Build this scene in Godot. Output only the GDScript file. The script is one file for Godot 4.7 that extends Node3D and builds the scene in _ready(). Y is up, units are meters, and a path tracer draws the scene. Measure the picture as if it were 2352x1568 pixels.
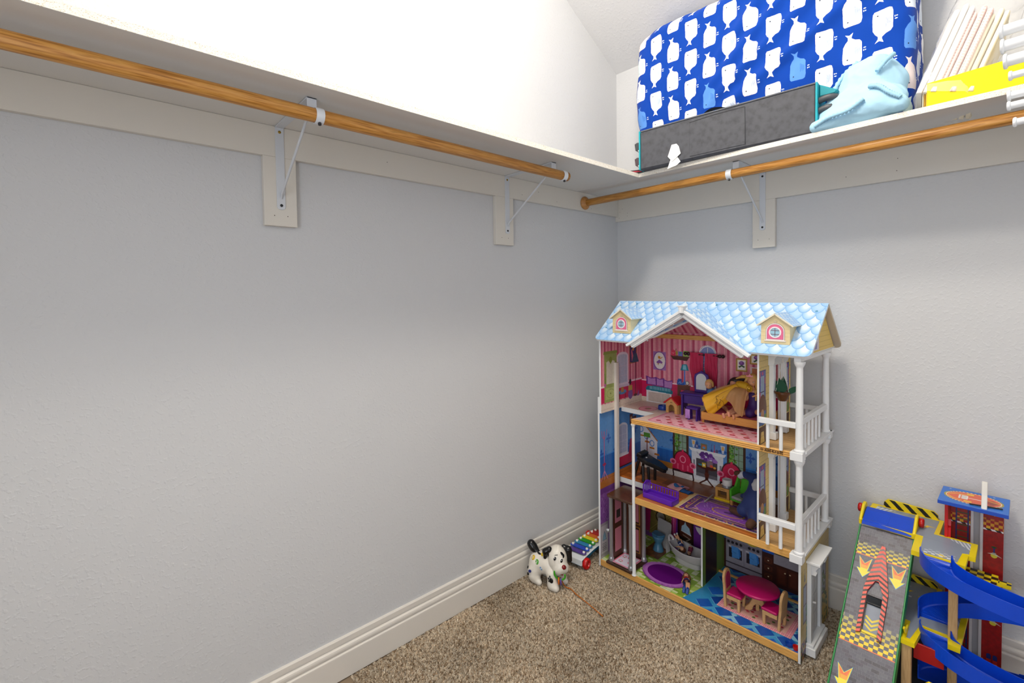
extends Node3D
# A walk-in closet corner: wrap-round shelves and rods, a doll mansion, a toy garage, a pull-along dog and a xylophone on carpet.

class MB:
	var v := PackedVector3Array()
	var n := PackedVector3Array()
	var t := PackedVector2Array()
	func tri(a: Vector3, b: Vector3, c: Vector3, ua := Vector2.ZERO, ub := Vector2.ZERO, uc := Vector2.ZERO, na = null, nb = null, nc = null):
		var f := (b - a).cross(c - a)
		if f.length_squared() < 1e-20:
			return
		f = f.normalized()
		v.append(a); v.append(c); v.append(b)
		n.append(f if na == null else na); n.append(f if nc == null else nc); n.append(f if nb == null else nb)
		t.append(ua); t.append(uc); t.append(ub)
	func quad(a: Vector3, b: Vector3, c: Vector3, d: Vector3, u = null):
		# corners counter-clockwise from outside; without uv: metres along the sides
		if u == null:
			var w := a.distance_to(b)
			var h := a.distance_to(d)
			u = [Vector2(0, h), Vector2(w, h), Vector2(w, 0), Vector2(0, 0)] if w >= h else [Vector2(0, 0), Vector2(0, w), Vector2(h, w), Vector2(h, 0)]
		tri(a, b, c, u[0], u[1], u[2])
		tri(a, c, d, u[0], u[2], u[3])
	func box(lo: Vector3, hi: Vector3, b := 0.0, tf := Transform3D()):
		var c := (lo + hi) * 0.5
		var h := (hi - lo) * 0.5
		b = minf(b, minf(h.x, minf(h.y, h.z)) * 0.9)
		for ax in 3:
			var p := (ax + 1) % 3
			var q := (ax + 2) % 3
			for s in [-1.0, 1.0]:
				var k := []
				for e in [[-1, -1], [1, -1], [1, 1], [-1, 1]]:
					var w := Vector3.ZERO
					w[ax] = s * h[ax]; w[p] = e[0] * (h[p] - b); w[q] = e[1] * (h[q] - b)
					k.append(tf * (c + w))
				if s > 0: quad(k[0], k[1], k[2], k[3])
				else: quad(k[3], k[2], k[1], k[0])
			if b > 0.0:
				for s in [[-1, -1], [1, -1], [1, 1], [-1, 1]]:
					var k := []
					for e in [[-1, 0], [1, 0], [1, 1], [-1, 1]]:
						var w := Vector3.ZERO
						w[ax] = e[0] * (h[ax] - b)
						w[p] = s[0] * (h[p] - (b if e[1] else 0.0)); w[q] = s[1] * (h[q] - (0.0 if e[1] else b))
						k.append(tf * (c + w))
					if s[0] * s[1] < 0: quad(k[0], k[1], k[2], k[3])
					else: quad(k[3], k[2], k[1], k[0])
		if b > 0.0:
			for sx in [-1, 1]:
				for sy in [-1, 1]:
					for sz in [-1, 1]:
						var s3 := Vector3(sx, sy, sz)
						var k := []
						for ax in 3:
							var w := h - Vector3(b, b, b)
							w[ax] = h[ax]
							k.append(tf * (c + w * s3))
						if sx * sy * sz > 0: tri(k[0], k[1], k[2])
						else: tri(k[2], k[1], k[0])
	static func frame(d: Vector3) -> Basis:
		var y := d.normalized()
		var x := y.cross(Vector3(0, 0, 1) if absf(y.z) < 0.9 else Vector3(1, 0, 0)).normalized()
		return Basis(x, y, x.cross(y))
	func lathe(prof: Array, seg := 20, tf := Transform3D(), a0 := 0.0, a1 := TAU):
		# prof: [radius, height] from the bottom to the top
		var cum := 0.0
		for i in prof.size() - 1:
			var p: Vector2 = Vector2(prof[i][0], prof[i][1])
			var q: Vector2 = Vector2(prof[i + 1][0], prof[i + 1][1])
			var e := (q - p)
			var l := e.length()
			if l < 1e-7: continue
			var nn := Vector2(e.y, -e.x) / l
			var n0 := nn
			var n1 := nn
			if i > 0:
				var m := (p - Vector2(prof[i - 1][0], prof[i - 1][1])).normalized()
				var mm := Vector2(m.y, -m.x)
				if mm.dot(nn) > 0.6: n0 = (mm + nn).normalized()
			if i < prof.size() - 2:
				var m := (Vector2(prof[i + 2][0], prof[i + 2][1]) - q).normalized()
				var mm := Vector2(m.y, -m.x)
				if mm.dot(nn) > 0.6: n1 = (mm + nn).normalized()
			for k in seg:
				var a := lerpf(a0, a1, float(k) / seg)
				var b := lerpf(a0, a1, float(k + 1) / seg)
				var ca := Vector3(cos(a), 0, -sin(a))
				var cb := Vector3(cos(b), 0, -sin(b))
				var A := tf * (ca * p.x + Vector3(0, p.y, 0))
				var B := tf * (cb * p.x + Vector3(0, p.y, 0))
				var C := tf * (cb * q.x + Vector3(0, q.y, 0))
				var D := tf * (ca * q.x + Vector3(0, q.y, 0))
				var nA := (tf.basis * (ca * n0.x + Vector3(0, n0.y, 0))).normalized()
				var nB := (tf.basis * (cb * n0.x + Vector3(0, n0.y, 0))).normalized()
				var nC := (tf.basis * (cb * n1.x + Vector3(0, n1.y, 0))).normalized()
				var nD := (tf.basis * (ca * n1.x + Vector3(0, n1.y, 0))).normalized()
				var r := maxf(p.x, q.x)
				tri(A, B, C, Vector2(cum, a * r), Vector2(cum, b * r), Vector2(cum + l, b * r), nA, nB, nC)
				tri(A, C, D, Vector2(cum, a * r), Vector2(cum + l, b * r), Vector2(cum + l, a * r), nA, nC, nD)
			cum += l
	func cyl(a: Vector3, b: Vector3, r0: float, r1 := -1.0, seg := 16, bev := 0.0):
		if r1 < 0: r1 = r0
		var l := a.distance_to(b)
		var pr := [[0.0, 0.0], [r0 - bev, 0.0], [r0, bev], [r1, l - bev], [r1 - bev, l], [0.0, l]]
		if bev == 0.0: pr = [[0.0, 0.0], [r0, 0.0], [r1, l], [0.0, l]]
		lathe(pr, seg, Transform3D(frame(b - a), a))
	func ellip(c: Vector3, r: Vector3, bs := Basis(), seg := 20):
		var rows := seg / 2
		grid(seg, rows, func(i, j):
			var a: float = TAU * i / seg
			var e: float = PI * j / rows - PI / 2
			return c + bs * Vector3(cos(a) * cos(e) * r.x, sin(e) * r.y, -sin(a) * cos(e) * r.z))
	func grid(nu: int, nv: int, f: Callable, uvs := Vector2.ONE):
		var p := []
		for j in nv + 1:
			for i in nu + 1:
				p.append(f.call(i, j))
		var cu: bool = p[0].distance_to(p[nu]) < 1e-6 and p[(nv / 2) * (nu + 1)].distance_to(p[(nv / 2) * (nu + 1) + nu]) < 1e-6
		var nr := []
		for j in nv + 1:
			for i in nu + 1:
				var ia := i - 1 if i > 0 else (nu - 1 if cu else 0)
				var ib := i + 1 if i < nu else (1 if cu else nu)
				var ja := maxi(j - 1, 0)
				var jb := mini(j + 1, nv)
				var w: Vector3 = (p[j * (nu + 1) + ib] - p[j * (nu + 1) + ia])
				var h: Vector3 = (p[jb * (nu + 1) + i] - p[ja * (nu + 1) + i])
				if w.length() < 1e-7:
					var j2 := clampi(j, 1, nv - 1)
					w = p[j2 * (nu + 1) + ib] - p[j2 * (nu + 1) + ia]
				nr.append(w.cross(h).normalized())
		for j in nv:
			for i in nu:
				var a := j * (nu + 1) + i
				var b := a + 1
				var c := b + nu + 1
				var d := c - 1
				var ua := Vector2(float(i) / nu, 1.0 - float(j) / nv) * uvs
				var uc := Vector2(float(i + 1) / nu, 1.0 - float(j + 1) / nv) * uvs
				tri(p[a], p[b], p[c], ua, Vector2(uc.x, ua.y), uc, nr[a], nr[b], nr[c])
				tri(p[a], p[c], p[d], ua, uc, Vector2(ua.x, uc.y), nr[a], nr[c], nr[d])
	func tube(pts: Array, r, seg := 8, caps := true):
		var fr: Array[Basis] = []
		for i in pts.size():
			var d: Vector3 = (pts[mini(i + 1, pts.size() - 1)] - pts[maxi(i - 1, 0)]).normalized()
			if i == 0: fr.append(frame(d))
			else:
				var x: Vector3 = fr[i - 1].x
				x = (x - d * x.dot(d)).normalized()
				fr.append(Basis(x, d, x.cross(d)))
		var rr := func(i): return r[i] if r is Array else r
		var l := 0.0
		for i in pts.size() - 1:
			var l2: float = l + pts[i].distance_to(pts[i + 1])
			for k in seg:
				var P := []
				var N := []
				var U := []
				for e in [[i, k], [i, k + 1], [i + 1, k + 1], [i + 1, k]]:
					var a: float = TAU * e[1] / seg
					var d: Vector3 = fr[e[0]].x * cos(a) - fr[e[0]].z * sin(a)
					P.append(pts[e[0]] + d * rr.call(e[0])); N.append(d); U.append(Vector2(l if e[0] == i else l2, a * rr.call(i)))
				tri(P[0], P[1], P[2], U[0], U[1], U[2], N[0], N[1], N[2])
				tri(P[0], P[2], P[3], U[0], U[2], U[3], N[0], N[2], N[3])
			l = l2
		if caps:
			for e in [0, pts.size() - 1]:
				for k in seg:
					var a := TAU * k / seg
					var b := TAU * (k + 1) / seg
					var A: Vector3 = pts[e] + (fr[e].x * cos(a) - fr[e].z * sin(a)) * rr.call(e)
					var B: Vector3 = pts[e] + (fr[e].x * cos(b) - fr[e].z * sin(b)) * rr.call(e)
					if e == 0: tri(pts[e], B, A)
					else: tri(pts[e], A, B)
	func prism(poly: PackedVector2Array, tf: Transform3D, d: float, uvb := Rect2(), bev := 0.0):
		# polygon in x, y of tf, from z = 0 to z = d; uvb maps the polygon's box to 0..1
		var pl := poly
		if Geometry2D.is_polygon_clockwise(pl) == false:
			pl = poly.duplicate(); pl.reverse()
		pl = pl.duplicate(); pl.reverse()   # counter-clockwise with y up
		if signed(pl) < 0: pl.reverse()
		var inn := pl
		if bev > 0.0:
			var o := Geometry2D.offset_polygon(pl, -bev, Geometry2D.JOIN_MITER)
			if o.size() == 1 and o[0].size() == pl.size(): inn = match_start(pl, o[0])
			else: bev = 0.0
		var ix := Geometry2D.triangulate_polygon(inn)
		var uv := func(p: Vector2): return p if uvb.size == Vector2.ZERO else Vector2((p.x - uvb.position.x) / uvb.size.x, 1.0 - (p.y - uvb.position.y) / uvb.size.y)
		for i in range(0, ix.size(), 3):
			var a := inn[ix[i]]
			var b := inn[ix[i + 1]]
			var c := inn[ix[i + 2]]
			if (b - a).cross(c - a) < 0:
				var k := b; b = c; c = k
			tri(tf * Vector3(a.x, a.y, d), tf * Vector3(b.x, b.y, d), tf * Vector3(c.x, c.y, d), uv.call(a), uv.call(b), uv.call(c))
			tri(tf * Vector3(a.x, a.y, 0), tf * Vector3(c.x, c.y, 0), tf * Vector3(b.x, b.y, 0), uv.call(a), uv.call(c), uv.call(b))
		for i in pl.size():
			var a := pl[i]
			var b := pl[(i + 1) % pl.size()]
			var rings := [[pl, bev], [pl, d - bev]]
			if bev > 0.0: rings = [[inn, 0.0], [pl, bev], [pl, d - bev], [inn, d]]
			for k in rings.size() - 1:
				var a0: Vector2 = rings[k][0][i]
				var b0: Vector2 = rings[k][0][(i + 1) % pl.size()]
				var a1: Vector2 = rings[k + 1][0][i]
				var b1: Vector2 = rings[k + 1][0][(i + 1) % pl.size()]
				var z0: float = rings[k][1]
				var z1: float = rings[k + 1][1]
				quad(tf * Vector3(a0.x, a0.y, z0), tf * Vector3(b0.x, b0.y, z0), tf * Vector3(b1.x, b1.y, z1), tf * Vector3(a1.x, a1.y, z1),
					null if uvb.size == Vector2.ZERO else [uv.call(a), uv.call(b), uv.call(b), uv.call(a)])
	static func signed(p: PackedVector2Array) -> float:
		var s := 0.0
		for i in p.size(): s += p[i].cross(p[(i + 1) % p.size()])
		return s
	static func match_start(p: PackedVector2Array, q: PackedVector2Array) -> PackedVector2Array:
		if signed(q) * signed(p) < 0: q.reverse()
		var best := 0
		for i in q.size():
			if q[i].distance_to(p[0]) < q[best].distance_to(p[0]): best = i
		var o := PackedVector2Array()
		for i in q.size(): o.append(q[(best + i) % q.size()])
		return o
	func nets(lo: Vector3, hi: Vector3, cell: float, f: Callable, tf := Transform3D()):
		# surface nets of f < 0
		var nx := int(ceil((hi.x - lo.x) / cell)) + 1
		var ny := int(ceil((hi.y - lo.y) / cell)) + 1
		var nz := int(ceil((hi.z - lo.z) / cell)) + 1
		var g := PackedFloat32Array(); g.resize(nx * ny * nz)
		for k in nz:
			for j in ny:
				for i in nx:
					g[(k * ny + j) * nx + i] = f.call(lo + Vector3(i, j, k) * cell)
		var id := {}
		var pos := PackedVector3Array()
		var nor := PackedVector3Array()
		for k in nz - 1:
			for j in ny - 1:
				for i in nx - 1:
					var o := (k * ny + j) * nx + i
					var c := [g[o], g[o + 1], g[o + nx], g[o + nx + 1], g[o + nx * ny], g[o + nx * ny + 1], g[o + nx * ny + nx], g[o + nx * ny + nx + 1]]
					var neg := 0
					for q in 8:
						if c[q] < 0: neg += 1
					if neg == 0 or neg == 8: continue
					var s := Vector3.ZERO
					var m := 0
					for e in [[0, 1], [2, 3], [4, 5], [6, 7], [0, 2], [1, 3], [4, 6], [5, 7], [0, 4], [1, 5], [2, 6], [3, 7]]:
						var a: float = c[e[0]]
						var b: float = c[e[1]]
						if (a < 0) == (b < 0): continue
						var w := a / (a - b)
						var pa := Vector3(e[0] & 1, (e[0] >> 1) & 1, e[0] >> 2)
						var pb := Vector3(e[1] & 1, (e[1] >> 1) & 1, e[1] >> 2)
						s += pa.lerp(pb, w); m += 1
					s /= m
					id[o] = pos.size()
					pos.append(tf * (lo + (Vector3(i, j, k) + s) * cell))
					var gr := Vector3(
						lerpf(lerpf(c[1] - c[0], c[3] - c[2], s.y), lerpf(c[5] - c[4], c[7] - c[6], s.y), s.z),
						lerpf(lerpf(c[2] - c[0], c[3] - c[1], s.x), lerpf(c[6] - c[4], c[7] - c[5], s.x), s.z),
						lerpf(lerpf(c[4] - c[0], c[5] - c[1], s.x), lerpf(c[6] - c[2], c[7] - c[3], s.x), s.y))
					nor.append((tf.basis * gr).normalized())
		var st := [1, nx, nx * ny]
		for o in id:
			for ax in 3:
				var p: int = st[(ax + 1) % 3]
				var q: int = st[(ax + 2) % 3]
				if not (id.has(o - p) and id.has(o - q) and id.has(o - p - q)): continue
				var a := g[o]
				var b := g[o + st[ax]]
				if (a < 0) == (b < 0): continue
				var A: int = id[o]
				var B: int = id[o - p]
				var C: int = id[o - p - q]
				var D: int = id[o - q]
				if a >= 0:
					var w := B; B = D; D = w
				tri(pos[A], pos[B], pos[C], Vector2(pos[A].x, pos[A].y), Vector2(pos[B].x, pos[B].y), Vector2(pos[C].x, pos[C].y), nor[A], nor[B], nor[C])
				tri(pos[A], pos[C], pos[D], Vector2(pos[A].x, pos[A].y), Vector2(pos[C].x, pos[C].y), Vector2(pos[D].x, pos[D].y), nor[A], nor[C], nor[D])

static func cap(p: Vector3, a: Vector3, b: Vector3, ra: float, rb: float) -> float:
	var ab := b - a
	var h := clampf((p - a).dot(ab) / maxf(ab.length_squared(), 1e-12), 0.0, 1.0)
	return p.distance_to(a + ab * h) - lerpf(ra, rb, h)
static func elp(p: Vector3, c: Vector3, r: Vector3) -> float:
	var q := (p - c) / r
	return (q.length() - 1.0) * minf(r.x, minf(r.y, r.z))
static func smin(a: float, b: float, k: float) -> float:
	var h := maxf(k - absf(a - b), 0.0) / k
	return minf(a, b) - h * h * k * 0.25

class Cv:
	# a drawing surface in metres: x0..x1 to the right, y0..y1 upwards
	var im: Image
	var x0: float; var x1: float; var y0: float; var y1: float; var k: float; var fx: bool; var fy: bool
	var rng := RandomNumberGenerator.new()
	func _init(a: float, b: float, c: float, d: float, ppm: float, bg: String, flipx := false, flipy := false):
		x0 = a; x1 = b; y0 = c; y1 = d; k = ppm; fx = flipx; fy = flipy; rng.seed = 7
		im = Image.create(maxi(4, int((b - a) * ppm)), maxi(4, int((d - c) * ppm)), false, Image.FORMAT_RGB8)
		im.fill(Color(bg))
	func P(x: float, y: float) -> Vector2:
		return Vector2(((x1 - x) if fx else (x - x0)) * k, ((y - y0) if fy else (y1 - y)) * k)
	func rect(xa: float, ya: float, xb: float, yb: float, c):
		var p := P(xa, ya)
		var q := P(xb, yb)
		var r := Rect2i(Vector2i(p.min(q).round()), Vector2i((p.max(q).round() - p.min(q).round()).max(Vector2.ONE)))
		im.fill_rect(r.intersection(Rect2i(0, 0, im.get_width(), im.get_height())), c if c is Color else Color(c))
	func ppoly(pp: PackedVector2Array, c):
		var col: Color = c if c is Color else Color(c)
		var lo := 1e9
		var hi := -1e9
		for p in pp:
			lo = minf(lo, p.y); hi = maxf(hi, p.y)
		for y in range(maxi(0, int(floor(lo))), mini(im.get_height() - 1, int(ceil(hi))) + 1):
			var xs := []
			for i in pp.size():
				var a := pp[i]
				var b := pp[(i + 1) % pp.size()]
				if (a.y <= y + 0.5) != (b.y <= y + 0.5): xs.append(a.x + (y + 0.5 - a.y) / (b.y - a.y) * (b.x - a.x))
			xs.sort()
			for i in range(0, xs.size() - 1, 2):
				var xa := clampi(int(round(xs[i])), 0, im.get_width())
				var xb := clampi(int(round(xs[i + 1])), 0, im.get_width())
				if xb > xa: im.fill_rect(Rect2i(xa, y, xb - xa, 1), col)
	func poly(a: Array, c):
		var pp := PackedVector2Array()
		for i in range(0, a.size(), 2): pp.append(P(a[i], a[i + 1]))
		ppoly(pp, c)
	func ell(x: float, y: float, rx: float, ry: float, c, a0 := 0.0, a1 := TAU):
		var pp := PackedVector2Array()
		var m := 28
		for i in m + (0 if a1 - a0 > 6.28 else 1): pp.append(P(x + rx * cos(lerpf(a0, a1, float(i) / m)), y + ry * sin(lerpf(a0, a1, float(i) / m))))
		ppoly(pp, c)
	func line(a: Array, w: float, c):
		for i in range(0, a.size() - 2, 2):
			var p := P(a[i], a[i + 1])
			var q := P(a[i + 2], a[i + 3])
			var d := (q - p).normalized() * maxf(w * k, 1.0) * 0.5
			var m := Vector2(-d.y, d.x)
			ppoly(PackedVector2Array([p + m - d * 0.5, q + m + d * 0.5, q - m + d * 0.5, p - m - d * 0.5]), c)
	func ring(x: float, y: float, rx: float, ry: float, w: float, c, a0 := 0.0, a1 := TAU):
		var a := []
		for i in 25:
			var e := lerpf(a0, a1, i / 24.0)
			a.append_array([x + rx * cos(e), y + ry * sin(e)])
		line(a, w, c)
	func win(x: float, y: float, w: float, h: float, fr, gl, bars, nx := 2, ny := 4, arch := 0.0, b := 0.006):
		# a window drawn on the wall: frame, panes and glazing bars
		if arch > 0.0: ell(x + w / 2, y + h, w / 2, arch, fr, 0, PI)
		rect(x, y, x + w, y + h, fr)
		if arch > 0.0: ell(x + w / 2, y + h, w / 2 - b, arch - b, gl, 0, PI)
		rect(x + b, y + b, x + w - b, y + h, gl)
		for i in range(1, nx): rect(x + w * i / nx - 0.0008, y + b, x + w * i / nx + 0.0008, y + h + arch * 0.7, bars)
		for i in range(1, ny): rect(x + b, y + h * i / ny - 0.0008, x + w - b, y + h * i / ny + 0.0008, bars)
	func grain(amount: float, sd: int, sx := 2, sy := 2):
		# blotches of slightly lighter and darker tone
		var nz := FastNoiseLite.new(); nz.seed = sd; nz.frequency = 0.05; nz.fractal_octaves = 4
		for y in range(0, im.get_height(), sy):
			for x in range(0, im.get_width(), sx):
				var c := im.get_pixel(x, y)
				var e := 1.0 + nz.get_noise_2d(x, y) * amount
				im.fill_rect(Rect2i(x, y, sx, sy), Color(c.r * e, c.g * e, c.b * e))
	func tex() -> ImageTexture:
		im.generate_mipmaps()
		return ImageTexture.create_from_image(im)

var mats := {}
func M(hex: String, rough := 0.55, metal := 0.0, spec := 0.5) -> StandardMaterial3D:
	var key := "%s_%s_%s_%s" % [hex, rough, metal, spec]
	if not mats.has(key):
		var m := StandardMaterial3D.new()
		m.albedo_color = Color(hex); m.roughness = rough; m.metallic = metal; m.metallic_specular = spec
		mats[key] = m
	return mats[key]
func MT(tx: Texture2D, rough := 0.5, spec := 0.5) -> StandardMaterial3D:
	var m := StandardMaterial3D.new()
	m.albedo_texture = tx; m.roughness = rough; m.metallic_specular = spec
	return m
func noise_tex(size: int, freq: float, ramp: Array, sd := 1, oct := 4, normal := false, bump := 4.0, kind := FastNoiseLite.TYPE_SIMPLEX_SMOOTH) -> NoiseTexture2D:
	var nz := FastNoiseLite.new(); nz.seed = sd; nz.frequency = freq; nz.fractal_octaves = oct; nz.noise_type = kind
	var x := NoiseTexture2D.new()
	x.width = size; x.height = size; x.seamless = true; x.noise = nz; x.as_normal_map = normal; x.bump_strength = bump
	if ramp.size():
		var g := Gradient.new()
		var off := PackedFloat32Array()
		var cs := PackedColorArray()
		for r in ramp:
			off.append(r[0]); cs.append(Color(r[1]))
		g.offsets = off; g.colors = cs
		x.color_ramp = g
	return x
func wood(ramp: Array, rough := 0.45, sx := 1.2, sy := 28.0, sd := 3) -> StandardMaterial3D:
	var m := StandardMaterial3D.new()
	m.albedo_texture = noise_tex(512, 0.008, ramp, sd, 4); m.uv1_scale = Vector3(sx, sy, 1); m.roughness = rough
	return m

var used := {}
func numbered(nm: String) -> String:
	used[nm] = used.get(nm, -1) + 1
	return nm if used[nm] == 0 else "%s_%03d" % [nm, used[nm]]
func tag(o: Node3D, label := "", category := "", group := "", kind := "") -> Node3D:
	if label: o.set_meta("label", label)
	if category: o.set_meta("category", category)
	if group: o.set_meta("group", group)
	if kind: o.set_meta("kind", kind)
	return o
func obj(nm: String, mb, mat, parent: Node = null) -> MeshInstance3D:
	var o := MeshInstance3D.new()
	o.mesh = mesh_of(mb, mat) if not mb is Mesh else mb
	if mb is Mesh: o.material_override = mat
	put(nm, o, parent)
	return o
func put(nm: String, o: Node3D, parent: Node = null):
	if parent == null:
		o.name = numbered(nm); add_child(o)
	else:
		var i := 0
		var s := nm
		while parent.has_node(NodePath(s)):
			i += 1; s = "%s_%03d" % [nm, i]
		o.name = s; parent.add_child(o)
func mesh_of(mb, mat) -> ArrayMesh:
	var am := ArrayMesh.new()
	var list: Array = mb if mb is Array else [mb]
	var ml: Array = mat if mat is Array else [mat]
	for i in list.size():
		var b: MB = list[i]
		if b.v.size() == 0: continue
		var a := []
		a.resize(Mesh.ARRAY_MAX)
		a[Mesh.ARRAY_VERTEX] = b.v; a[Mesh.ARRAY_NORMAL] = b.n; a[Mesh.ARRAY_TEX_UV] = b.t
		am.add_surface_from_arrays(Mesh.PRIMITIVE_TRIANGLES, a)
		am.surface_set_material(am.get_surface_count() - 1, ml[mini(i, ml.size() - 1)])
	return am
func thing(nm: String, label: String, category: String, tf := Transform3D(), group := "") -> Node3D:
	var o := Node3D.new()
	put(nm, o); o.transform = tf
	return tag(o, label, category, group)
func struct(nm: String, mb, mat) -> MeshInstance3D:
	var o := obj(nm, mb, mat)
	o.set_meta("kind", "structure")
	return o
func V(x: float, y: float, z: float) -> Vector3: return Vector3(x, y, z)
func pv(a: Array) -> PackedVector2Array:
	var p := PackedVector2Array()
	for i in range(0, a.size(), 2): p.append(Vector2(a[i], a[i + 1]))
	return p
func bx(nm: String, lo: Vector3, hi: Vector3, mat, parent: Node, b := 0.0008) -> MeshInstance3D:
	var m := MB.new(); m.box(lo, hi, b)
	return obj(nm, m, mat, parent)
func panel(nm: String, lo: Vector3, hi: Vector3, edge, faces: Dictionary, parent: Node) -> MeshInstance3D:
	# a board with printed faces; faces: "+x" etc. -> material, each print filling its face
	var m := MB.new(); m.box(lo, hi, 0.0005)
	var list := [m]
	var ml := [edge]
	for f in faces:
		var q := MB.new()
		var e := 0.0003
		var c := 0.0005
		var u := [Vector2(0, 1), Vector2(1, 1), Vector2(1, 0), Vector2(0, 0)]
		match f:
			"+x": q.quad(V(hi.x + e, lo.y + c, hi.z - c), V(hi.x + e, lo.y + c, lo.z + c), V(hi.x + e, hi.y - c, lo.z + c), V(hi.x + e, hi.y - c, hi.z - c), u)
			"-x": q.quad(V(lo.x - e, lo.y + c, lo.z + c), V(lo.x - e, lo.y + c, hi.z - c), V(lo.x - e, hi.y - c, hi.z - c), V(lo.x - e, hi.y - c, lo.z + c), u)
			"+z": q.quad(V(lo.x + c, lo.y + c, hi.z + e), V(hi.x - c, lo.y + c, hi.z + e), V(hi.x - c, hi.y - c, hi.z + e), V(lo.x + c, hi.y - c, hi.z + e), u)
			"+y": q.quad(V(lo.x + c, hi.y + e, hi.z - c), V(hi.x - c, hi.y + e, hi.z - c), V(hi.x - c, hi.y + e, lo.z + c), V(lo.x + c, hi.y + e, lo.z + c), u)
		list.append(q); ml.append(faces[f])
	return obj(nm, list, ml, parent)
func letters(nm: String, s: String, h: float, depth: float, tf: Transform3D, mat, parent: Node, font := "Droid Sans", weight := 700) -> MeshInstance3D:
	var tm := TextMesh.new()
	var f := SystemFont.new(); f.font_names = PackedStringArray([font]); f.font_weight = weight
	tm.font = f; tm.text = s; tm.font_size = 64; tm.pixel_size = h / 46.0; tm.depth = depth
	var o := MeshInstance3D.new()
	o.mesh = tm; o.material_override = mat
	put(nm, o, parent)
	o.transform = tf
	return o
static func rot(axis: Vector3, deg: float) -> Basis: return Basis(axis.normalized(), deg_to_rad(deg))
func smooth(pts: Array, sub := 8) -> Array:
	var o := []
	for i in pts.size() - 1:
		var a: Vector3 = pts[maxi(i - 1, 0)]
		var d: Vector3 = pts[mini(i + 2, pts.size() - 1)]
		for k in sub: o.append(pts[i].cubic_interpolate(pts[i + 1], a, d, float(k) / sub))
	o.append(pts[-1])
	return o

func _ready():
	# camera: fitted to the photograph (focal length 1077.3 px of 2352, principal point 1181.7, 714.0)
	var cam = Camera3D.new(); cam.name = "camera"
	cam.position = V(1.4926, 1.2294, 2.1197)
	cam.rotation_order = EULER_ORDER_YXZ
	cam.rotation = V(-0.0314, 0.8309, -0.0141)
	cam.near = 0.05; cam.far = 60.0
	cam.set_frustum(2.0 * 0.05 * 784.0 / 1077.3, Vector2(-5.7, -70.0) * 0.05 / 1077.3, 0.05, 60.0)
	add_child(cam)
	cam.current = true
	var we = WorldEnvironment.new(); we.name = "environment"
	var env = Environment.new()
	env.background_mode = Environment.BG_COLOR; env.background_color = Color(0.75, 0.8, 0.86)
	env.tonemap_mode = Environment.TONE_MAPPER_LINEAR
	env.tonemap_exposure = 1.1
	env.sdfgi_enabled = true; env.ssao_enabled = true; env.ssil_enabled = true
	we.environment = env
	add_child(we)
	lamps()
	room()
	shelving()
	shelf_contents()
	doll_mansion()
	furnish_top()
	furnish_middle()
	furnish_ground()
	toy_garage()
	floor_toys()
	carpet()

func lamp_light(at: Vector3, energy: float, size: float, col: Color):
	var l = OmniLight3D.new(); l.name = numbered("ceiling_bulb_light")
	l.position = at; l.light_energy = energy; l.light_size = size; l.light_color = col
	l.omni_range = 12.0; l.omni_attenuation = 2.0; l.shadow_enabled = true
	add_child(l)

func lamps():
	for e in [[V(0.98, 2.95, 1.22), 1.0, "round white ceiling light nearer the back wall"], [V(0.86, 2.95, 1.72), 1.0, "round white ceiling light nearer the door"]]:
		var t = thing("ceiling_light", e[2], "lamp", Transform3D(Basis(), e[0]), "ceiling lights")
		var glow = StandardMaterial3D.new()
		glow.albedo_color = Color("fff8ec"); glow.emission_enabled = true; glow.emission = Color("fff3e2"); glow.emission_energy_multiplier = 2.0
		var d = MB.new(); d.lathe([[0.0, -0.055], [0.05, -0.052], [0.1, -0.036], [0.13, -0.01], [0.135, 0.02]], 28)
		obj("shade", d, glow, t)
		var r = MB.new(); r.lathe([[0.135, 0.0], [0.15, 0.0], [0.15, 0.03], [0.08, 0.035], [0.08, 0.137], [0.0, 0.137]], 28)
		obj("base", r, M("e8e8e6", 0.4), t)
		lamp_light(e[0] + V(0, -0.12, 0), 1.0 * e[1], 0.11, Color(1.0, 0.965, 0.91))

	# daylight of the next room through the open doorway behind the camera
	var al = AreaLight3D.new(); al.name = "doorway_light"
	al.position = V(1.625, 1.03, 3.06); al.area_size = Vector2(0.82, 2.0)
	al.light_energy = 1.6; al.light_color = Color(0.94, 0.965, 1.0); al.shadow_enabled = true
	add_child(al)

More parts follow.
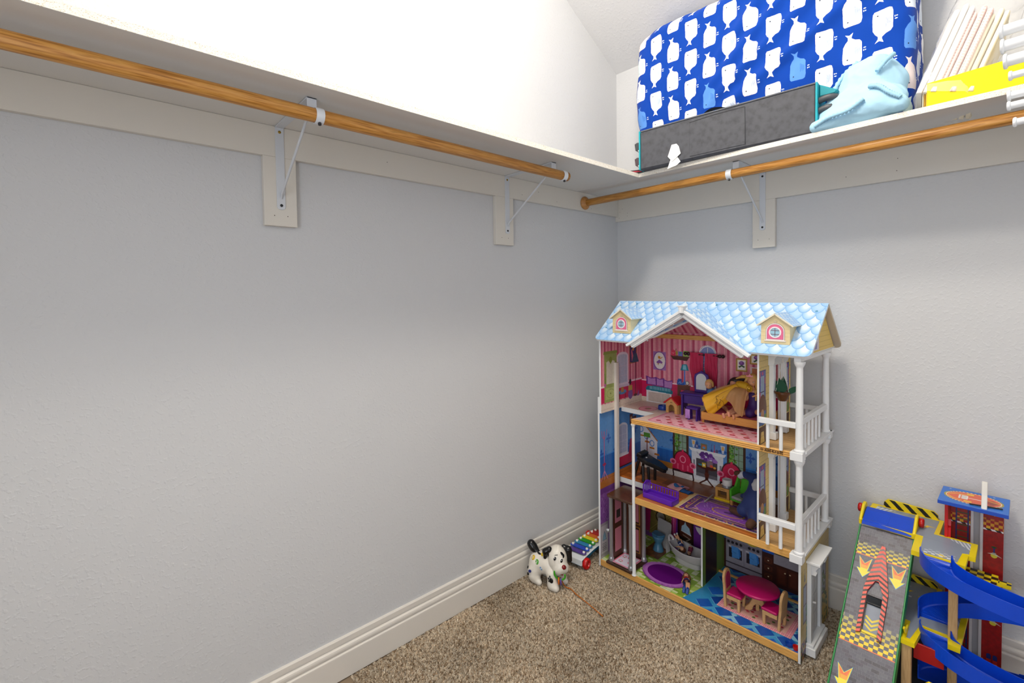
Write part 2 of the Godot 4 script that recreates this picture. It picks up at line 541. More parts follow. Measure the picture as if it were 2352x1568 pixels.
func room():
	var paint = StandardMaterial3D.new()
	paint.albedo_color = Color("cdced0"); paint.roughness = 0.75; paint.metallic_specular = 0.3
	paint.uv1_triplanar = true; paint.uv1_world_triplanar = true; paint.uv1_scale = V(2.2, 2.2, 2.2)
	paint.heightmap_enabled = true; paint.heightmap_scale = 0.05
	paint.heightmap_texture = noise_tex(1024, 0.028, [[0.0, "000000"], [0.55, "0a0a0a"], [0.72, "8a8a8a"], [0.86, "ffffff"], [1.0, "ffffff"]], 11, 3)
	var white = paint.duplicate(); white.albedo_color = Color("dcdcdd")
	var prof = [0.0, -0.1, 0.0, 2.398, 1.2, 3.088, 3.0, 3.088, 3.0, -0.1]
	var w = MB.new(); w.prism(pv(prof), Transform3D(Basis(V(0, 0, 1), V(0, 1, 0), V(-1, 0, 0)), V(0, 0, 0)), 0.1)
	struct("wall_left", w, paint)
	w = MB.new(); w.prism(pv(prof), Transform3D(Basis(V(0, 0, 1), V(0, 1, 0), V(-1, 0, 0)), V(2.6, 0, 0)), 0.1)
	struct("wall_right", w, paint)
	w = MB.new(); w.box(V(-0.1, -0.1, -0.1), V(2.6, 2.5, 0))
	struct("wall_back", w, paint)
	w = MB.new(); w.box(V(-0.1, -0.1, 3.0), V(1.2, 3.2, 3.1)); w.box(V(2.05, -0.1, 3.0), V(2.6, 3.2, 3.1)); w.box(V(1.2, 2.05, 3.0), V(2.05, 3.2, 3.1))
	struct("wall_front", w, paint)
	w = MB.new()
	for q in [[1.12, 1.2], [2.05, 2.13]]: w.box(V(q[0], 0.0, 2.985), V(q[1], 2.05, 2.9995), 0.003)
	w.box(V(1.12, 2.05, 2.985), V(2.13, 2.13, 2.9995), 0.003)
	struct("trim_1", w, M("e6e3de", 0.45))
	w = MB.new()
	w.prism(pv([-0.1, 2.398 - 0.0575, 1.2, 3.088, 3.1, 3.088, 3.1, 3.2, -0.1, 3.2]), Transform3D(Basis(V(0, 0, 1), V(0, 1, 0), V(-1, 0, 0)), V(2.6, 0, 0)), 2.7)
	struct("ceiling", w, white)
	w = MB.new(); w.box(V(-0.1, -0.1, -0.1), V(2.6, -0.004, 3.1))
	struct("floor", w, M("8d7c68", 0.95, 0.0, 0.1))
	# baseboards: a tall flat with a bead and a cap, swept along the walls
	var bb = [0.0, 0.0, 0.016, 0.0, 0.016, 0.078, 0.0155, 0.0805, 0.0115, 0.0825, 0.0105, 0.0845, 0.0125, 0.087, 0.0138, 0.092, 0.0138, 0.097, 0.0125, 0.102, 0.0085, 0.1055, 0.006, 0.1065, 0.006, 0.1095, 0.0085, 0.111, 0.0085, 0.1275, 0.006, 0.131, 0.0, 0.131]
	var trimm = M("dfdad2", 0.4)
	w = MB.new(); w.prism(pv(bb), Transform3D(Basis(V(1, 0, 0), V(0, 1, 0), V(0, 0, 1)), V(0, 0, 0)), 3.0)
	struct("baseboard_left", w, trimm)
	w = MB.new(); w.prism(pv(bb), Transform3D(Basis(V(0, 0, 1), V(0, 1, 0), V(-1, 0, 0)), V(2.5, 0, 0)), 2.5)
	struct("baseboard_back", w, trimm)
	w = MB.new(); w.prism(pv(bb), Transform3D(Basis(V(-1, 0, 0), V(0, 1, 0), V(0, 0, -1)), V(2.5, 0, 3.0)), 3.0)
	struct("baseboard_right", w, trimm)

func shelving():
	var mel = M("dcdad6", 0.5)
	var sp = Cv.new(0, 0.5, 0, 0.017, 2000, "ece8df")
	for i in 2600:
		var c = Color(["d9cfbd", "f6f3ec", "c8b79c", "e3dccd", "fbf9f4", "b5a284"][sp.rng.randi() % 6])
		var x = sp.rng.randf() * 0.5
		var y = sp.rng.randf() * 0.017
		sp.rect(x, y, x + sp.rng.randf_range(0.0005, 0.002), y + 0.0006, c)
	var chip = MT(sp.tex(), 0.8, 0.2)
	chip.uv1_scale = V(2, 60, 1)
	chip.heightmap_enabled = false
	var t = thing("wall_shelf", "long white melamine shelf board along the left wall", "shelf")
	bx("board", V(0.0005, 1.73, 0.3575), V(0.3607, 1.747, 2.995), mel, t, 0.0006)
	var e = MB.new(); e.box(V(0.3607, 1.7302, 0.3575), V(0.3618, 1.7468, 2.995))
	obj("front_edge", e, chip, t)
	t = thing("wall_shelf", "white melamine shelf board along the back wall holding the bundles", "shelf")
	bx("board", V(0.0005, 1.73, 0.0005), V(2.495, 1.747, 0.3552), mel, t, 0.0006)
	e = MB.new(); e.box(V(0.3618, 1.7302, 0.3552), V(2.495, 1.7468, 0.3562))
	obj("front_edge", e, chip, t)
	var holes = M("4a4038", 0.8)
	var cl = M("d9d4cb", 0.5)
	t = thing("shelf_cleat", "white cleat board under the left wall shelf", "cleat")
	bx("board", V(0.0005, 1.642, 0.0195), V(0.019, 1.7298, 2.995), cl, t, 0.0012)
	for p in [[1.70, 2.35], [1.665, 0.72], [1.69, 0.62], [1.662, 0.5], [1.66, 0.245], [1.69, 1.35]]: nail("nail_hole", V(0.0191, p[0], p[1]), V(1, 0, 0), holes, t)
	t = thing("shelf_cleat", "white cleat board under the back wall shelf", "cleat")
	bx("board", V(0.0005, 1.6167, 0.0005), V(2.495, 1.7298, 0.019), cl, t, 0.0012)
	for p in [[0.045, 1.68], [0.03, 1.665], [0.075, 1.655], [0.075, 1.64], [0.025, 1.635], [1.03, 1.655], [1.18, 1.69], [1.178, 1.648]]: nail("nail_hole", V(p[0], p[1], 0.0191), V(0, 0, 1), holes, t)
	for q in [[1.646, 1.7355, "white backing plate of the left wall bracket nearest the door"], [0.7725, 0.8700, "white backing plate of the left wall bracket nearest the corner"]]:
		t = thing("bracket_plate", q[2], "plate")
		bx("board", V(0.0005, 1.4435, q[0]), V(0.019, 1.6418, q[1]), cl, t, 0.001)
		for d in [0.018, -0.018]: nail("nail_hole", V(0.0191, 1.473, (q[0] + q[1]) / 2 + d), V(1, 0, 0), holes, t)
	t = thing("bracket_plate", "white backing plate below the back wall shelf", "plate")
	bx("board", V(0.6985, 1.4185, 0.0005), V(0.787, 1.6165, 0.019), cl, t, 0.001)
	for d in [-0.022, 0.022]: nail("nail_hole", V(0.743 + d, 1.452, 0.0191), V(0, 0, 1), holes, t)
	bracket("white steel bracket under the left shelf nearest the door", Transform3D(Basis(), V(0, 0, 1.690)), 0.014, true)
	bracket("white steel bracket under the left shelf near the corner", Transform3D(Basis(), V(0, 0, 0.808)), 0.046, true)
	bracket("white steel bracket under the back wall shelf", Transform3D(Basis(V(0, 0, 1), V(0, 1, 0), V(-1, 0, 0)), V(0.739, 0, 0)), 0.016, false)
	var rodm = wood([[0.0, "8f5a1c"], [0.35, "b67a33"], [0.55, "c68c42"], [0.75, "cf984e"], [1.0, "a96f2b"]], 0.38, 1.6, 34.0, 5)
	var r = MB.new(); r.cyl(V(0.29, 1.6857, 0.736), V(0.29, 1.6857, 2.99), 0.0172, -1, 32, 0.0015)
	tag(obj("closet_rod", r, rodm), "honey wooden closet rod below the left wall shelf", "rod")
	r = MB.new(); r.cyl(V(0.024, 1.6800, 0.300), V(2.49, 1.6800, 0.300), 0.0165, -1, 32, 0.0015)
	tag(obj("closet_rod", r, rodm), "honey wooden closet rod below the back wall shelf", "rod")
	r = MB.new(); r.lathe([[0.0, 0.0], [0.030, 0.0], [0.032, 0.003], [0.031, 0.008], [0.024, 0.014], [0.0185, 0.020], [0.0166, 0.021], [0.0, 0.021]], 32, Transform3D(Basis(V(0, 0, 1), V(1, 0, 0), V(0, 1, 0)), V(0.0192, 1.680, 0.300)))
	tag(obj("rod_socket", r, wood([[0.0, "a06a32"], [0.5, "b98246"], [1.0, "c89357"]], 0.4, 3, 20, 9)), "round wooden rosette holding the rod end on the left cleat", "rod socket")

func nail(nm: String, at: Vector3, d: Vector3, mat, parent):
	var m = MB.new(); m.cyl(at - d * 0.0004, at + d * 0.0003, 0.0014, -1, 8)
	obj(nm, m, mat, parent)

func bracket(label: String, tf: Transform3D, off: float, brass: bool):
	# local: x out of the wall, y up, z along the wall
	var wm = M("cfd3d9", 0.35)
	var t = thing("shelf_bracket", label, "bracket", tf)
	var pl = [-0.0118, 1.729]
	for i in 9:
		var a = PI + PI * i / 8.0
		pl.append_array([0.0118 * cos(a), 1.4985 + 0.008 * sin(a)])
	pl.append_array([0.0118, 1.729])
	var m = MB.new(); m.prism(pv(pl), Transform3D(Basis(V(0, 0, -1), V(0, 1, 0), V(1, 0, 0)), V(0.0192, 0, 0)), 0.0028, Rect2(), 0.0006)
	obj("upright", m, wm, t)
	bx("arm", V(0.0192, 1.7262, -0.0118), V(0.287, 1.7294, 0.0118), wm, t, 0.0006)
	m = MB.new(); m.box(V(0.2845, 1.701, -0.0118), V(0.287, 1.7294, 0.0118), 0.0006)
	obj("lip", m, wm, t)
	m = MB.new(); m.tube([V(0.0215, 1.523, 0), V(0.030, 1.536, 0), V(0.252, 1.690, 0.0), V(0.281, 1.7055, -0.0)], 0.0034, 10)
	obj("brace", m, wm, t)
	m = MB.new()
	m.lathe([[0.0178, -0.010], [0.0194, -0.010], [0.0200, -0.006], [0.0200, 0.006], [0.0194, 0.010], [0.0178, 0.010], [0.0178, -0.010]], 30, Transform3D(Basis(V(1, 0, 0), V(0, 0, 1), V(0, -1, 0)), V(0.29, 1.6857 if brass else 1.68, -off)) if brass else Transform3D(Basis(V(1, 0, 0), V(0, 0, 1), V(0, -1, 0)), V(0.300, 1.680, off)))
	obj("rod_hook", m, M("dfe3e9", 0.35), t)
	var hy = 1.6857 if brass else 1.68
	var hx = 0.29 if brass else 0.30
	var hz = -off if brass else off
	m = MB.new(); m.cyl(V(hx + 0.008, hy - 0.0235, hz), V(hx + 0.006, hy - 0.017, hz), 0.0042, -1, 12)
	obj("hook_screw", m, M("2b2b2d", 0.5), t)
	m = MB.new(); m.cyl(V(0.0215, 1.503, 0), V(0.0234, 1.503, 0), 0.0042, -1, 14, 0.0006)
	obj("screw", m, M("2c2d30", 0.4, 0.6), t)
	m = MB.new(); m.cyl(V(0.0215, 1.714, 0), V(0.0236, 1.714, 0), 0.0042, -1, 14, 0.0006)
	obj("screw", m, M("a98a3c", 0.35, 0.9) if brass else M("2c2d30", 0.4, 0.6), t)

func whale_tex() -> ImageTexture:
	# a cell of four columns by four rows of whales on royal blue
	var c = Cv.new(0, 0.344, 0, 0.5, 2400, "0f3f9e")
	var tones = ["f4f6f8", "e4d6d4", "d5efe9", "dfe8f6", "5b8fd8", "f1ece8"]
	for i in 5:
		for j in 5:
			var up = i % 2 == 0
			var cx = 0.043 + 0.086 * i
			var cy = 0.0625 + 0.125 * j - (0.05 if up else 0.0)
			var col: String = tones[((i % 4) * 5 + (j % 4) * 3 + (i % 4) * (j % 4)) % 6]
			var s = 1.0 if up else -1.0
			# body: a rounded block tapering to the tail
			var P = [[-0.022, -0.044], [-0.026, -0.038], [-0.027, -0.02], [-0.026, 0.014], [-0.02, 0.026], [-0.013, 0.034], [-0.013, 0.043], [-0.021, 0.054], [-0.009, 0.049], [0.002, 0.055], [-0.002, 0.044], [-0.002, 0.038], [0.008, 0.03], [0.02, 0.026], [0.026, 0.018], [0.027, -0.03], [0.024, -0.042], [0.018, -0.045]]
			var outl = []
			var body = []
			for p in P:
				outl.append_array([cx + p[0] * 1.06, cy + s * p[1] * 1.03]); body.append_array([cx + p[0], cy + s * p[1]])
			if col != "5b8fd8": c.poly(outl, "f3e6e6")
			c.poly(body, col)
			for k in 6:
				var x = cx + 0.008 + 0.0026 * k
				c.line([x, cy + s * (0.012 - 0.002 * k), x + 0.0012, cy - s * (0.018 - 0.003 * (k % 3))], 0.0012, "8ea2cc" if col != "5b8fd8" else "3f6fbe")
			c.ell(cx - 0.014, cy - s * 0.03, 0.0022, 0.0022, "26304a")
			c.ell(cx + 0.036, cy - s * 0.004, 0.004, 0.0018, "e8eef8"); c.ell(cx + 0.038, cy - s * 0.012, 0.0025, 0.0018, "e8eef8"); c.ell(cx + 0.033, cy - s * 0.012, 0.0015, 0.003, "e8eef8")
	return c.tex()

func shelf_contents():
	var top = 1.7472
	# bulky bundle under a whale-print sheet
	var m = MB.new()
	var nz = FastNoiseLite.new(); nz.seed = 4; nz.frequency = 5.0
	var xa = 0.262
	var xb = 1.243
	var path = func(s: float, inset: float):   # back-left, left, front, right, back-right with round corners
		var r = 0.045
		var z0 = 0.045
		var z1 = 0.232 - inset
		var a = xa + inset * 0.9
		var b = xb - inset * 0.9
		var segs = [z1 - r - z0, r * PI / 2, b - a - 2 * r, r * PI / 2, z1 - r - z0]
		var d: float = s * (segs[0] + segs[1] + segs[2] + segs[3] + segs[4])
		if d <= segs[0]: return [V(a, 0, z0 + d), V(-1, 0, 0), d]
		var e: float = d - segs[0]
		if e <= segs[1]:
			var t: float = e / r
			return [V(a + r - r * cos(t), 0, z1 - r + r * sin(t)), V(-cos(t), 0, sin(t)), d]
		e -= segs[1]
		if e <= segs[2]: return [V(a + r + e, 0, z1), V(0, 0, 1), d]
		e -= segs[2]
		if e <= segs[3]:
			var t: float = e / r
			return [V(b - r + r * sin(t), 0, z1 - r + r * cos(t)), V(sin(t), 0, cos(t)), d]
		e -= segs[3]
		return [V(b, 0, z1 - r - e), V(1, 0, 0), d]
	var nu = 150
	var nv = 64
	var yt = 2.418
	m.grid(nu, nv, func(i, j):
		var s = float(i) / nu
		var t = float(j) / nv
		var R = 0.06
		var wall = yt - R - top
		var y: float
		var inset = 0.0
		var ny = 0.0
		var l = t * (wall + R * 1.57 + 0.05)
		if l < wall: y = top + l
		elif l < wall + R * 1.57:
			var a = (l - wall) / R
			y = yt - R + R * sin(a); inset = R * (1 - cos(a)); ny = sin(a)
		else:
			y = yt; inset = R + (l - wall - R * 1.57); ny = 1.0
		var q: Array = path.call(s, inset)
		var p: Vector3 = q[0]
		p.y = y
		var n: Vector3 = (q[1] * sqrt(1.0 - ny * ny) + V(0, ny, 0)).normalized()
		# diagonal swags pulled from the upper right to the lower left, and small creases
		var u = p.x
		var w = y - top
		var dg = u * 0.62 + (0.66 - w) * 0.0 - w * 0.0
		var swag = 0.0
		for k in 4:
			var line = (w - 0.12) - (u - 0.5) * (0.55 + 0.16 * k) - 0.05 * k
			swag += exp(-pow(line / 0.028, 2)) * clampf((u - 0.45) * 4.0, 0, 1) * (0.016 - 0.002 * k)
		var amp: float = 0.010 * nz.get_noise_3d(p.x * 0.5, p.y * 0.7, p.z) + 0.006 * nz.get_noise_3d(p.x * 2.2 + p.y, p.y * 1.1 - p.x, 3.0)
		p += n * (amp + swag)
		p.y -= 0.02 * clampf((0.40 - u) / 0.14, 0, 1) * clampf((w - 0.4) / 0.25, 0, 1)
		p.x += 0.03 * clampf((0.36 - w) / 0.36, 0, 1) * clampf((0.5 - u) / 0.2, 0, 1)
		return p
	, Vector2(1.42 / 0.344, 0.77 / 0.5))
	var wm = MT(whale_tex(), 0.9, 0.2)
	wm.rim_enabled = true; wm.rim = 0.2
	tag(obj("draped_bundle", m, wm), "large bundle covered with a royal blue whale print sheet", "bundle")
	# long dark grey fabric case in front of it
	var cb = Basis(V(0.64, 0, -0.042).normalized(), V(0, 1, 0), V(0.042, 0, 0.64).normalized())
	var t = thing("storage_case", "long dark grey fabric case with teal ends at the front of the back shelf", "case", Transform3D(cb, V(0.387, top, 0.3915)))
	var fab = StandardMaterial3D.new()
	fab.albedo_color = Color("4e5057"); fab.roughness = 0.72
	fab.uv1_triplanar = true; fab.uv1_scale = V(6, 6, 6)
	fab.albedo_texture = noise_tex(256, 0.02, [[0.0, "c8c4c8"], [0.5, "f0f0f0"], [1.0, "ffffff"]], 21)
	bx("body", V(0.002, 0, -0.125), V(0.636, 0.160, 0), fab, t, 0.007)
	var tube = func(nm, pts, r, mat): var b := MB.new(); b.tube(pts, r, 8); return obj(nm, b, mat, t)
	tube.call("top_piping", [V(0.008, 0.160, -0.003), V(0.632, 0.160, -0.003)], 0.0035, M("5d6067", 0.7))
	bx("pocket", V(0.215, 0.012, -0.002), V(0.418, 0.146, 0.0016), fab, t, 0.0016)
	tube.call("pocket_seam", [V(0.215, 0.142, 0.0022), V(0.31, 0.147, 0.0022), V(0.416, 0.146, 0.0022), V(0.418, 0.08, 0.0022), V(0.4185, 0.012, 0.0022)], 0.0009, M("37383d", 0.8))
	for x in [0.0, 0.634]:
		bx("end_trim", V(x - 0.002, 0.002, -0.126), V(x + 0.004, 0.163, 0.0015), M("1ba5b4", 0.6), t, 0.002)
	var b = MB.new(); b.prism(pv([0.0, 0.16, 0.052, 0.128, 0.045, 0.118, 0.0, 0.118]), Transform3D(Basis(), V(0.638, 0, -0.05)), 0.03, Rect2(), 0.004)
	obj("end_flap", b, M("118a97", 0.65), t)
	for y in [0.036, 0.074, 0.106]:
		b = MB.new(); b.tube(smooth([V(0.638, y, -0.02), V(0.665, y + 0.003, -0.016), V(0.685, y + 0.001, -0.03), V(0.687, y, -0.07)], 6), 0.0105, 10)
		obj("end_handle", b, M("47494e", 0.5), t)
	b = MB.new(); b.box(V(0.64, 0.0, -0.11), V(0.672, 0.022, -0.012), 0.006)
	obj("end_base", b, M("127c88", 0.6), t)
	for y in [0.012, 0.075]:
		b = MB.new(); b.prism(pv([0, 0, -0.026, 0.018, -0.03, 0.045, -0.018, 0.05, 0, 0.046]), Transform3D(Basis(), V(-0.002, y, -0.03)), 0.014, Rect2(), 0.003)
		obj("clasp", b, M("4b3a40", 0.45) if y < 0.05 else M("3a3c40", 0.45), t)
		b = MB.new(); b.ellip(V(-0.009, y + 0.012, -0.014), V(0.004, 0.004, 0.003))
		obj("clasp_stud", b, M("e6dfdf", 0.4), t)
	b = MB.new()
	b.grid(24, 4, func(i, j):
		var s = float(i) / 24.0
		return V(0.245 + 0.135 * s, 0.160 + 0.024 * sin(PI * pow(s, 0.7)) + 0.0, -0.035 - 0.022 * j / 4.0 + 0.01 * sin(s * 5.0)))
	b.grid(24, 4, func(i, j):
		var s = 1.0 - float(i) / 24.0
		return V(0.245 + 0.135 * s, 0.157 + 0.024 * sin(PI * pow(s, 0.7)), -0.035 - 0.022 * j / 4.0 + 0.01 * sin(s * 5.0)))
	obj("carry_strap", b, M("45484a", 0.8), t)
	# folded paper tag hanging over the shelf edge
	b = MB.new()
	var T0 = Transform3D(cb, V(0.387, top, 0.3915))
	b.prism(pv([0.148, 0.088, 0.172, 0.056, 0.181, 0.026, 0.164, 0.012, 0.147, 0.0, 0.128, 0.024]), T0 * Transform3D(rot(V(1, 0, 0), -6), V(0, 0.006, 0.006)), 0.0012, Rect2(), 0.0002)
	b.prism(pv([0.128, -0.024, 0.166, -0.016, 0.181, -0.004, 0.168, 0.016, 0.138, 0.010]), T0 * Transform3D(rot(V(1, 0, 0), -8), V(0, 0.004, 0.004)), 0.0012, Rect2(), 0.0002)
	tag(obj("paper_tag", b, M("f4f4f2", 0.8)), "folded white paper tag hanging at the front of the dark grey case", "tag")
	# dark red folder lying in the corner
	t = thing("folder", "flat dark red and black folder lying in the shelf corner", "folder", Transform3D(rot(V(0, 1, 0), 24), V(0.335, top, 0.345)))
	for q in [[0.0, 0.004, "26191d"], [0.004, 0.009, "b01030"], [0.009, 0.013, "1c1518"]]:
		b = MB.new()
		var y0: float = q[0]
		var y1: float = q[1]
		b.box(V(-0.12, y0 + 0.0003, -0.10), V(0.062, y1, 0.03), 0.001)
		obj("leaf", b, M(q[2], 0.6), t)
	# crumpled light blue fitted sheet
	var nf = FastNoiseLite.new(); nf.seed = 31; nf.frequency = 6.5; nf.fractal_type = FastNoiseLite.FRACTAL_RIDGED; nf.fractal_octaves = 3
	b = MB.new()
	b.nets(V(0.985, 1.744, 0.10), V(1.30, 2.02, 0.40), 0.0048, func(p: Vector3):
		var d = elp(p, V(1.138, 1.865, 0.225), V(0.095, 0.118, 0.085))
		d = smin(d, elp(p, V(1.095, 1.80, 0.29), V(0.085, 0.06, 0.06)), 0.05)
		d = smin(d, cap(p, V(1.02, 1.762, 0.350), V(1.15, 1.79, 0.335), 0.016, 0.030), 0.025)
		d = smin(d, elp(p, V(1.195, 1.80, 0.32), V(0.055, 0.045, 0.045)), 0.03)
		d = smin(d, cap(p, V(1.16, 1.83, 0.315), V(1.235, 1.775, 0.350), 0.03, 0.022), 0.03)
		if absf(d) > 0.03: return d
		var f = nf.get_noise_3d(p.x * 0.8 + p.y * 0.3, p.y * 0.8, p.z)
		d += 0.003 - 0.009 * maxf(f, -0.3) 
		return maxf(d, top - p.y))
	var bl = M("abd3e8", 0.85, 0.0, 0.2)
	t = thing("fitted_sheet", "crumpled light blue fitted sheet heaped on the back shelf edge", "bed sheet")
	obj("cloth", b, bl, t)
	for pts in [[V(1.045, 1.80, 0.330), V(1.047, 1.86, 0.300), V(1.07, 1.93, 0.265), V(1.11, 1.972, 0.25)], [V(1.02, 1.762, 0.366), V(1.06, 1.778, 0.372), V(1.11, 1.786, 0.372), V(1.15, 1.81, 0.368)], [V(1.16, 1.85, 0.347), V(1.185, 1.838, 0.360), V(1.21, 1.81, 0.372), V(1.238, 1.785, 0.376)], [V(1.172, 1.90, 0.315), V(1.19, 1.93, 0.30), V(1.205, 1.955, 0.27)]]:
		var sm = smooth(pts, 16)
		var rr = []
		for i in sm.size(): rr.append(0.0062 + 0.0018 * sin(i * 1.9))
		b = MB.new(); b.tube(sm, rr, 8)
		obj("gathered_hem", b, M("9cc8e0", 0.85), t)
	# folded baby blankets in a clear plastic bag, leaning against the wall
	var lean = Transform3D(Basis(V(0.955, -0.296, 0), V(0.28, 0.90, -0.32), V(0, 0.3, 0.95)).orthonormalized(), V(1.262, top + 0.028, 0.285))
	var wa = Cv.new(0, 0.064, 0, 0.064, 2000, "f2d9d4")
	for i in 8:
		for j in 8: wa.rect(i * 0.008 + 0.002, j * 0.008 + 0.002, i * 0.008 + 0.0062, j * 0.008 + 0.006, "dcb3ab")
	var waf = MT(wa.tex(), 0.95, 0.1); waf.uv1_scale = V(15, 15, 1)
	var k = 0
	for q in [["white cotton blanket folded upright at the left in the clear bag", "f3f0ee", 0.0, 0.040, false], ["pink waffle blanket folded upright in the clear bag", "efd6d2", 0.041, 0.082, true], ["cream blanket folded upright at the right in the clear bag", "f0e6cd", 0.083, 0.118, false]]:
		b = MB.new()
		var x0: float = q[2]
		var x1: float = q[3]
		var n = 3
		for i in n:   # each fold is a rounded leaf joined to its neighbour at the top
			var a = x0 + (x1 - x0) * i / n
			var c = x0 + (x1 - x0) * (i + 1) / n - 0.0012
			var h = 0.265 - 0.012 * absf(i - 1) - 0.012 * k
			var prof = []
			for e in 9:
				var g = PI * e / 8.0
				prof.append_array([(a + c) / 2 + (c - a) / 2 * cos(g), h + (c - a) / 2 * sin(g)])
			prof.append_array([a, 0.0, c, 0.0])
			b.prism(pv(prof), lean * Transform3D(Basis(), V(0.003 * i, 0, -0.07 + 0.004 * i)), 0.135, Rect2(), 0.002)
		tag(obj("folded_blanket", b, waf if q[4] else M(q[1], 0.95, 0.0, 0.1)), q[0], "blanket")
		k += 1
	var clear = StandardMaterial3D.new()
	clear.transparency = BaseMaterial3D.TRANSPARENCY_ALPHA; clear.albedo_color = Color(1, 0.985, 0.96, 0.16); clear.roughness = 0.12
	b = MB.new()
	var nb = FastNoiseLite.new(); nb.seed = 9; nb.frequency = 14.0
	b.grid(40, 24, func(i, j):
		var a = TAU * i / 40.0
		var s = float(j) / 24.0
		var sq = func(c: float): return signf(c) * pow(absf(c), 0.45)
		var hw = 0.065 + 0.012 * s
		var hd = 0.078 * (1.0 - 0.35 * pow(s, 3.0))
		var e = 0.006 * nb.get_noise_3d(cos(a) * 0.2, s * 0.4, sin(a) * 0.2)
		return lean * V(0.060 + (hw + e) * sq.call(cos(a)), -0.004 + 0.318 * s + 0.012 * sin(a * 2.0) * s, 0.0 - (hd + e) * sq.call(sin(a))))
	tag(obj("plastic_bag", b, clear), "clear plastic bag standing upright around the folded baby blankets", "bag")
	# yellow box
	t = thing("yellow_box", "flat glossy yellow box standing at the right of the back shelf", "box", Transform3D(Basis(), V(1.292, top, 0.350)))
	var yel = M("f2dc00", 0.25)
	b = MB.new(); b.prism(pv([0, 0, 0.30, 0.0, 0.30, 0.080, 0, 0.065]), Transform3D(Basis(), V(0, 0, -0.004)), 0.004, Rect2(), 0.0006)
	obj("front_panel", b, yel, t)
	b = MB.new(); b.prism(pv([0.002, 0.0003, 0.30, 0.0003, 0.30, 0.073, 0.002, 0.058]), Transform3D(Basis(), V(0, 0, -0.20)), 0.1955, Rect2(), 0.001)
	obj("body", b, M("e4d07a", 0.6), t)
	for i in 3:
		bx("side_flap", V(-0.003 - 0.004 * i, 0.0003, -0.17), V(-0.0005 - 0.004 * i, 0.060 - 0.004 * i, -0.006 - 0.004 * i), M(["d8b23c", "b98a2e", "efe3c4"][i], 0.6), t, 0.0004)
	# white rack with capped bars reaching in at the right edge
	var wp = M("eceef0", 0.35)
	t = thing("drying_rack", "white plastic rack of capped horizontal bars at the right edge", "rack")
	var d = V(1, 0.0, 0.10).normalized()
	for q in [[1.442, 1.801, 0.0165], [1.444, 1.767, 0.0165], [1.449, 1.733, 0.0165], [1.457, 1.699, 0.0105], [1.4555, 1.656, 0.0115], [1.4555, 1.634, 0.0105], [1.465, 1.596, 0.0105]]:
		var a = V(q[0], q[1], 0.6)
		b = MB.new(); b.cyl(a, a + d * 0.006, q[2], -1, 24, 0.0015)
		obj("end_cap", b, wp, t)
		b = MB.new(); b.cyl(a + d * 0.005, a + d * 0.40, q[2] * 0.72, -1, 20)
		obj("bar", b, wp, t)
	b = MB.new(); b.cyl(V(1.845, 0.03, 0.640), V(1.845, 1.86, 0.640), 0.018, -1, 20)
	obj("post", b, wp, t)
	b = MB.new(); b.lathe([[0.0, 0.0], [0.17, 0.0], [0.17, 0.012], [0.03, 0.032], [0.0, 0.032]], 32, Transform3D(Basis(), V(1.845, 0.0, 0.640)))
	obj("foot", b, wp, t)

const HO = Vector3(0.17972, 0, 0.08708)
func house_tf() -> Transform3D: return Transform3D(Basis(Vector3.UP, 0.0208), HO)
func hplace(u: float, v: float, w: float, deg = 0.0) -> Transform3D:
	return house_tf() * Transform3D(Basis(Vector3.UP, deg_to_rad(deg)), V(u, v, w))

func pink_stripes(c: Cv, xa: float, xb: float, ya: float, yb: float):
	c.rect(xa, ya, xb, yb, "e79aa8")
	var x = xa
	var i = 0
	while x < xb:
		c.rect(x, ya, x + 0.0105, yb, "b93d62" if i % 2 == 0 else "d8758d")
		c.rect(x + 0.0125, ya, x + 0.0135, yb, "c65a78")
		c.rect(x + 0.0165, ya, x + 0.0185, yb, "f4b9c0")
		c.rect(x + 0.0215, ya, x + 0.0222, yb, "a8506a")
		x += 0.0262; i += 1

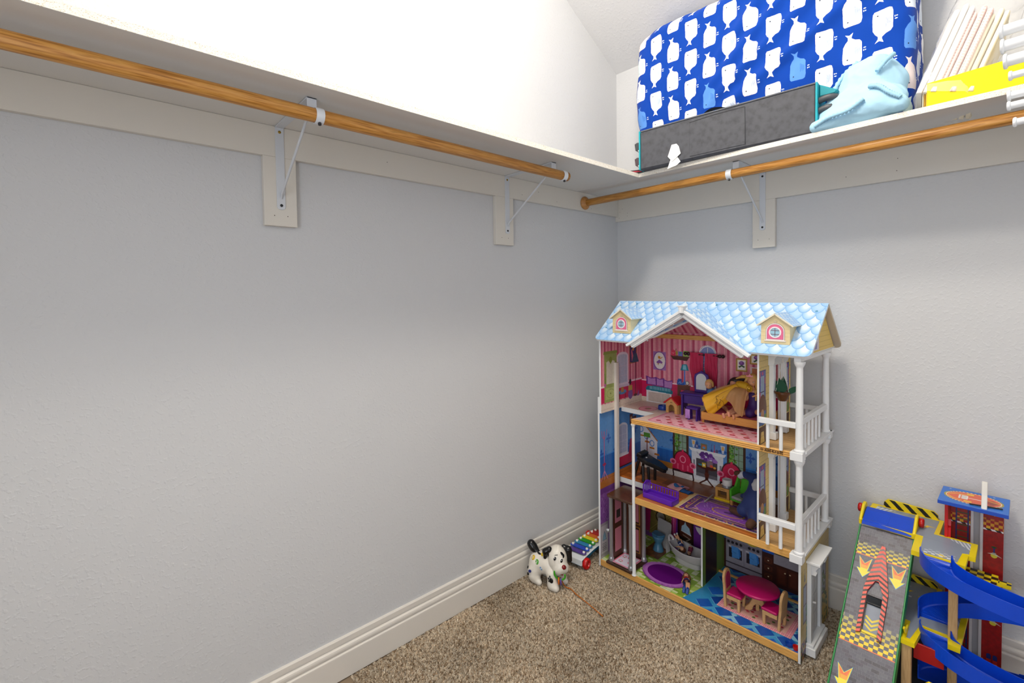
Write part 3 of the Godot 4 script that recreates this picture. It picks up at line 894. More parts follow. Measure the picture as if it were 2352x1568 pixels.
func tex_top_back() -> ImageTexture:
	var c = Cv.new(0.017, 0.678, 0.70, 1.05, 1400, "e79aa8")
	pink_stripes(c, 0.017, 0.70, 0.70, 1.06)
	c.rect(0, 0.728, 0.7, 0.806, "d01f5a"); c.rect(0, 0.806, 0.7, 0.8125, "f6dfe2"); c.rect(0, 0.70, 0.7, 0.728, "ecdccb")
	for y in [0.708, 0.718]: c.rect(0, y, 0.7, y + 0.0008, "c9b5a0")
	# window seat with cushions
	c.rect(0.042, 0.703, 0.176, 0.765, "eef0f2"); c.rect(0.052, 0.709, 0.166, 0.754, "c8b9ad")
	for i in 32: c.rect(0.053 + 0.0035 * i, 0.709, 0.0545 + 0.0035 * i, 0.754, "e3d9d0")
	c.poly([0.04, 0.762, 0.182, 0.757, 0.182, 0.771, 0.17, 0.782, 0.09, 0.787, 0.05, 0.783, 0.04, 0.772], "1b7f95")
	for i in 14: c.rect(0.062 + 0.008 * i, 0.768, 0.065 + 0.008 * i, 0.782, "a9d9e6")
	for q in [[0.043, 0.788, 0.052], [0.094, 0.787, 0.042], [0.134, 0.782, 0.045]]:
		var x: float = q[0]
		var y: float = q[1]
		var w: float = q[2]
		c.poly([x, y + 0.002, x + w, y - 0.001, x + w + 0.003, y + 0.042, x + w * 0.5, y + 0.036, x - 0.002, y + 0.044], "6b2f8a")
		c.poly([x + 0.006, y + 0.004, x + w - 0.002, y + 0.003, x + w, y + 0.036, x + w * 0.5, y + 0.032, x + 0.006, y + 0.037], "b882c4")
	# oval picture
	c.rect(0.081, 0.866, 0.148, 0.955, "a874b8"); c.ell(0.1145, 0.911, 0.034, 0.045, "6a3a8f"); c.ell(0.1145, 0.911, 0.031, 0.042, "b795cc"); c.ell(0.1145, 0.911, 0.029, 0.04, "efe9e4")
	c.ell(0.113, 0.927, 0.007, 0.007, "d8902e"); c.poly([0.098, 0.904, 0.113, 0.917, 0.131, 0.905, 0.128, 0.899, 0.1, 0.899], "8a56a8"); c.poly([0.104, 0.899, 0.108, 0.888, 0.111, 0.899], "b8662e"); c.poly([0.124, 0.899, 0.131, 0.892, 0.128, 0.9], "b8662e"); c.line([0.118, 0.92, 0.13, 0.93], 0.003, "c87830")
	# little shelf with toys
	c.poly([0.173, 0.944, 0.266, 0.943, 0.264, 0.938, 0.254, 0.922, 0.186, 0.924, 0.175, 0.938], "4a231c"); c.rect(0.173, 0.938, 0.266, 0.941, "6b3428")
	c.ell(0.186, 0.955, 0.012, 0.015, "d8355a"); c.rect(0.174, 0.942, 0.198, 0.954, "d8355a"); c.line([0.18, 0.956, 0.186, 0.952, 0.19, 0.957], 0.0015, "f6c8c8"); c.line([0.196, 0.96, 0.2, 0.976, 0.206, 0.962], 0.0015, "7a5a20"); c.ell(0.203, 0.955, 0.005, 0.011, "a89a3a")
	c.rect(0.211, 0.942, 0.232, 0.963, "6a74c0"); c.rect(0.216, 0.953, 0.227, 0.963, "3f9a92"); c.rect(0.235, 0.942, 0.262, 0.967, "93bb58"); c.rect(0.24, 0.948, 0.256, 0.962, "b4d47c")
	# table lamp, cradle, clock, cabinet
	c.rect(0.206, 0.742, 0.268, 0.807, "6b3a2a"); c.rect(0.206, 0.805, 0.272, 0.811, "7d4732"); c.rect(0.224, 0.765, 0.24, 0.785, "d8355a")
	c.poly([0.221, 0.876, 0.263, 0.878, 0.254, 0.906, 0.231, 0.905], "147f92"); c.poly([0.233, 0.88, 0.252, 0.881, 0.249, 0.902, 0.235, 0.902], "7fc4d8"); c.rect(0.239, 0.815, 0.245, 0.877, "2e6fd0"); c.ell(0.242, 0.818, 0.008, 0.008, "2e6fd0")
	c.poly([0.204, 0.808, 0.238, 0.808, 0.24, 0.818, 0.228, 0.82, 0.226, 0.836, 0.212, 0.836, 0.205, 0.826], "1f50a8"); c.line([0.21, 0.814, 0.222, 0.824, 0.22, 0.814, 0.232, 0.818], 0.002, "8fb4ea")
	c.ell(0.255, 0.82, 0.009, 0.01, "4a4038"); c.ell(0.255, 0.82, 0.007, 0.008, "e2ddd6"); c.line([0.255, 0.82, 0.255, 0.826], 0.001, "333333")
	# arched window behind the curtains
	c.win(0.312, 0.80, 0.078, 0.165, "efeaf0", "8896cc", "e8e4ec", 2, 5, 0.036, 0.008)
	for i in 4: c.line([0.318, 0.82 + 0.03 * i, 0.384, 0.86 + 0.03 * i], 0.002, "2f6a58" if i < 2 else "dfe4f2")
	c.ring(0.351, 0.966, 0.034, 0.033, 0.0012, "50505c", 0, PI)
	# two rose pictures and a third, lower
	for q in [[0.474, 0.899, 0.521, 0.955], [0.531, 0.933, 0.585, 0.978]]:
		c.rect(q[0], q[1], q[2], q[3], "a87f2e"); c.rect(q[0] + 0.004, q[1] + 0.004, q[2] - 0.004, q[3] - 0.004, "d8b45c"); c.rect(q[0] + 0.007, q[1] + 0.007, q[2] - 0.007, q[3] - 0.007, "efebe4")
		var x: float = (q[0] + q[2]) / 2
		var y: float = (q[1] + q[3]) / 2
		c.ell(x, y + 0.007, 0.011, 0.009, "7a3a8e"); c.ell(x - 0.002, y + 0.009, 0.005, 0.004, "a066b4"); c.poly([x, y, x - 0.014, y - 0.008, x - 0.008, y - 0.013, x, y - 0.006, x + 0.009, y - 0.012, x + 0.014, y - 0.006], "2c4a24")
	c.rect(0.534, 0.884, 0.6, 0.922, "e8d9d8"); c.rect(0.54, 0.888, 0.575, 0.918, "cf7f4e")
	c.grain(0.045, 3)
	return c.tex()

func tex_top_left() -> ImageTexture:
	# horizontal axis is depth, drawn front edge to the left
	var c = Cv.new(0.0, 0.35, 0.70, 1.03, 1400, "e79aa8", true)
	pink_stripes(c, 0.0, 0.36, 0.70, 1.04)
	c.rect(0, 0.742, 0.36, 0.812, "d01f5a"); c.rect(0, 0.812, 0.36, 0.82, "f6dfe2"); c.rect(0, 0.70, 0.36, 0.738, "ecdccb")
	for y in [0.712, 0.724]: c.rect(0, y, 0.36, y + 0.0009, "c4b09c")
	# green wardrobe
	c.rect(0.225, 0.742, 0.325, 0.965, "98a85a"); c.poly([0.218, 0.962, 0.332, 0.962, 0.327, 0.975, 0.223, 0.975], "8a9a44"); c.rect(0.24, 0.825, 0.308, 0.945, "d9d6c4"); c.poly([0.24, 0.925, 0.258, 0.932, 0.274, 0.915, 0.29, 0.932, 0.308, 0.925, 0.308, 0.95, 0.24, 0.95], "98a85a"); c.ell(0.274, 0.935, 0.012, 0.014, "7f9430")
	c.rect(0.236, 0.755, 0.314, 0.808, "b4c078"); c.ring(0.275, 0.78, 0.03, 0.02, 0.0012, "64742e"); c.ell(0.275, 0.78, 0.003, 0.004, "64742e")
	c.ell(0.318, 0.822, 0.008, 0.009, "b06a98"); c.line([0.318, 0.83, 0.321, 0.875], 0.004, "4f7a3a")
	c.win(0.126, 0.805, 0.098, 0.135, "e6dbe8", "b9c4d8", "ded4e2", 3, 3, 0.022, 0.011); c.rect(0.118, 0.795, 0.23, 0.806, "d8c8dc")
	# picture, lamp, chair, basket
	c.rect(0.05, 0.899, 0.116, 0.984, "a8602e"); c.rect(0.056, 0.905, 0.11, 0.978, "20286e"); c.poly([0.074, 0.915, 0.09, 0.96, 0.097, 0.97, 0.1, 0.955, 0.094, 0.91], "d06a80"); c.ell(0.082, 0.967, 0.008, 0.008, "d89a48")
	c.poly([0.095, 0.902, 0.031, 0.902, 0.05, 0.945, 0.076, 0.945], "10506e"); c.rect(0.061, 0.745, 0.0645, 0.902, "3a1c22"); c.ell(0.063, 0.742, 0.016, 0.006, "54232a")
	c.ell(0.177, 0.772, 0.033, 0.011, "5b8fc4"); c.poly([0.165, 0.772, 0.19, 0.772, 0.188, 0.796, 0.168, 0.796], "c88a40"); c.line([0.2, 0.768, 0.204, 0.73], 0.003, "2c1820"); c.line([0.155, 0.768, 0.151, 0.735], 0.003, "2c1820")
	c.ell(0.108, 0.752, 0.02, 0.024, "8a5aa8"); c.rect(0.092, 0.77, 0.126, 0.795, "c8a848"); c.ell(0.11, 0.812, 0.01, 0.014, "2a1418")
	c.poly([0.05, 0.735, 0.028, 0.735, 0.03, 0.765, 0.04, 0.752], "9a62a8")
	c.grain(0.045, 5)
	return c.tex()

func damask(c: Cv, xa: float, xb: float, ya: float, yb: float, x0: float, y0: float, step: float):
	c.rect(xa, ya, xb, yb, "5c93cf")
	var j = 0
	var y = y0
	while y > ya - 0.03:
		var x = x0 - (step / 2 if j % 2 else 0.0)
		while x > xa: x -= step
		while x < xb + step:
			for e in [[0, 1], [0, -1], [1, 0], [-1, 0]]:
				c.poly([x + e[0] * 0.021, y + e[1] * 0.026, x + e[0] * 0.010 + e[1] * 0.007, y + e[1] * 0.013 + e[0] * 0.007, x + e[0] * 0.003, y + e[1] * 0.003, x + e[0] * 0.010 - e[1] * 0.007, y + e[1] * 0.013 - e[0] * 0.007], "1f5bb4")
			c.ell(x, y, 0.006, 0.007, "1f5bb4")
			c.ring(x + step / 2, y, 0.006, 0.009, 0.002, "4a86b8", -1.2, 1.6)
			x += step
		y -= 0.062; j += 1

func armchair_print(c: Cv, x: float, y: float, w: float, h: float):
	for s in [0.09, 0.9]: c.line([x + w * s, y + h * 0.3, x + w * s + 0.004, y + h * 0.12, x + w * s - 0.002, y], 0.006, "34151c")
	c.rect(x + w * 0.08, y + h * 0.27, x + w * 0.92, y + h * 0.36, "3a1820")
	c.ell(x + w * 0.5, y + h * 0.66, w * 0.37, h * 0.37, "43161f"); c.ell(x + w * 0.5, y + h * 0.645, w * 0.33, h * 0.34, "cf1b4d")
	c.poly([x + w * 0.06, y + h * 0.34, x + w * 0.94, y + h * 0.34, x + w * 0.88, y + h * 0.62, x + w * 0.12, y + h * 0.62], "cf1b4d")
	for s in [0.3, 0.5, 0.7]: c.rect(x + w * s - 0.004, y + h * 0.36, x + w * s + 0.004, y + h * 0.55, "e8567c")
	for s in [0.1, 0.9]:
		c.ell(x + w * s, y + h * 0.58, w * 0.13, h * 0.1, "e47898"); c.ell(x + w * s, y + h * 0.57, w * 0.07, h * 0.055, "b8204a")
	c.ring(x + w * 0.5, y + h * 0.72, w * 0.11, h * 0.11, 0.004, "ef9ab0"); c.ell(x + w * 0.5, y + h * 1.01, 0.005, 0.006, "d8305a")

func tex_mid_back() -> ImageTexture:
	var c = Cv.new(0.017, 0.678, 0.355, 0.70, 1400, "5c93cf")
	damask(c, 0.0, 0.70, 0.355, 0.70, 0.536, 0.539, 0.115)
	c.rect(0, 0.41, 0.7, 0.493, "1f5fae")
	for i in 130: c.rect(0.006 * i, 0.415, 0.006 * i + 0.001, 0.488, "2f78c8")
	c.rect(0, 0.489, 0.7, 0.496, "3d86d2"); c.rect(0, 0.397, 0.7, 0.43, "b9792e"); c.rect(0, 0.366, 0.7, 0.402, "e4e0da"); c.rect(0, 0.355, 0.7, 0.372, "9a5a24")
	# staircase
	c.poly([0.0, 0.39, 0.107, 0.425, 0.109, 0.52, 0.06, 0.57, 0.0, 0.63], "e6e2e4")
	for i in 4: c.poly([0.016 + 0.026 * i, 0.535 - 0.026 * i, 0.04 + 0.026 * i, 0.535 - 0.026 * i, 0.042 + 0.026 * i, 0.527 - 0.026 * i, 0.014 + 0.026 * i, 0.527 - 0.026 * i], "c4741f")
	for i in 3: c.ring(0.02 + 0.03 * i, 0.562 - 0.03 * i, 0.011, 0.014, 0.004, "4f86c8")
	c.line([0.0, 0.625, 0.06, 0.568, 0.109, 0.52], 0.005, "b86f24"); c.rect(0.058, 0.575, 0.095, 0.61, "6a3a78"); c.rect(0.063, 0.58, 0.09, 0.605, "d8a04a")
	c.poly([0.034, 0.527, 0.071, 0.527, 0.069, 0.549, 0.036, 0.549], "5f9a30"); c.rect(0.0505, 0.42, 0.0545, 0.527, "7a2420")
	# two windows with greenery behind
	for x in [0.189, 0.44]:
		c.rect(x, 0.44, x + 0.077, 0.68, "46260f"); c.rect(x + 0.011, 0.45, x + 0.066, 0.67, "8fb096")
		for i in 90: c.ell(x + 0.012 + c.rng.randf() * c.rng.randf() * 0.03, 0.452 + c.rng.randf() * 0.2, 0.005, 0.004, ["3f7a22", "6ea838", "5a9a2e", "86b84a"][c.rng.randi() % 4])
		for i in range(1, 3): c.rect(x + 0.011 + 0.0183 * i, 0.45, x + 0.013 + 0.0183 * i, 0.67, "4a2a14")
		for i in range(0, 8): c.rect(x + 0.011, 0.458 + 0.028 * i, x + 0.066, 0.4598 + 0.028 * i, "4a2a14")
	# fireplace with mantel pieces and a pedestal table before it
	c.poly([0.268, 0.528, 0.437, 0.528, 0.428, 0.514, 0.277, 0.514], "eef0f2"); c.rect(0.281, 0.392, 0.424, 0.515, "dfe1e6"); c.rect(0.302, 0.405, 0.398, 0.485, "4a464c"); c.rect(0.302, 0.405, 0.398, 0.42, "6a666c"); c.rect(0.272, 0.385, 0.434, 0.397, "eef0f2")
	for x in [0.288, 0.408]: c.rect(x, 0.43, x + 0.008, 0.475, "8a8c94")
	c.ring(0.325, 0.512, 0.018, 0.009, 0.003, "9aa0aa", PI, TAU)
	for x in [0.28, 0.412]:
		c.poly([x, 0.565, x + 0.02, 0.565, x + 0.016, 0.545, x + 0.013, 0.53, x + 0.007, 0.53, x + 0.004, 0.545], "d8dce6"); c.rect(x + 0.005, 0.545, x + 0.015, 0.56, "e8b86a")
	c.rect(0.298, 0.53, 0.313, 0.547, "4a4a78"); c.rect(0.301, 0.533, 0.31, 0.544, "9aa4c8"); c.rect(0.324, 0.528, 0.352, 0.556, "8a7a50"); c.ell(0.338, 0.542, 0.01, 0.009, "d86a48"); c.ell(0.338, 0.539, 0.006, 0.005, "4aa8d8")
	for q in [[0.368, "3a3a92"], [0.38, "b83a62"]]: c.poly([q[0], 0.528, q[0] + 0.01, 0.528, q[0] + 0.006, 0.54, q[0] + 0.006, 0.562, q[0] + 0.004, 0.562, q[0] + 0.004, 0.54], q[1])
	c.ell(0.396, 0.535, 0.006, 0.008, "5a5a88")
	c.ell(0.352, 0.452, 0.046, 0.011, "4a1c14"); c.rect(0.344, 0.395, 0.358, 0.446, "43190f"); c.ell(0.351, 0.418, 0.01, 0.012, "5a2616"); c.line([0.352, 0.398, 0.33, 0.382, 0.318, 0.372], 0.006, "43190f"); c.line([0.352, 0.398, 0.37, 0.38, 0.383, 0.37], 0.006, "43190f")
	for i in 22: c.ell(0.325 + c.rng.randf() * 0.068, 0.484 + c.rng.randf() * 0.03, 0.009, 0.008, ["6a3092", "8a4aae", "5a2880", "a070c0"][c.rng.randi() % 4])
	c.rect(0.352, 0.456, 0.378, 0.482, "8a7078"); c.rect(0.33, 0.45, 0.346, 0.47, "d8b82e"); c.ell(0.338, 0.46, 0.004, 0.005, "f2ecd0"); c.ell(0.372, 0.462, 0.008, 0.006, "d85a3a"); c.ell(0.386, 0.458, 0.006, 0.005, "e0a83a"); c.rect(0.312, 0.454, 0.33, 0.462, "2f8a9a")
	armchair_print(c, 0.178, 0.362, 0.12, 0.138)
	armchair_print(c, 0.4, 0.362, 0.118, 0.135)
	c.grain(0.045, 8)
	return c.tex()

func tex_mid_left() -> ImageTexture:
	# both lower storeys of the left side: parlour above, bathroom below
	var c = Cv.new(0.0, 0.35, 0.0, 0.772, 1200, "5c93cf", true)
	damask(c, 0.0, 0.36, 0.40, 0.78, 0.282, 0.572, 0.115)
	c.rect(0, 0.402, 0.36, 0.497, "1f5fae"); c.rect(0, 0.497, 0.36, 0.503, "3d86d2")
	for i in 60: c.rect(0.006 * i, 0.405, 0.006 * i + 0.001, 0.497, "2f78c8")
	c.rect(0, 0.352, 0.36, 0.402, "b4692a")
	for i in 3: c.rect(0, 0.362 + 0.013 * i, 0.36, 0.363 + 0.013 * i, "7a4418")
	# coat stand
	c.line([0.316, 0.4, 0.316, 0.61], 0.004, "d05a86"); c.ell(0.316, 0.459, 0.014, 0.007, "a82a5a"); c.line([0.342, 0.385, 0.316, 0.43, 0.29, 0.388], 0.004, "d87aa0"); c.line([0.316, 0.43, 0.316, 0.386], 0.003, "d87aa0")
	for s in [-1, 1]: c.line([0.316, 0.575, 0.316 + s * 0.016, 0.59, 0.316 + s * 0.02, 0.615], 0.003, "d05a86")
	c.line([0.305, 0.52, 0.296, 0.455], 0.004, "3f6ab4")
	c.win(0.122, 0.468, 0.088, 0.13, "e4dde6", "b4b6d0", "d8d2e0", 4, 4, 0.024, 0.01); c.rect(0.112, 0.46, 0.22, 0.469, "efe8f0")
	c.rect(0.086, 0.44, 0.225, 0.46, "c81a4a"); c.poly([0.086, 0.44, 0.12, 0.44, 0.1, 0.53, 0.086, 0.53], "b81846"); c.rect(0.08, 0.415, 0.225, 0.444, "c0204e"); c.rect(0.08, 0.41, 0.225, 0.416, "30121a")
	for q in [[0.09, 0.6], [0.06, 0.585]]: c.rect(q[0] - 0.014, q[1], q[0] + 0.014, q[1] + 0.05, "6a3a28"); c.ell(q[0], q[1] + 0.025, 0.009, 0.014, "d8a074")
	# bathroom
	c.rect(0, 0.0, 0.36, 0.352, "8f55a4"); c.rect(0, 0.325, 0.36, 0.352, "713a88")
	for i in 200:
		var x = c.rng.randf() * 0.36
		var y = 0.19 + c.rng.randf() * 0.13
		c.line([x, y, x + c.rng.randf_range(-0.012, 0.012), y + c.rng.randf_range(0.002, 0.014)], 0.0025, "6a2f80" if i % 3 else "b488c4")
	c.rect(0.288, 0.036, 0.352, 0.19, "a69aa0"); c.rect(0.294, 0.05, 0.346, 0.178, "c9c0c4"); c.poly([0.305, 0.11, 0.335, 0.11, 0.33, 0.135, 0.32, 0.15, 0.31, 0.135], "8fb4c8"); c.line([0.305, 0.11, 0.335, 0.11, 0.32, 0.15, 0.305, 0.11], 0.002, "5f6a78")
	for i in 5: c.rect(0.303, 0.06 + 0.008 * i, 0.337, 0.064 + 0.008 * i, "7c7478")
	c.rect(0, 0.0, 0.28, 0.05, "9ab454"); c.rect(0.28, 0.03, 0.36, 0.04, "b4a8ac")
	c.grain(0.045, 9)
	return c.tex()

func tex_bath_back() -> ImageTexture:
	var c = Cv.new(0.017, 0.425, 0.03, 0.348, 1400, "7d3f94")
	c.rect(0.0, 0.03, 0.43, 0.35, "7d3f94")
	c.rect(0.062, 0.05, 0.19, 0.35, "7a6a34")
	for i in 14:
		c.line([0.05 + 0.014 * i, 0.05, 0.2 + 0.014 * i, 0.2], 0.002, "a8984e"); c.line([0.05 + 0.014 * i, 0.2, 0.2 + 0.014 * i, 0.05], 0.002, "a8984e")
	c.rect(0.19, 0.03, 0.43, 0.35, "6a2a86")
	c.poly([0.03, 0.05, 0.066, 0.06, 0.075, 0.2, 0.04, 0.2], "b02068"); c.poly([0.178, 0.05, 0.2, 0.05, 0.21, 0.2, 0.186, 0.2], "c23a7c"); c.line([0.19, 0.07, 0.197, 0.2], 0.004, "e07aa8")
	c.ring(0.126, 0.145, 0.025, 0.028, 0.005, "2a1a16"); c.ell(0.126, 0.147, 0.019, 0.022, "8a8478")
	c.rect(0.214, 0.05, 0.292, 0.215, "2e140e"); c.rect(0.224, 0.09, 0.282, 0.2, "5a2a1c"); c.poly([0.232, 0.118, 0.28, 0.108, 0.272, 0.14, 0.258, 0.15, 0.252, 0.165, 0.246, 0.15, 0.234, 0.14], "a8c4d4"); c.line([0.232, 0.118, 0.28, 0.108], 0.004, "e0e6ec"); c.line([0.24, 0.1, 0.275, 0.09, 0.255, 0.075, 0.28, 0.07], 0.004, "a89488")
	c.poly([0.3, 0.16, 0.34, 0.16, 0.334, 0.135, 0.322, 0.128, 0.308, 0.142], "cfc9cc")
	c.rect(0.3, 0.03, 0.43, 0.06, "6a2a86")
	c.grain(0.045, 12)
	return c.tex()

func tex_kitchen_back() -> ImageTexture:
	var c = Cv.new(0.43, 0.809, 0.03, 0.348, 1400, "6a7a2e")
	c.rect(0.43, 0.03, 0.81, 0.165, "3a1810"); c.rect(0.4, 0.157, 0.436, 0.2, "1f5ab0")
	c.rect(0.585, 0.157, 0.63, 0.172, "2460c0"); c.rect(0.585, 0.172, 0.81, 0.2, "5a7ab8")
	c.rect(0.437, 0.036, 0.584, 0.166, "8d8792"); c.rect(0.437, 0.139, 0.584, 0.158, "7b7480")
	for i in 8:
		if i != 4: c.ell(0.448 + 0.0172 * i, 0.148, 0.0058, 0.0058, "1c1418")
	for x in [0.444, 0.516]:
		c.rect(x, 0.062, x + 0.066, 0.136, "9a94a0"); c.rect(x + 0.006, 0.082, x + 0.06, 0.124, "2c2028"); c.rect(x + 0.004, 0.128, x + 0.062, 0.132, "c8c4cc")
	c.rect(0.437, 0.056, 0.584, 0.06, "3a3038"); c.rect(0.437, 0.038, 0.584, 0.05, "948c98")
	for x in [0.46, 0.533]:
		c.poly([x, 0.132, x + 0.03, 0.132, x + 0.034, 0.086, x + 0.003, 0.082], "4f92d8"); c.poly([x + 0.028, 0.13, x + 0.036, 0.128, x + 0.04, 0.098, x + 0.034, 0.092], "2f74c4"); c.line([x + 0.002, 0.11, x + 0.02, 0.106], 0.0015, "2a62a8")
	c.ell(0.462, 0.17, 0.02, 0.007, "b03a6a"); c.ell(0.545, 0.168, 0.02, 0.008, "c8b030")
	for y in [0.126, 0.094, 0.06]:
		c.rect(0.592, y - 0.012, 0.624, y + 0.012, "4a2214"); c.ring(0.608, y, 0.014, 0.01, 0.001, "6a3a22"); c.ell(0.608, y, 0.0026, 0.0026, "e8d8b0")
	for x in [0.64, 0.682, 0.726, 0.77]:
		c.rect(x, 0.045, x + 0.036, 0.116, "4a2214"); c.rect(x + 0.006, 0.052, x + 0.03, 0.108, "57291a"); c.ell(x + 0.03 if x < 0.66 else x + 0.006, 0.098, 0.0026, 0.0026, "e8d8b0")
	c.rect(0.628, 0.122, 0.8, 0.163, "97919a"); c.rect(0.628, 0.163, 0.8, 0.17, "4a2a24")
	c.rect(0.43, 0.165, 0.81, 0.35, "7a8a3a"); c.rect(0.585, 0.157, 0.63, 0.17, "2460c0")
	c.grain(0.045, 14)
	return c.tex()

func tex_ground_floor() -> ImageTexture:
	var c = Cv.new(0.017, 0.809, 0.0, 0.35, 1200, "86a83c", false, true)
	for i in 24:
		for j in 16:
			var x = 0.017 + 0.024 * i
			var y = 0.024 * j
			c.rect(x, y, x + 0.0225, y + 0.0225, ["8fb33a", "7a9c30", "d5ddb8", "a6c25a"][(i * 2 + j * 3 + (i * j) % 3) % 4])
			if (i + j) % 2: c.rect(x, y + 0.011, x + 0.0225, y + 0.0225, ["c8d4a0", "86aa34"][(i + 2 * j) % 2])
	c.rect(0.11, 0.0, 0.2, 0.17, "6b4424")
	for i in 4:
		for j in 7: c.rect(0.112 + 0.022 * i, 0.002 + 0.024 * j, 0.132 + 0.022 * i, 0.024 + 0.024 * j, ["8a5a30", "764a26"][(i + j) % 2])
	# kitchen: blue lozenges
	c.poly([0.43, -0.01, 0.82, -0.01, 0.82, 0.36, 0.40, 0.36, 0.43, 0.22], "2f86b8")
	for i in 8:
		for j in 8:
			var x = 0.405 + 0.072 * i + (0.036 if j % 2 else 0.0)
			var y = 0.052 * j
			if x < 0.442: continue
			var col: String = ["1450a8", "1c5fbf", "123f92"][(i * 3 + j) % 3]
			c.poly([x + 0.036, y - 0.03, x + 0.068, y + 0.03, x + 0.004, y + 0.03], ["5fa8cc", "3f94c4", "86bcd4"][(i + j * 2) % 3])
			c.poly([x, y - 0.034, x + 0.034, y, x, y + 0.034, x - 0.034, y], col)
			c.line([x - 0.034, y, x, y + 0.034, x + 0.034, y], 0.0012, "9fd0e4")
	# pink check mat in the kitchen
	c.rect(0.515, 0.135, 0.77, 0.292, "d98796")
	for i in 44: c.rect(0.515 + 0.0058 * i, 0.135, 0.5175 + 0.0058 * i, 0.292, "eab6ba")
	for j in 27: c.rect(0.515, 0.135 + 0.0058 * j, 0.77, 0.1362 + 0.0058 * j, "c86a80")
	c.rect(0.535, 0.15, 0.75, 0.275, "d6a79a")
	for i in 40:
		var x = 0.54 + c.rng.randf() * 0.2
		var y = 0.155 + c.rng.randf() * 0.115
		c.ell(x, y, 0.006, 0.005, ["b8304a", "c84a62", "5a7a3a"][i % 3])
	c.grain(0.045, 16)
	return c.tex()

func tex_planks(c: Cv, xa: float, xb: float, ya: float, yb: float, tones: Array):
	var y = ya
	var j = 0
	while y < yb:
		c.rect(xa, y, xb, y + 0.0125, tones[j % tones.size()])
		for i in 12: c.rect(xa + c.rng.randf() * (xb - xa), y + c.rng.randf() * 0.012, xa + c.rng.randf() * (xb - xa), y + c.rng.randf() * 0.012 + 0.0006, tones[(j + i) % tones.size()])
		c.rect(xa, y, xb, y + 0.0009, "5f3512")
		y += 0.0125; j += 1

func tex_mid_floor() -> ImageTexture:
	var c = Cv.new(0.017, 0.69, 0.0, 0.35, 1400, "a85f22", false, true)
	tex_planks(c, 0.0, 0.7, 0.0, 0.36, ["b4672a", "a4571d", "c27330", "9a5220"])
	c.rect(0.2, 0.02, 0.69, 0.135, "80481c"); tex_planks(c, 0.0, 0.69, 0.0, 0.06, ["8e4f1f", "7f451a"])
	c.rect(0.352, 0.128, 0.69, 0.312, "b99a5a")
	for i in 120: c.line([0.352 + c.rng.randf() * 0.02, 0.128 + c.rng.randf() * 0.184, 0.345 + c.rng.randf() * 0.02, 0.128 + c.rng.randf() * 0.184], 0.001, "d0b67a")
	c.rect(0.366, 0.132, 0.69, 0.308, "f0e4c8"); c.rect(0.368, 0.134, 0.69, 0.306, "53286e")
	for i in 240: c.ell(0.37 + c.rng.randf() * 0.31, 0.136 + c.rng.randf() * 0.168, 0.004, 0.003, ["6a3a88", "7a4a9c", "48205f", "8a5cac"][i % 4])
	c.line([0.392, 0.155, 0.66, 0.155, 0.66, 0.285, 0.392, 0.285, 0.392, 0.155], 0.003, "c8a23a")
	c.rect(0.41, 0.168, 0.645, 0.272, "7a3fa0"); c.line([0.41, 0.168, 0.43, 0.18, 0.41, 0.2, 0.41, 0.25, 0.43, 0.262, 0.41, 0.272, 0.645, 0.272, 0.645, 0.168, 0.41, 0.168], 0.0025, "d8b848")
	for i in 90: c.ell(0.415 + c.rng.randf() * 0.225, 0.172 + c.rng.randf() * 0.096, 0.003, 0.002, ["9a62bc", "6a3290", "c8a8dc"][i % 3])
	c.ring(0.53, 0.22, 0.06, 0.03, 0.005, "c89a30"); c.ell(0.53, 0.22, 0.052, 0.025, "8a4fae"); c.ell(0.53, 0.22, 0.016, 0.009, "5a2a80")
	for i in 70:
		var x: float = [0.375 + c.rng.randf() * 0.014, 0.375 + c.rng.randf() * 0.3][i % 2]
		c.ell(x, [0.138 + c.rng.randf() * 0.165, 0.292 + c.rng.randf() * 0.012][i % 2], 0.003, 0.003, ["c8502a", "3f8a4a", "d8a83a", "b03a6a"][c.rng.randi() % 4])
	c.grain(0.045, 18)
	return c.tex()

func tex_top_floor() -> ImageTexture:
	var c = Cv.new(0.017, 0.69, 0.0, 0.35, 1400, "d8c4b4", false, true)
	tex_planks(c, 0.0, 0.7, 0.0, 0.36, ["dcc6b4", "d4bca8"])
	c.rect(0, 0, 0.7, 0.36, "d9c4b6")
	c.ell(0.137, 0.14, 0.04, 0.05, "c8637e"); c.ell(0.137, 0.14, 0.035, 0.044, "e2a2ae"); c.ell(0.137, 0.14, 0.014, 0.018, "b85a5a"); c.ell(0.142, 0.145, 0.008, 0.008, "8a8a4a")
	for i in 14: c.ell(0.245, 0.12 + 0.0145 * i, 0.009, 0.009, "d87a98")
	for i in 32: c.ell(0.25 + 0.0135 * i, 0.316, 0.009, 0.008, "d87a98")
	c.rect(0.246, 0.12, 0.67, 0.316, "e7aebb")
	for i in 14: c.ell(0.668, 0.12 + 0.0145 * i, 0.009, 0.009, "d87a98")
	for i in 8:
		for j in 5:
			var x = 0.275 + 0.05 * i + (0.025 if j % 2 else 0.0)
			var y = 0.14 + 0.038 * j
			c.ell(x, y, 0.011, 0.009, "b01840" if (i + j) % 3 else "d0405e"); c.ell(x - 0.002, y - 0.001, 0.005, 0.004, "d85a70"); c.ell(x + 0.02, y + 0.016, 0.005, 0.004, "c8304f")
			if (i + j) % 2: c.poly([x - 0.012, y + 0.006, x + 0.012, y + 0.009, x, y + 0.013], "4f6a34")
	c.grain(0.08, 19)
	return c.tex()

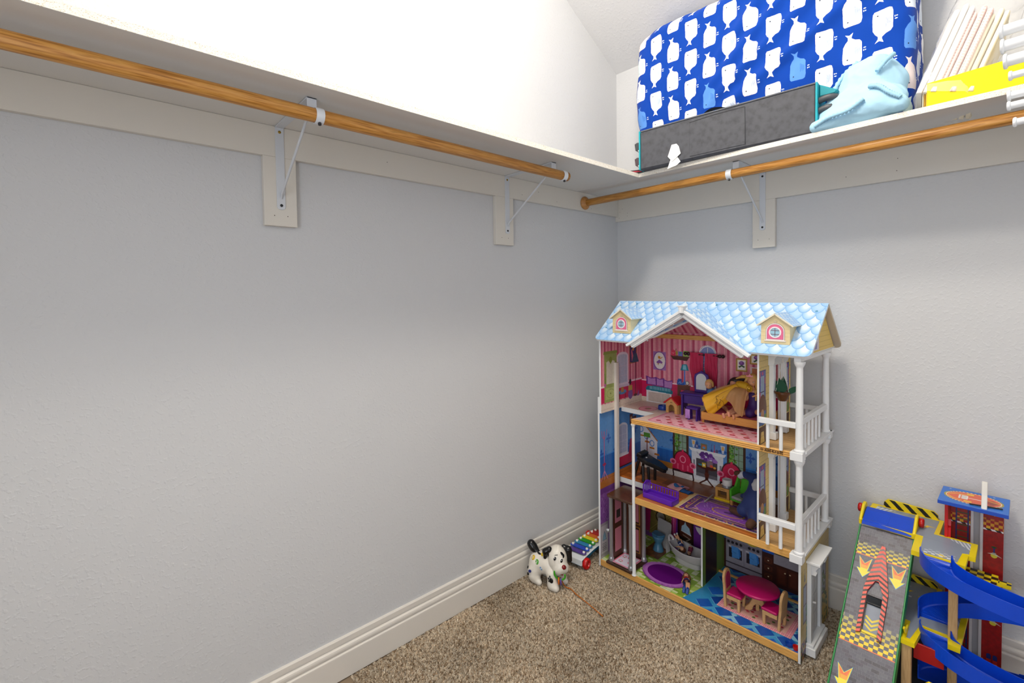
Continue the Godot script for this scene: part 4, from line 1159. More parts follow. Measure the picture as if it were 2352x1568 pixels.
func tex_scales(x1: float, y1: float, sx: float, sy: float, ppm: float, tilt = 0.0) -> ImageTexture:
	var c = Cv.new(0, x1, 0, y1, ppm, "8fc0ee")
	var rows = int(y1 / sy) + 2
	for j in rows:
		for i in range(-1, int(x1 / sx) + 2):
			var x = sx * i + (sx / 2 if j % 2 else 0.0) + tilt * j
			var y = sy * j + sy * 0.35
			var e = c.rng.randi() % 3
			var hi = ["cfe2f6", "b4d2f2", "d8e6f4"][e]
			c.ell(x, y + sy * 0.55, sx * 0.53, sy * 1.02, "78aade")
			for q in 6: c.ell(x + sx * 0.018 * q, y + sy * (0.6 + 0.03 * q), sx * (0.50 - 0.045 * q), sy * (0.98 - 0.085 * q), Color("98c2ee").lerp(Color(hi), q / 5.0))
	return c.tex()

func tex_yellow_wall() -> ImageTexture:
	# porch side of the partition, one storey high: clapboard, leaded lights, a chair at each side of the door
	var c = Cv.new(0.0, 0.35, 0.0, 0.33, 1300, "e5c878", true)
	for i in 14: c.rect(0, 0.024 * i, 0.35, 0.0012 + 0.024 * i, "bb9a4a")
	for q in [[0.286, 0.347], [0.03, 0.086]]:
		var x: float = q[0]
		var w: float = q[1] - q[0]
		c.rect(x, 0.105, x + w, 0.255, "4a3470"); c.rect(x + 0.003, 0.108, x + w - 0.003, 0.252, "6a52a0")
		for i in 6: c.rect(x + 0.003, 0.11 + 0.024 * i, x + 0.011, 0.131 + 0.024 * i, ["7a62b4", "c85a78", "5f78b8"][i % 3]); c.rect(x + w - 0.011, 0.11 + 0.024 * i, x + w - 0.003, 0.131 + 0.024 * i, ["5f78b8", "7a62b4", "c85a78"][i % 3])
		c.rect(x + 0.014, 0.128, x + w - 0.014, 0.235, "a9bcd0")
		for i in 3: c.rect(x + 0.014 + (w - 0.028) * i / 3 - 0.0006, 0.128, x + 0.015 + (w - 0.028) * i / 3, 0.235, "4a3a60")
		c.rect(x + 0.014, 0.178, x + w - 0.014, 0.1805, "3a2a4a"); c.ell(x + w / 2, 0.244, 0.007, 0.006, "d84a72")
		# printed chair in front
		var cx = x + w / 2 + (0.0 if x > 0.2 else 0.012)
		c.ell(cx, 0.115, 0.04, 0.055, "6a3a1c"); c.rect(cx - 0.04, 0.07, cx + 0.04, 0.115, "6a3a1c"); c.rect(cx - 0.033, 0.062, cx + 0.033, 0.11, ["3f6ab0", "b0823a"][0 if x > 0.2 else 1]); c.ell(cx, 0.098, 0.016, 0.02, "c08a5a"); c.rect(cx - 0.036, 0.062, cx - 0.02, 0.098, "6a9a3a")
		c.poly([cx - 0.042, 0.058, cx + 0.042, 0.058, cx + 0.036, -0.01, cx + 0.022, -0.01, cx + 0.012, 0.04, cx - 0.012, 0.04, cx - 0.024, -0.01, cx - 0.036, -0.01], "5c3218")
	c.grain(0.045, 23)
	return c.tex()

func tex_outside_wall() -> ImageTexture:
	# ground-floor side: ochre wall, windows, lantern and a climbing rose
	var c = Cv.new(0.0, 0.345, 0.0, 0.35, 1300, "c9ae62", true)
	for i in 20: c.rect(0, 0.018 * i, 0.35, 0.0007 + 0.018 * i, "ab924c")
	for q in [[0.281, 0.32], [0.04, 0.11]]:
		c.rect(q[0], 0.12, q[1], 0.25, "5d4a66"); c.rect(q[0] + 0.006, 0.126, q[1] - 0.006, 0.244, "9aa0b4"); c.rect((q[0] + q[1]) / 2 - 0.001, 0.126, (q[0] + q[1]) / 2 + 0.001, 0.244, "5d4a66"); c.rect(q[0], 0.18, q[1], 0.184, "5d4a66")
	c.poly([0.296, 0.262, 0.31, 0.262, 0.308, 0.284, 0.303, 0.29, 0.298, 0.284], "6a6470"); c.line([0.303, 0.29, 0.303, 0.305], 0.003, "55505a")
	for i in 160:
		var y = c.rng.randf() * 0.2
		var x: float = [0.262 + c.rng.randf() * 0.022, 0.115 + c.rng.randf() * 0.025, 0.02 + c.rng.randf() * 0.1][i % 3]
		c.ell(x, y if i % 3 else y * 0.9, 0.008, 0.007, ["2f4f2c", "42663a", "587a48", "6a8a5a"][i % 4])
	for i in 60: c.ell(0.285 + c.rng.randf() * 0.055, c.rng.randf() * 0.06, 0.007, 0.006, ["8a5a80", "5a3a72", "b0783a", "4a5a38", "2c3048"][i % 5])
	c.grain(0.045, 27)
	return c.tex()

func slab(nm: String, poly: PackedVector2Array, tf: Transform3D, d: float, edge, face, uvb: Rect2, parent: Node, bev = 0.0) -> MeshInstance3D:
	# a board cut to a polygon with a print on its +z face
	var a = MB.new(); a.prism(poly, tf, d, Rect2(), bev)
	var pl = poly
	if bev > 0.0: pl = Geometry2D.offset_polygon(poly, -bev * 1.1)[0]
	var b = MB.new(); b.prism(pl, tf * Transform3D(Basis(), V(0, 0, d)), 0.0004, uvb)
	return obj(nm, [a, b], [edge, face], parent)
func plate(nm: String, q: Array, th: float, top, under, uvs: Array, parent: Node) -> MeshInstance3D:
	# a board through four corners (counter-clockwise seen from its printed side)
	var n: Vector3 = (q[1] - q[0]).cross(q[2] - q[0]).normalized()
	if n.length() < 0.5: n = (q[2] - q[0]).cross(q[3] - q[0]).normalized()
	var a = MB.new()
	a.quad(q[0], q[1], q[2], q[3], uvs)
	var b = MB.new()
	var r = []
	for p in q: r.append(p - n * th)
	b.quad(r[3], r[2], r[1], r[0])
	for i in 4: b.quad(r[i], r[(i + 1) % 4], q[(i + 1) % 4], q[i])
	return obj(nm, [a, b], [top, under], parent)
func col(nm: String, at: Vector3, h: float, r: float, mat, parent: Node, cap = 1.0) -> MeshInstance3D:
	var m = MB.new()
	m.lathe([[0, 0], [r * 1.45, 0], [r * 1.5, r * 0.3], [r * 1.4, r * 0.6], [r * 1.18, r * 0.7], [r * 1.1, r * 1.1], [r * 1.06, h * 0.3], [r * 0.92, h - r * 2.2], [r * 0.94, h - r * 1.8], [r * 1.15, h - r * 1.4 * cap], [r * 1.5, h - r * 0.6 * cap], [r * 1.55, h], [0, h]], 20, Transform3D(Basis(), at))
	return obj(nm, m, mat, parent)

func doll_mansion():
	var t = thing("dollhouse", "tall three-storey wooden dollhouse with a blue scalloped roof in the corner", "dollhouse", house_tf())
	var wh = M("e8e9ea", 0.42)
	var cream = M("d8cdb8", 0.6)
	var pine = wood([[0.0, "b98238"], [0.4, "d9a256"], [0.6, "e2b067"], [1.0, "c4903f"]], 0.45, 2.5, 90.0, 12)
	var FL = Basis(V(1, 0, 0), V(0, 0, -1), V(0, 1, 0))
	# floors
	slab("ground_floor", pv([0.017, -0.005, 0.017, -0.345, 0.809, -0.345, 0.809, -0.005]), Transform3D(FL, V(0, 0.010, 0)), 0.024, cream, MT(tex_ground_floor(), 0.35), Rect2(0.017, -0.35, 0.792, 0.35), t)
	bx("front_edge", V(0.017, 0.009, 0.345), V(0.809, 0.0352, 0.3515), pine, t, 0.001)
	bx("cross_strip", V(0.43, 0.0343, 0.061), V(0.809, 0.041, 0.0705), pine, t, 0.0006)
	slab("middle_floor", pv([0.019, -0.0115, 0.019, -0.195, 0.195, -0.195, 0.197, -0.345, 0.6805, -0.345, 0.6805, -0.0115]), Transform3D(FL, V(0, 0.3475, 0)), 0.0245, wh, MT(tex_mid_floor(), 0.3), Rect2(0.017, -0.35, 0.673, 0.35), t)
	bx("front_edge", V(0.197, 0.347, 0.345), V(0.788, 0.3727, 0.3515), pine, t, 0.001)
	slab("upper_floor", pv([0.027, -0.0115, 0.027, -0.191, 0.205, -0.2015, 0.1955, -0.302, 0.1816, -0.345, 0.6805, -0.345, 0.6805, -0.0115]), Transform3D(FL, V(0, 0.684, 0)), 0.0205, wh, MT(tex_top_floor(), 0.35), Rect2(0.017, -0.35, 0.673, 0.35), t)
	var m = MB.new(); m.box(V(0.1816, 0.6835, 0.345), V(0.788, 0.705, 0.349), 0.0006)
	for y in [0.6875, 0.6942, 0.7008]: m.cyl(V(0.1818, y, 0.349), V(0.7878, y, 0.349), 0.0029, -1, 12)
	obj("front_edge", m, pine, t)
	letters("lettering", "KidKraft", 0.0105, 0.0006, Transform3D(Basis(), V(0.734, 0.6945, 0.3526)), M("4a2c14", 0.7), t)
	m = MB.new()
	for k in 5:
		var a = TAU * k / 5.0 + PI / 2
		m.box(V(-0.0012, 0.0018, 0), V(0.0012, 0.0052, 0.0006), 0.0, Transform3D(rot(V(0, 0, 1), k * 72.0), V(0.697, 0.6945, 0.3522)))
		m.box(V(-0.0007, 0.0066, 0), V(0.0007, 0.0082, 0.0006), 0.0, Transform3D(rot(V(0, 0, 1), k * 72.0 + 36), V(0.697, 0.6945, 0.3522)))
	obj("star_mark", m, M("4a2c14", 0.7), t)
	# walls
	panel("left_panel", V(0.008, 0.004, 0.005), V(0.017, 0.772, 0.350), wh, {"+x": MT(tex_mid_left(), 0.35)}, t)
	panel("left_panel", V(0.0172, 0.70, 0.008), V(0.0262, 1.030, 0.350), wh, {"+x": MT(tex_top_left(), 0.35)}, t)
	panel("back_panel", V(0.0262, 0.70, 0.004), V(0.6805, 1.05, 0.0112), cream, {"+z": MT(tex_top_back(), 0.35)}, t)
	panel("back_panel", V(0.0172, 0.355, 0.004), V(0.6805, 0.6995, 0.0112), cream, {"+z": MT(tex_mid_back(), 0.35)}, t)
	panel("back_panel", V(0.0172, 0.0345, 0.004), V(0.4225, 0.3545, 0.0112), cream, {"+z": MT(tex_bath_back(), 0.35)}, t)
	panel("back_panel", V(0.4295, 0.0345, 0.004), V(0.809, 0.3545, 0.0112), cream, {"+z": MT(tex_kitchen_back(), 0.35)}, t)
	panel("ground_partition", V(0.4226, 0.0345, 0.0115), V(0.4294, 0.3472, 0.222), wh, {"+x": M("6d8a2c", 0.4), "-x": M("7a3a92", 0.4)}, t)
	panel("fridge_print", V(0.4297, 0.036, 0.09), V(0.4307, 0.30, 0.195), M("2c1410", 0.4), {}, t)
	panel("right_panel", V(0.8092, 0.004, 0.005), V(0.8165, 0.3505, 0.350), wh, {"+x": MT(tex_outside_wall(), 0.35)}, t)
	bx("beam", V(0.03, 1.0205, 0.0115), V(0.6795, 1.0405, 0.022), pine, t, 0.001)
	# partition of the two porch storeys: pieces round the doorway, printed on the porch side
	var yw = MT(tex_yellow_wall(), 0.4)
	for st in [[0.705, 0.325], [0.373, 0.311]]:
		var v0: float = st[0]
		var h: float = st[1]
		var a = MB.new()
		var b = MB.new()
		for q in [[0.232, 0.349, 0.0, h], [0.0115, 0.135, 0.0, h], [0.135, 0.232, 0.262, h]]:
			a.box(V(0.6806, v0 + q[2] + 0.0002, q[0]), V(0.6865, v0 + q[3] - 0.0002, q[1]), 0.0)
			var uv = func(y: float, w: float): return Vector2((0.35 - w) / 0.35, 1.0 - y / 0.33)
			b.quad(V(0.6868, v0 + q[2], q[1]), V(0.6868, v0 + q[2], q[0]), V(0.6868, v0 + q[3], q[0]), V(0.6868, v0 + q[3], q[1]), [uv.call(q[2], q[1]), uv.call(q[2], q[0]), uv.call(q[3], q[0]), uv.call(q[3], q[1])])
		obj("partition", [a, b], [wh, yw], t)
		for w in [0.232, 0.112]:
			m = MB.new()
			m.box(V(0.687, v0 + 0.001, w), V(0.7025, v0 + 0.266, w + 0.022), 0.001)
			for k in 2: m.box(V(0.7025, v0 + 0.03, w + 0.003 + 0.009 * k), V(0.704, v0 + 0.262, w + 0.0095 + 0.009 * k), 0.0006)
			obj("pilaster", m, wh, t)
			bx("plinth", V(0.687, v0 + 0.0008, w - 0.003), V(0.711, v0 + 0.026, w + 0.025), wh, t, 0.001)
		m = MB.new()
		m.prism(pv([0, 0, 0.017, 0, 0.021, 0.012, 0.021, 0.024, 0.031, 0.038, 0.031, 0.042, 0, 0.042]), Transform3D(Basis(), V(0.687, v0 + 0.266, 0.106)), 0.156, Rect2(), 0.0005)
		obj("lintel", m, wh, t)
	# porch
	var deckm = wood([[0.0, "a87940"], [0.45, "c39a62"], [1.0, "d6b483"]], 0.55, 2.0, 60.0, 14)
	for v in [0.3475, 0.684]:
		var k = 0
		for j in 12:
			bx("porch_plank", V(0.6875, v + 0.004, 0.014 + 0.0274 * j), V(0.7995, v + 0.0195 + (0.005 if v < 0.5 else 0.0), 0.0404 + 0.0274 * j), deckm, t, 0.0006)
		var y0: float = v - 0.0005
		m = MB.new()
		m.prism(pv([0, 0, 0.018, 0, 0.018, 0.008, 0.022, 0.011, 0.022, 0.016, 0.028, 0.021, 0.028, 0.0275, 0, 0.0275]), Transform3D(Basis(), V(0.8, y0, -0.012)), 0.352, Rect2(), 0.0004)
		obj("porch_cornice", m, wh, t)
		for w in [[0.338, 0.372], [-0.004, 0.026]]:
			m = MB.new()
			m.box(V(0.788, y0 + 0.0003, w[0]), V(0.8255, y0 + 0.0275, w[1]), 0.001)
			obj("corner_block", m, wh, t)
	for q in [[0.7115, 0.294], [0.376, 0.3078]]:
		col("porch_column", V(0.811, q[0], 0.353), q[1], 0.0107, wh, t)
		col("porch_column", V(0.811, q[0], 0.036), q[1], 0.0107, wh, t)
	for q in [[0.7875, 0.8055, 0.705, 0.8165, 0.7117], [0.4510, 0.4705, 0.3727, 0.4805, 0.3752]]:
		bx("handrail", V(0.687, q[0], 0.350), V(0.803, q[1], 0.366), wh, t, 0.0012)
		for u in [0.717, 0.7575]:
			m = MB.new(); m.cyl(V(u, q[2], 0.356), V(u, q[0] + 0.002, 0.356), 0.0058, -1, 14)
			obj("baluster", m, wh, t)
		bx("handrail", V(0.803, q[3] - 0.0195, 0.040), V(0.8185, q[3], 0.342), wh, t, 0.0012)
		for i in 5:
			m = MB.new(); m.cyl(V(0.8115, q[4], 0.297 - 0.0425 * i), V(0.8115, q[3] - 0.018, 0.297 - 0.0425 * i), 0.005, -1, 12)
			obj("baluster", m, wh, t)
		bx("handrail", V(0.6875, q[0] - 0.006, 0.012), V(0.80, q[1] - 0.008, 0.026), wh, t, 0.0012)
		m = MB.new(); m.cyl(V(0.745, q[2] + 0.002, 0.019), V(0.745, q[0] - 0.005, 0.019), 0.0055, -1, 12)
		obj("baluster", m, wh, t)
	m = MB.new()
	m.prism(pv([0, 0, 0.02, 0, 0.02, 0.010, 0.03, 0.017, 0.03, 0.021, 0, 0.021]), Transform3D(Basis(), V(0.797, 1.0055, -0.02)), 0.384, Rect2(), 0.0004)
	obj("eave_cornice", m, wh, t)
	# slim columns and the lift guide at the left
	col("slim_column", V(0.1895, 0.0345, 0.3485), 0.649, 0.0068, wh, t, 0.8)
	m = MB.new(); m.box(V(0.0265, 0.0346, 0.229), V(0.0400, 0.9185, 0.250), 0.0008); m.box(V(0.0400, 0.0346, 0.236), V(0.0412, 0.917, 0.243), 0.0004)
	obj("lift_guide", m, M("e0d6cd", 0.5), t)
	lift(t)
	side_door(t, wh)
	curtains(t)
	roof(t, wh, cream)

func lift(t: Node):
	var dk = M("3a2318", 0.3)
	var sv = M("b9bcc0", 0.28, 0.75)
	var e = bx("lift_car", V(0.050, 0.0347, 0.222), V(0.181, 0.0475, 0.359), dk, t, 0.004)
	var m = MB.new()
	m.prism(Geometry2D.offset_polygon(pv([0.063, -0.223, 0.063, -0.352, 0.180, -0.352, 0.180, -0.223]), 0.008, Geometry2D.JOIN_ROUND)[0], Transform3D(Basis(V(1, 0, 0), V(0, 0, -1), V(0, 1, 0)), V(0, 0.337, 0)), 0.011, Rect2(), 0.002)
	obj("roof", m, wood([[0.0, "3a2216"], [0.6, "4f3120"], [1.0, "60402a"]], 0.22, 3, 30, 31), e)
	for p in [[0.0665, 0.338], [0.073, 0.240], [0.1695, 0.341], [0.172, 0.241]]:
		m = MB.new(); m.lathe([[0, 0], [0.0125, 0], [0.0132, 0.003], [0.0115, 0.0065], [0.0125, 0.010], [0.0095, 0.014], [0.0085, 0.02], [0.0085, 0.27], [0.0095, 0.275], [0.0095, 0.28], [0.0115, 0.2895], [0, 0.2895]], 18, Transform3D(Basis(), V(p[0], 0.0475, p[1])))
		obj("lift_column", m, sv, e)
	var br = M("4c2a18", 0.4)
	var pk = M("c77a8a", 0.45)
	bx("side_wall", V(0.0665, 0.048, 0.245), V(0.0695, 0.336, 0.332), br, e, 0.0005)
	bx("back_wall", V(0.078, 0.048, 0.2355), V(0.168, 0.336, 0.2385), br, e, 0.0005)
	for q in [[0.075, 0.18], [0.205, 0.325]]:
		bx("inset", V(0.0696, q[0], 0.264), V(0.0706, q[1], 0.312), pk, e, 0.0003)
		bx("inset_frame", V(0.1, q[0] - 0.008, 0.2386), V(0.152, q[1] + 0.006, 0.2392), M("a8742c", 0.4), e, 0.0002)
		bx("inset", V(0.1045, q[0] - 0.004, 0.2393), V(0.1475, q[1] + 0.002, 0.2398), M("40201a", 0.4), e, 0.0002)
		bx("inset", V(0.13, q[0] + 0.004, 0.2399), V(0.145, q[1] - 0.006, 0.2403), pk, e, 0.0001)
	bx("dark_picture", V(0.0707, 0.225, 0.272), V(0.0711, 0.262, 0.302), M("3c3432", 0.4), e, 0.0001)
	var c = Cv.new(0, 0.09, 0, 0.1, 1500, "d5cfe0")
	c.rect(0, 0, 0.09, 0.006, "d8708c"); c.rect(0, 0.094, 0.09, 0.1, "d8708c"); c.rect(0, 0, 0.006, 0.1, "d8708c"); c.rect(0.084, 0, 0.09, 0.1, "d8708c")
	for p in [[0.025, 0.03], [0.065, 0.04], [0.045, 0.075], [0.02, 0.07]]: c.ring(p[0], p[1], 0.008, 0.007, 0.003, "d0506c"); c.ell(p[0] + 0.004, p[1] - 0.006, 0.003, 0.004, "6a8a5a")
	panel("lift_mat", V(0.075, 0.0476, 0.246), V(0.165, 0.0482, 0.346), M("d5cfe0", 0.5), {"+y": MT(c.tex(), 0.45)}, e)
	m = MB.new(); m.lathe([[0, 0], [0.004, 0], [0.004, 0.006], [0.0085, 0.009], [0.009, 0.014], [0.006, 0.018], [0, 0.0185]], 16, Transform3D(Basis(V(1, 0, 0), V(0, 0, 1), V(0, -1, 0)), V(0.0625, 0.1865, 0.345)))
	obj("lift_knob", m, sv, e)

func side_door(t: Node, wh):
	var d = bx("front_door", V(0.8170, 0.046, 0.172), V(0.8215, 0.300, 0.262), M("d9d9da", 0.45), t, 0.001)
	for q in [[0.178, 0.204], [0.206, 0.228], [0.230, 0.256]]:
		for y in [[0.056, 0.118], [0.124, 0.186], [0.192, 0.248]]:
			var m = MB.new()
			m.box(V(0.8216, y[0], q[0]), V(0.8228, y[1], q[1]), 0.0008); m.box(V(0.8228, y[0] + 0.005, q[0] + 0.005), V(0.8236, y[1] - 0.005, q[1] - 0.005), 0.0006)
			obj("door_panel", m, M("d2d2d3", 0.45), d)
	var m = MB.new()
	m.lathe([[0.036, -0.001], [0.040, -0.001], [0.040, 0.0025], [0.036, 0.0025]], 20, Transform3D(Basis(V(0, 1, 0), V(1, 0, 0), V(0, 0, -1)), V(0.8216, 0.252, 0.217)), -PI / 2, PI / 2)
	for k in 5:
		var a = PI * (k + 0.5) / 5.0
		m.ellip(V(0.822, 0.254 + 0.023 * sin(a), 0.217 + 0.024 * cos(a)), V(0.0014, 0.010, 0.006), Basis(V(1, 0, 0), a - PI / 2), 10)
	obj("fanlight", m, M("e2e2e2", 0.45), d)
	m = MB.new(); m.cyl(V(0.8217, 0.166, 0.240), V(0.832, 0.164, 0.234), 0.0035, -1, 10, 0.001)
	obj("door_handle", m, M("f0efec", 0.4), d)
	for w in [0.150, 0.264]:
		m = MB.new(); m.box(V(0.8169, 0.046, w), V(0.830, 0.322, w + 0.02), 0.001)
		obj("door_pilaster", m, wh, t)
		m = MB.new(); m.prism(pv([0, 0, 0.012, 0, 0.016, 0.012, 0.012, 0.018, 0.02, 0.03, 0.02, 0.04, 0, 0.04]), Transform3D(Basis(), V(0.830, 0.281, w + 0.003)), 0.014, Rect2(), 0.0005)
		obj("door_bracket", m, wh, t)
	bx("door_hood", V(0.8169, 0.322, 0.138), V(0.858, 0.330, 0.296), wh, t, 0.001)
	bx("door_lintel", V(0.8169, 0.301, 0.1705), V(0.826, 0.3215, 0.2635), wh, t, 0.0006)
	m = MB.new(); m.box(V(0.8169, 0.0085, 0.138), V(0.846, 0.036, 0.296), 0.0015); m.box(V(0.8169, 0.036, 0.142), V(0.839, 0.0457, 0.292), 0.001)
	obj("door_plinth", m, wh, t)

func curtains(t: Node):
	var dk = M("2c1512", 0.35)
	var m = MB.new(); m.cyl(V(0.262, 0.957, 0.024), V(0.430, 0.957, 0.024), 0.0036, -1, 12)
	var r = obj("curtain_rod", m, dk, t)
	for s in [-1, 1]:
		m = MB.new(); m.lathe([[0, 0], [0.005, 0.0], [0.0075, 0.004], [0.0085, 0.009], [0.006, 0.013], [0.005, 0.015], [0.0078, 0.019], [0.0082, 0.024], [0.004, 0.029], [0, 0.03]], 16, Transform3D(Basis(V(0, 0, 1), V(s, 0, 0), V(0, s, 0)), V(0.282 if s < 0 else 0.408, 0.957, 0.024)))
		obj("finial", m, dk, r)
	var pk = M("c0224f", 0.7); pk.rim_enabled = true; pk.rim = 0.3
	for q in [[0.284, 0.344, 0.805, 0.30, 0.343], [0.352, 0.407, 0.822, 0.372, 0.404]]:
		m = MB.new()
		m.grid(28, 24, func(i, j):
			var a = float(i) / 28.0
			var b = float(j) / 24.0
			var x = lerpf(lerpf(q[3], q[4], a), lerpf(q[0], q[1], a), smoothstep(0.0, 0.55, b))
			return V(x, lerpf(q[2] + 0.006 * sin(a * 9.0), 0.966, b), 0.0285 + 0.0035 * sin(a * 22.0 + b * 2.0) * (1.2 - b) + 0.002 * sin(b * 13.0 + a * 6.0)))
		obj("curtain", m, pk, r)

func roof(t: Node, wh, cream):
	var tf = Transform3D(rot(V(0, 0, 1), -0.70), V(0, 0.0100, 0))
	var sc = MT(tex_scales(0.836, 0.263, 0.0405, 0.0355, 1500), 0.4)
	var L = 0.2632
	var k = 0.165 / L
	var c = 0.205 / L
	var F = tf * Transform3D(Basis(V(1, 0, 0), V(0, k, -c), V(0, c, k)), V(0, 1.019, 0.3755))
	var arc = []
	for i in 7: arc.append_array([0.022 - 0.022 * cos(PI / 2 * i / 6.0), 0.022 - 0.022 * sin(PI / 2 * i / 6.0)])
	var out = [0.0, L]
	out.append_array(arc)
	out.append_array([0.212, 0.0, 0.233, 0.020, 0.252, 0.034, 0.276, 0.046, 0.392, 0.160, 0.4255, 0.188, 0.459, 0.160, 0.575, 0.046, 0.599, 0.034, 0.618, 0.020, 0.639, 0.0])
	for i in 7: out.append_array([0.836 - 0.022 + 0.022 * sin(PI / 2 * i / 6.0), 0.022 - 0.022 * cos(PI / 2 * i / 6.0)])
	out.append_array([0.836, L])
	slab("roof_front", pv(out), F, 0.0085, wh, sc, Rect2(0, 0, 0.836, L), t)
	var B = tf * Transform3D(Basis(V(-1, 0, 0), V(0, k, c), V(0, c, -k)), V(0, 1.019, -0.0235))
	out = [0.0, L]
	for i in 7: out.append_array([-(0.022 - 0.022 * cos(PI / 2 * i / 6.0)), 0.022 - 0.022 * sin(PI / 2 * i / 6.0)])
	for i in 7: out.append_array([-(0.836 - 0.022 + 0.022 * sin(PI / 2 * i / 6.0)), 0.022 - 0.022 * cos(PI / 2 * i / 6.0)])
	out.append_array([-0.836, L])
	slab("roof_back", pv(out), B, 0.0085, M("cfc0a8", 0.6), sc, Rect2(-0.836, 0, 0.836, L), t)
	# striped lining under the back slope, seen through the gable
	var lc = Cv.new(0, 0.64, 0, 0.24, 1200, "d98a9a")
	pink_stripes(lc, 0, 0.66, 0, 0.25)
	var m = MB.new()
	m.prism(pv([-0.67, 0.03, -0.03, 0.03, -0.03, 0.252, -0.67, 0.252]), B * Transform3D(Basis(), V(0, 0, -0.0008)), 0.0006, Rect2(-0.67, 0.03, 0.64, 0.222))
	obj("roof_lining", m, MT(lc.tex(), 0.5), t)
	# gable ends, set back under the roof edge
	var yl = M("e6c565", 0.5)
	for x in [0.018, 0.812]:
		m = MB.new(); m.prism(pv([-0.34, 1.0275, -0.012, 1.0275, -0.176, 1.172]), tf * Transform3D(Basis(V(0, 0, -1), V(0, 1, 0), V(1, 0, 0)), V(x, 0, 0)), 0.006)
		var g = obj("gable_end", m, yl, t)
		if x > 0.5:
			for i in 6:
				m = MB.new(); m.box(V(x + 0.0061, 1.04 + 0.018 * i, 0.035 + 0.021 * i), V(x + 0.0065, 1.0408 + 0.018 * i, 0.317 - 0.021 * i), 0.0, tf)
				obj("clapboard_line", m, M("b89a48", 0.6), g)
			for q in [[0.046, 0.064, 0.0008, "ded6d4"], [0.038, 0.054, 0.0012, "c8b8c4"], [0.031, 0.046, 0.0015, "e8e2e2"], [0.02, 0.034, 0.0018, "8d86b8"]]:
				var pl = [-q[0] , 0.0]
				for i in 13: pl.append_array([-q[0] * cos(PI * i / 12.0), 0.02 + (q[1] - 0.02) * sin(PI * i / 12.0)])
				pl.append_array([q[0], 0.0])
				m = MB.new(); m.prism(pv(pl), tf * Transform3D(Basis(V(0, 0, -1), V(0, 1, 0), V(1, 0, 0)), V(x + 0.0062, 1.034 + (0.064 - q[1]) * 0.15, 0.262)), q[2])
				obj("fanlight", m, M(q[3], 0.5), g)
			bx("gable_sill", V(x + 0.0062, 1.03, 0.210), V(x + 0.011, 1.034, 0.314), M("e0dad6", 0.5), g, 0.0005)
	# cross gable over the big opening
	var gs = MT(tex_scales(0.3, 0.28, 0.04, 0.032, 1300, 0.016), 0.4)
	var ap = tf * V(0.4255, 1.1645, 0.398)
	var ab = tf * V(0.4255, 1.1645, 0.196)
	for s in [-1.0, 1.0]:
		var e = tf * V(0.4255 + s * 0.2335, 1.0185, 0.398)
		var eb = tf * V(0.4255 + s * 0.2335, 1.0185, 0.376)
		var q = [ab, eb, e, ap] if s < 0 else [ap, e, eb, ab]
		plate("cross_gable", q, 0.007, gs, M("e6dcdc", 0.6), [Vector2(0, 0), Vector2(0.08, 1), Vector2(0.7, 1), Vector2(0.7, 0)] if s < 0 else [Vector2(0.3, 0), Vector2(0.3, 1), Vector2(0.92, 1), Vector2(1, 0)], t)
		# moulded bargeboard with dentils
		var dir = (e - ap).normalized()
		var up = V(0, 0, 1).cross(dir) * s
		if up.y < 0: up = -up
		var ln: float = ap.distance_to(e)
		var Bs = Basis(dir, up, dir.cross(up))
		m = MB.new()
		var zs: float = signf(Bs.z.z)
		var o = Transform3D(Bs, ap + V(0, 0, 0.0005))
		m.box(V(0.0, -0.006, 0.0 if zs > 0 else -0.018), V(ln + 0.006, 0.004, 0.018 if zs > 0 else 0.0), 0.0012, o)
		m.box(V(0.0, -0.020, 0.0 if zs > 0 else -0.012), V(ln - 0.010, -0.006, 0.012 if zs > 0 else 0.0), 0.001, o)
		m.box(V(0.0, -0.024, 0.0 if zs > 0 else -0.009), V(ln - 0.014, -0.020, 0.009 if zs > 0 else 0.0), 0.001, o)
		var bb = obj("bargeboard", m, wh, t)
		m = MB.new()
		for i in 58: m.box(V(0.012 + 0.0043 * i, -0.0135, 0.012 if zs > 0 else -0.0138), V(0.0144 + 0.0043 * i, -0.0105, 0.0138 if zs > 0 else -0.012), 0.0, o)
		obj("dentils", m, M("c9c6c8", 0.5), bb)
		for i in 2:
			m = MB.new(); m.cyl(o * V(0.07 + 0.13 * i, -0.012, -0.012 * zs), o * V(0.07 + 0.13 * i, -0.026, -0.012 * zs), 0.0035, -1, 10)
			obj("peg", m, wh, bb)
	m = MB.new()
	m.prism(pv([-0.0065, -0.012, 0.0065, -0.012, 0.0115, 0.012, -0.0115, 0.012]), Transform3D(Basis(), ap + V(0, 0.0005, 0.002)), 0.022, Rect2(), 0.0012)
	m.box(V(-0.0165, 0.012, 0.0), V(0.0165, 0.0165, 0.024), 0.001, Transform3D(Basis(), ap + V(0, 0.0005, 0.002)))
	m.prism(pv([-0.002, -0.011, 0.002, -0.011, 0.005, 0.011, -0.005, 0.011]), Transform3D(Basis(), ap + V(0, 0.0005, 0.024)), 0.0018, Rect2(), 0.0006)
	obj("keystone", m, wh, t)
	for p in [[0.8086, 0.219], [0.81, 0.067], [0.0187, 0.232], [0.0233, 0.078], [0.46, 0.243], [0.10, 0.243]]:
		m = MB.new(); m.lathe([[0, 0], [0.0042, 0], [0.0042, 0.001], [0.0028, 0.0016], [0, 0.001]], 12, F * Transform3D(Basis(V(1, 0, 0), V(0, 0, 1), V(0, -1, 0)), V(p[0], p[1], 0.0088)))
		obj("roof_screw", m, M("6aa8cc", 0.3, 0.6), t)
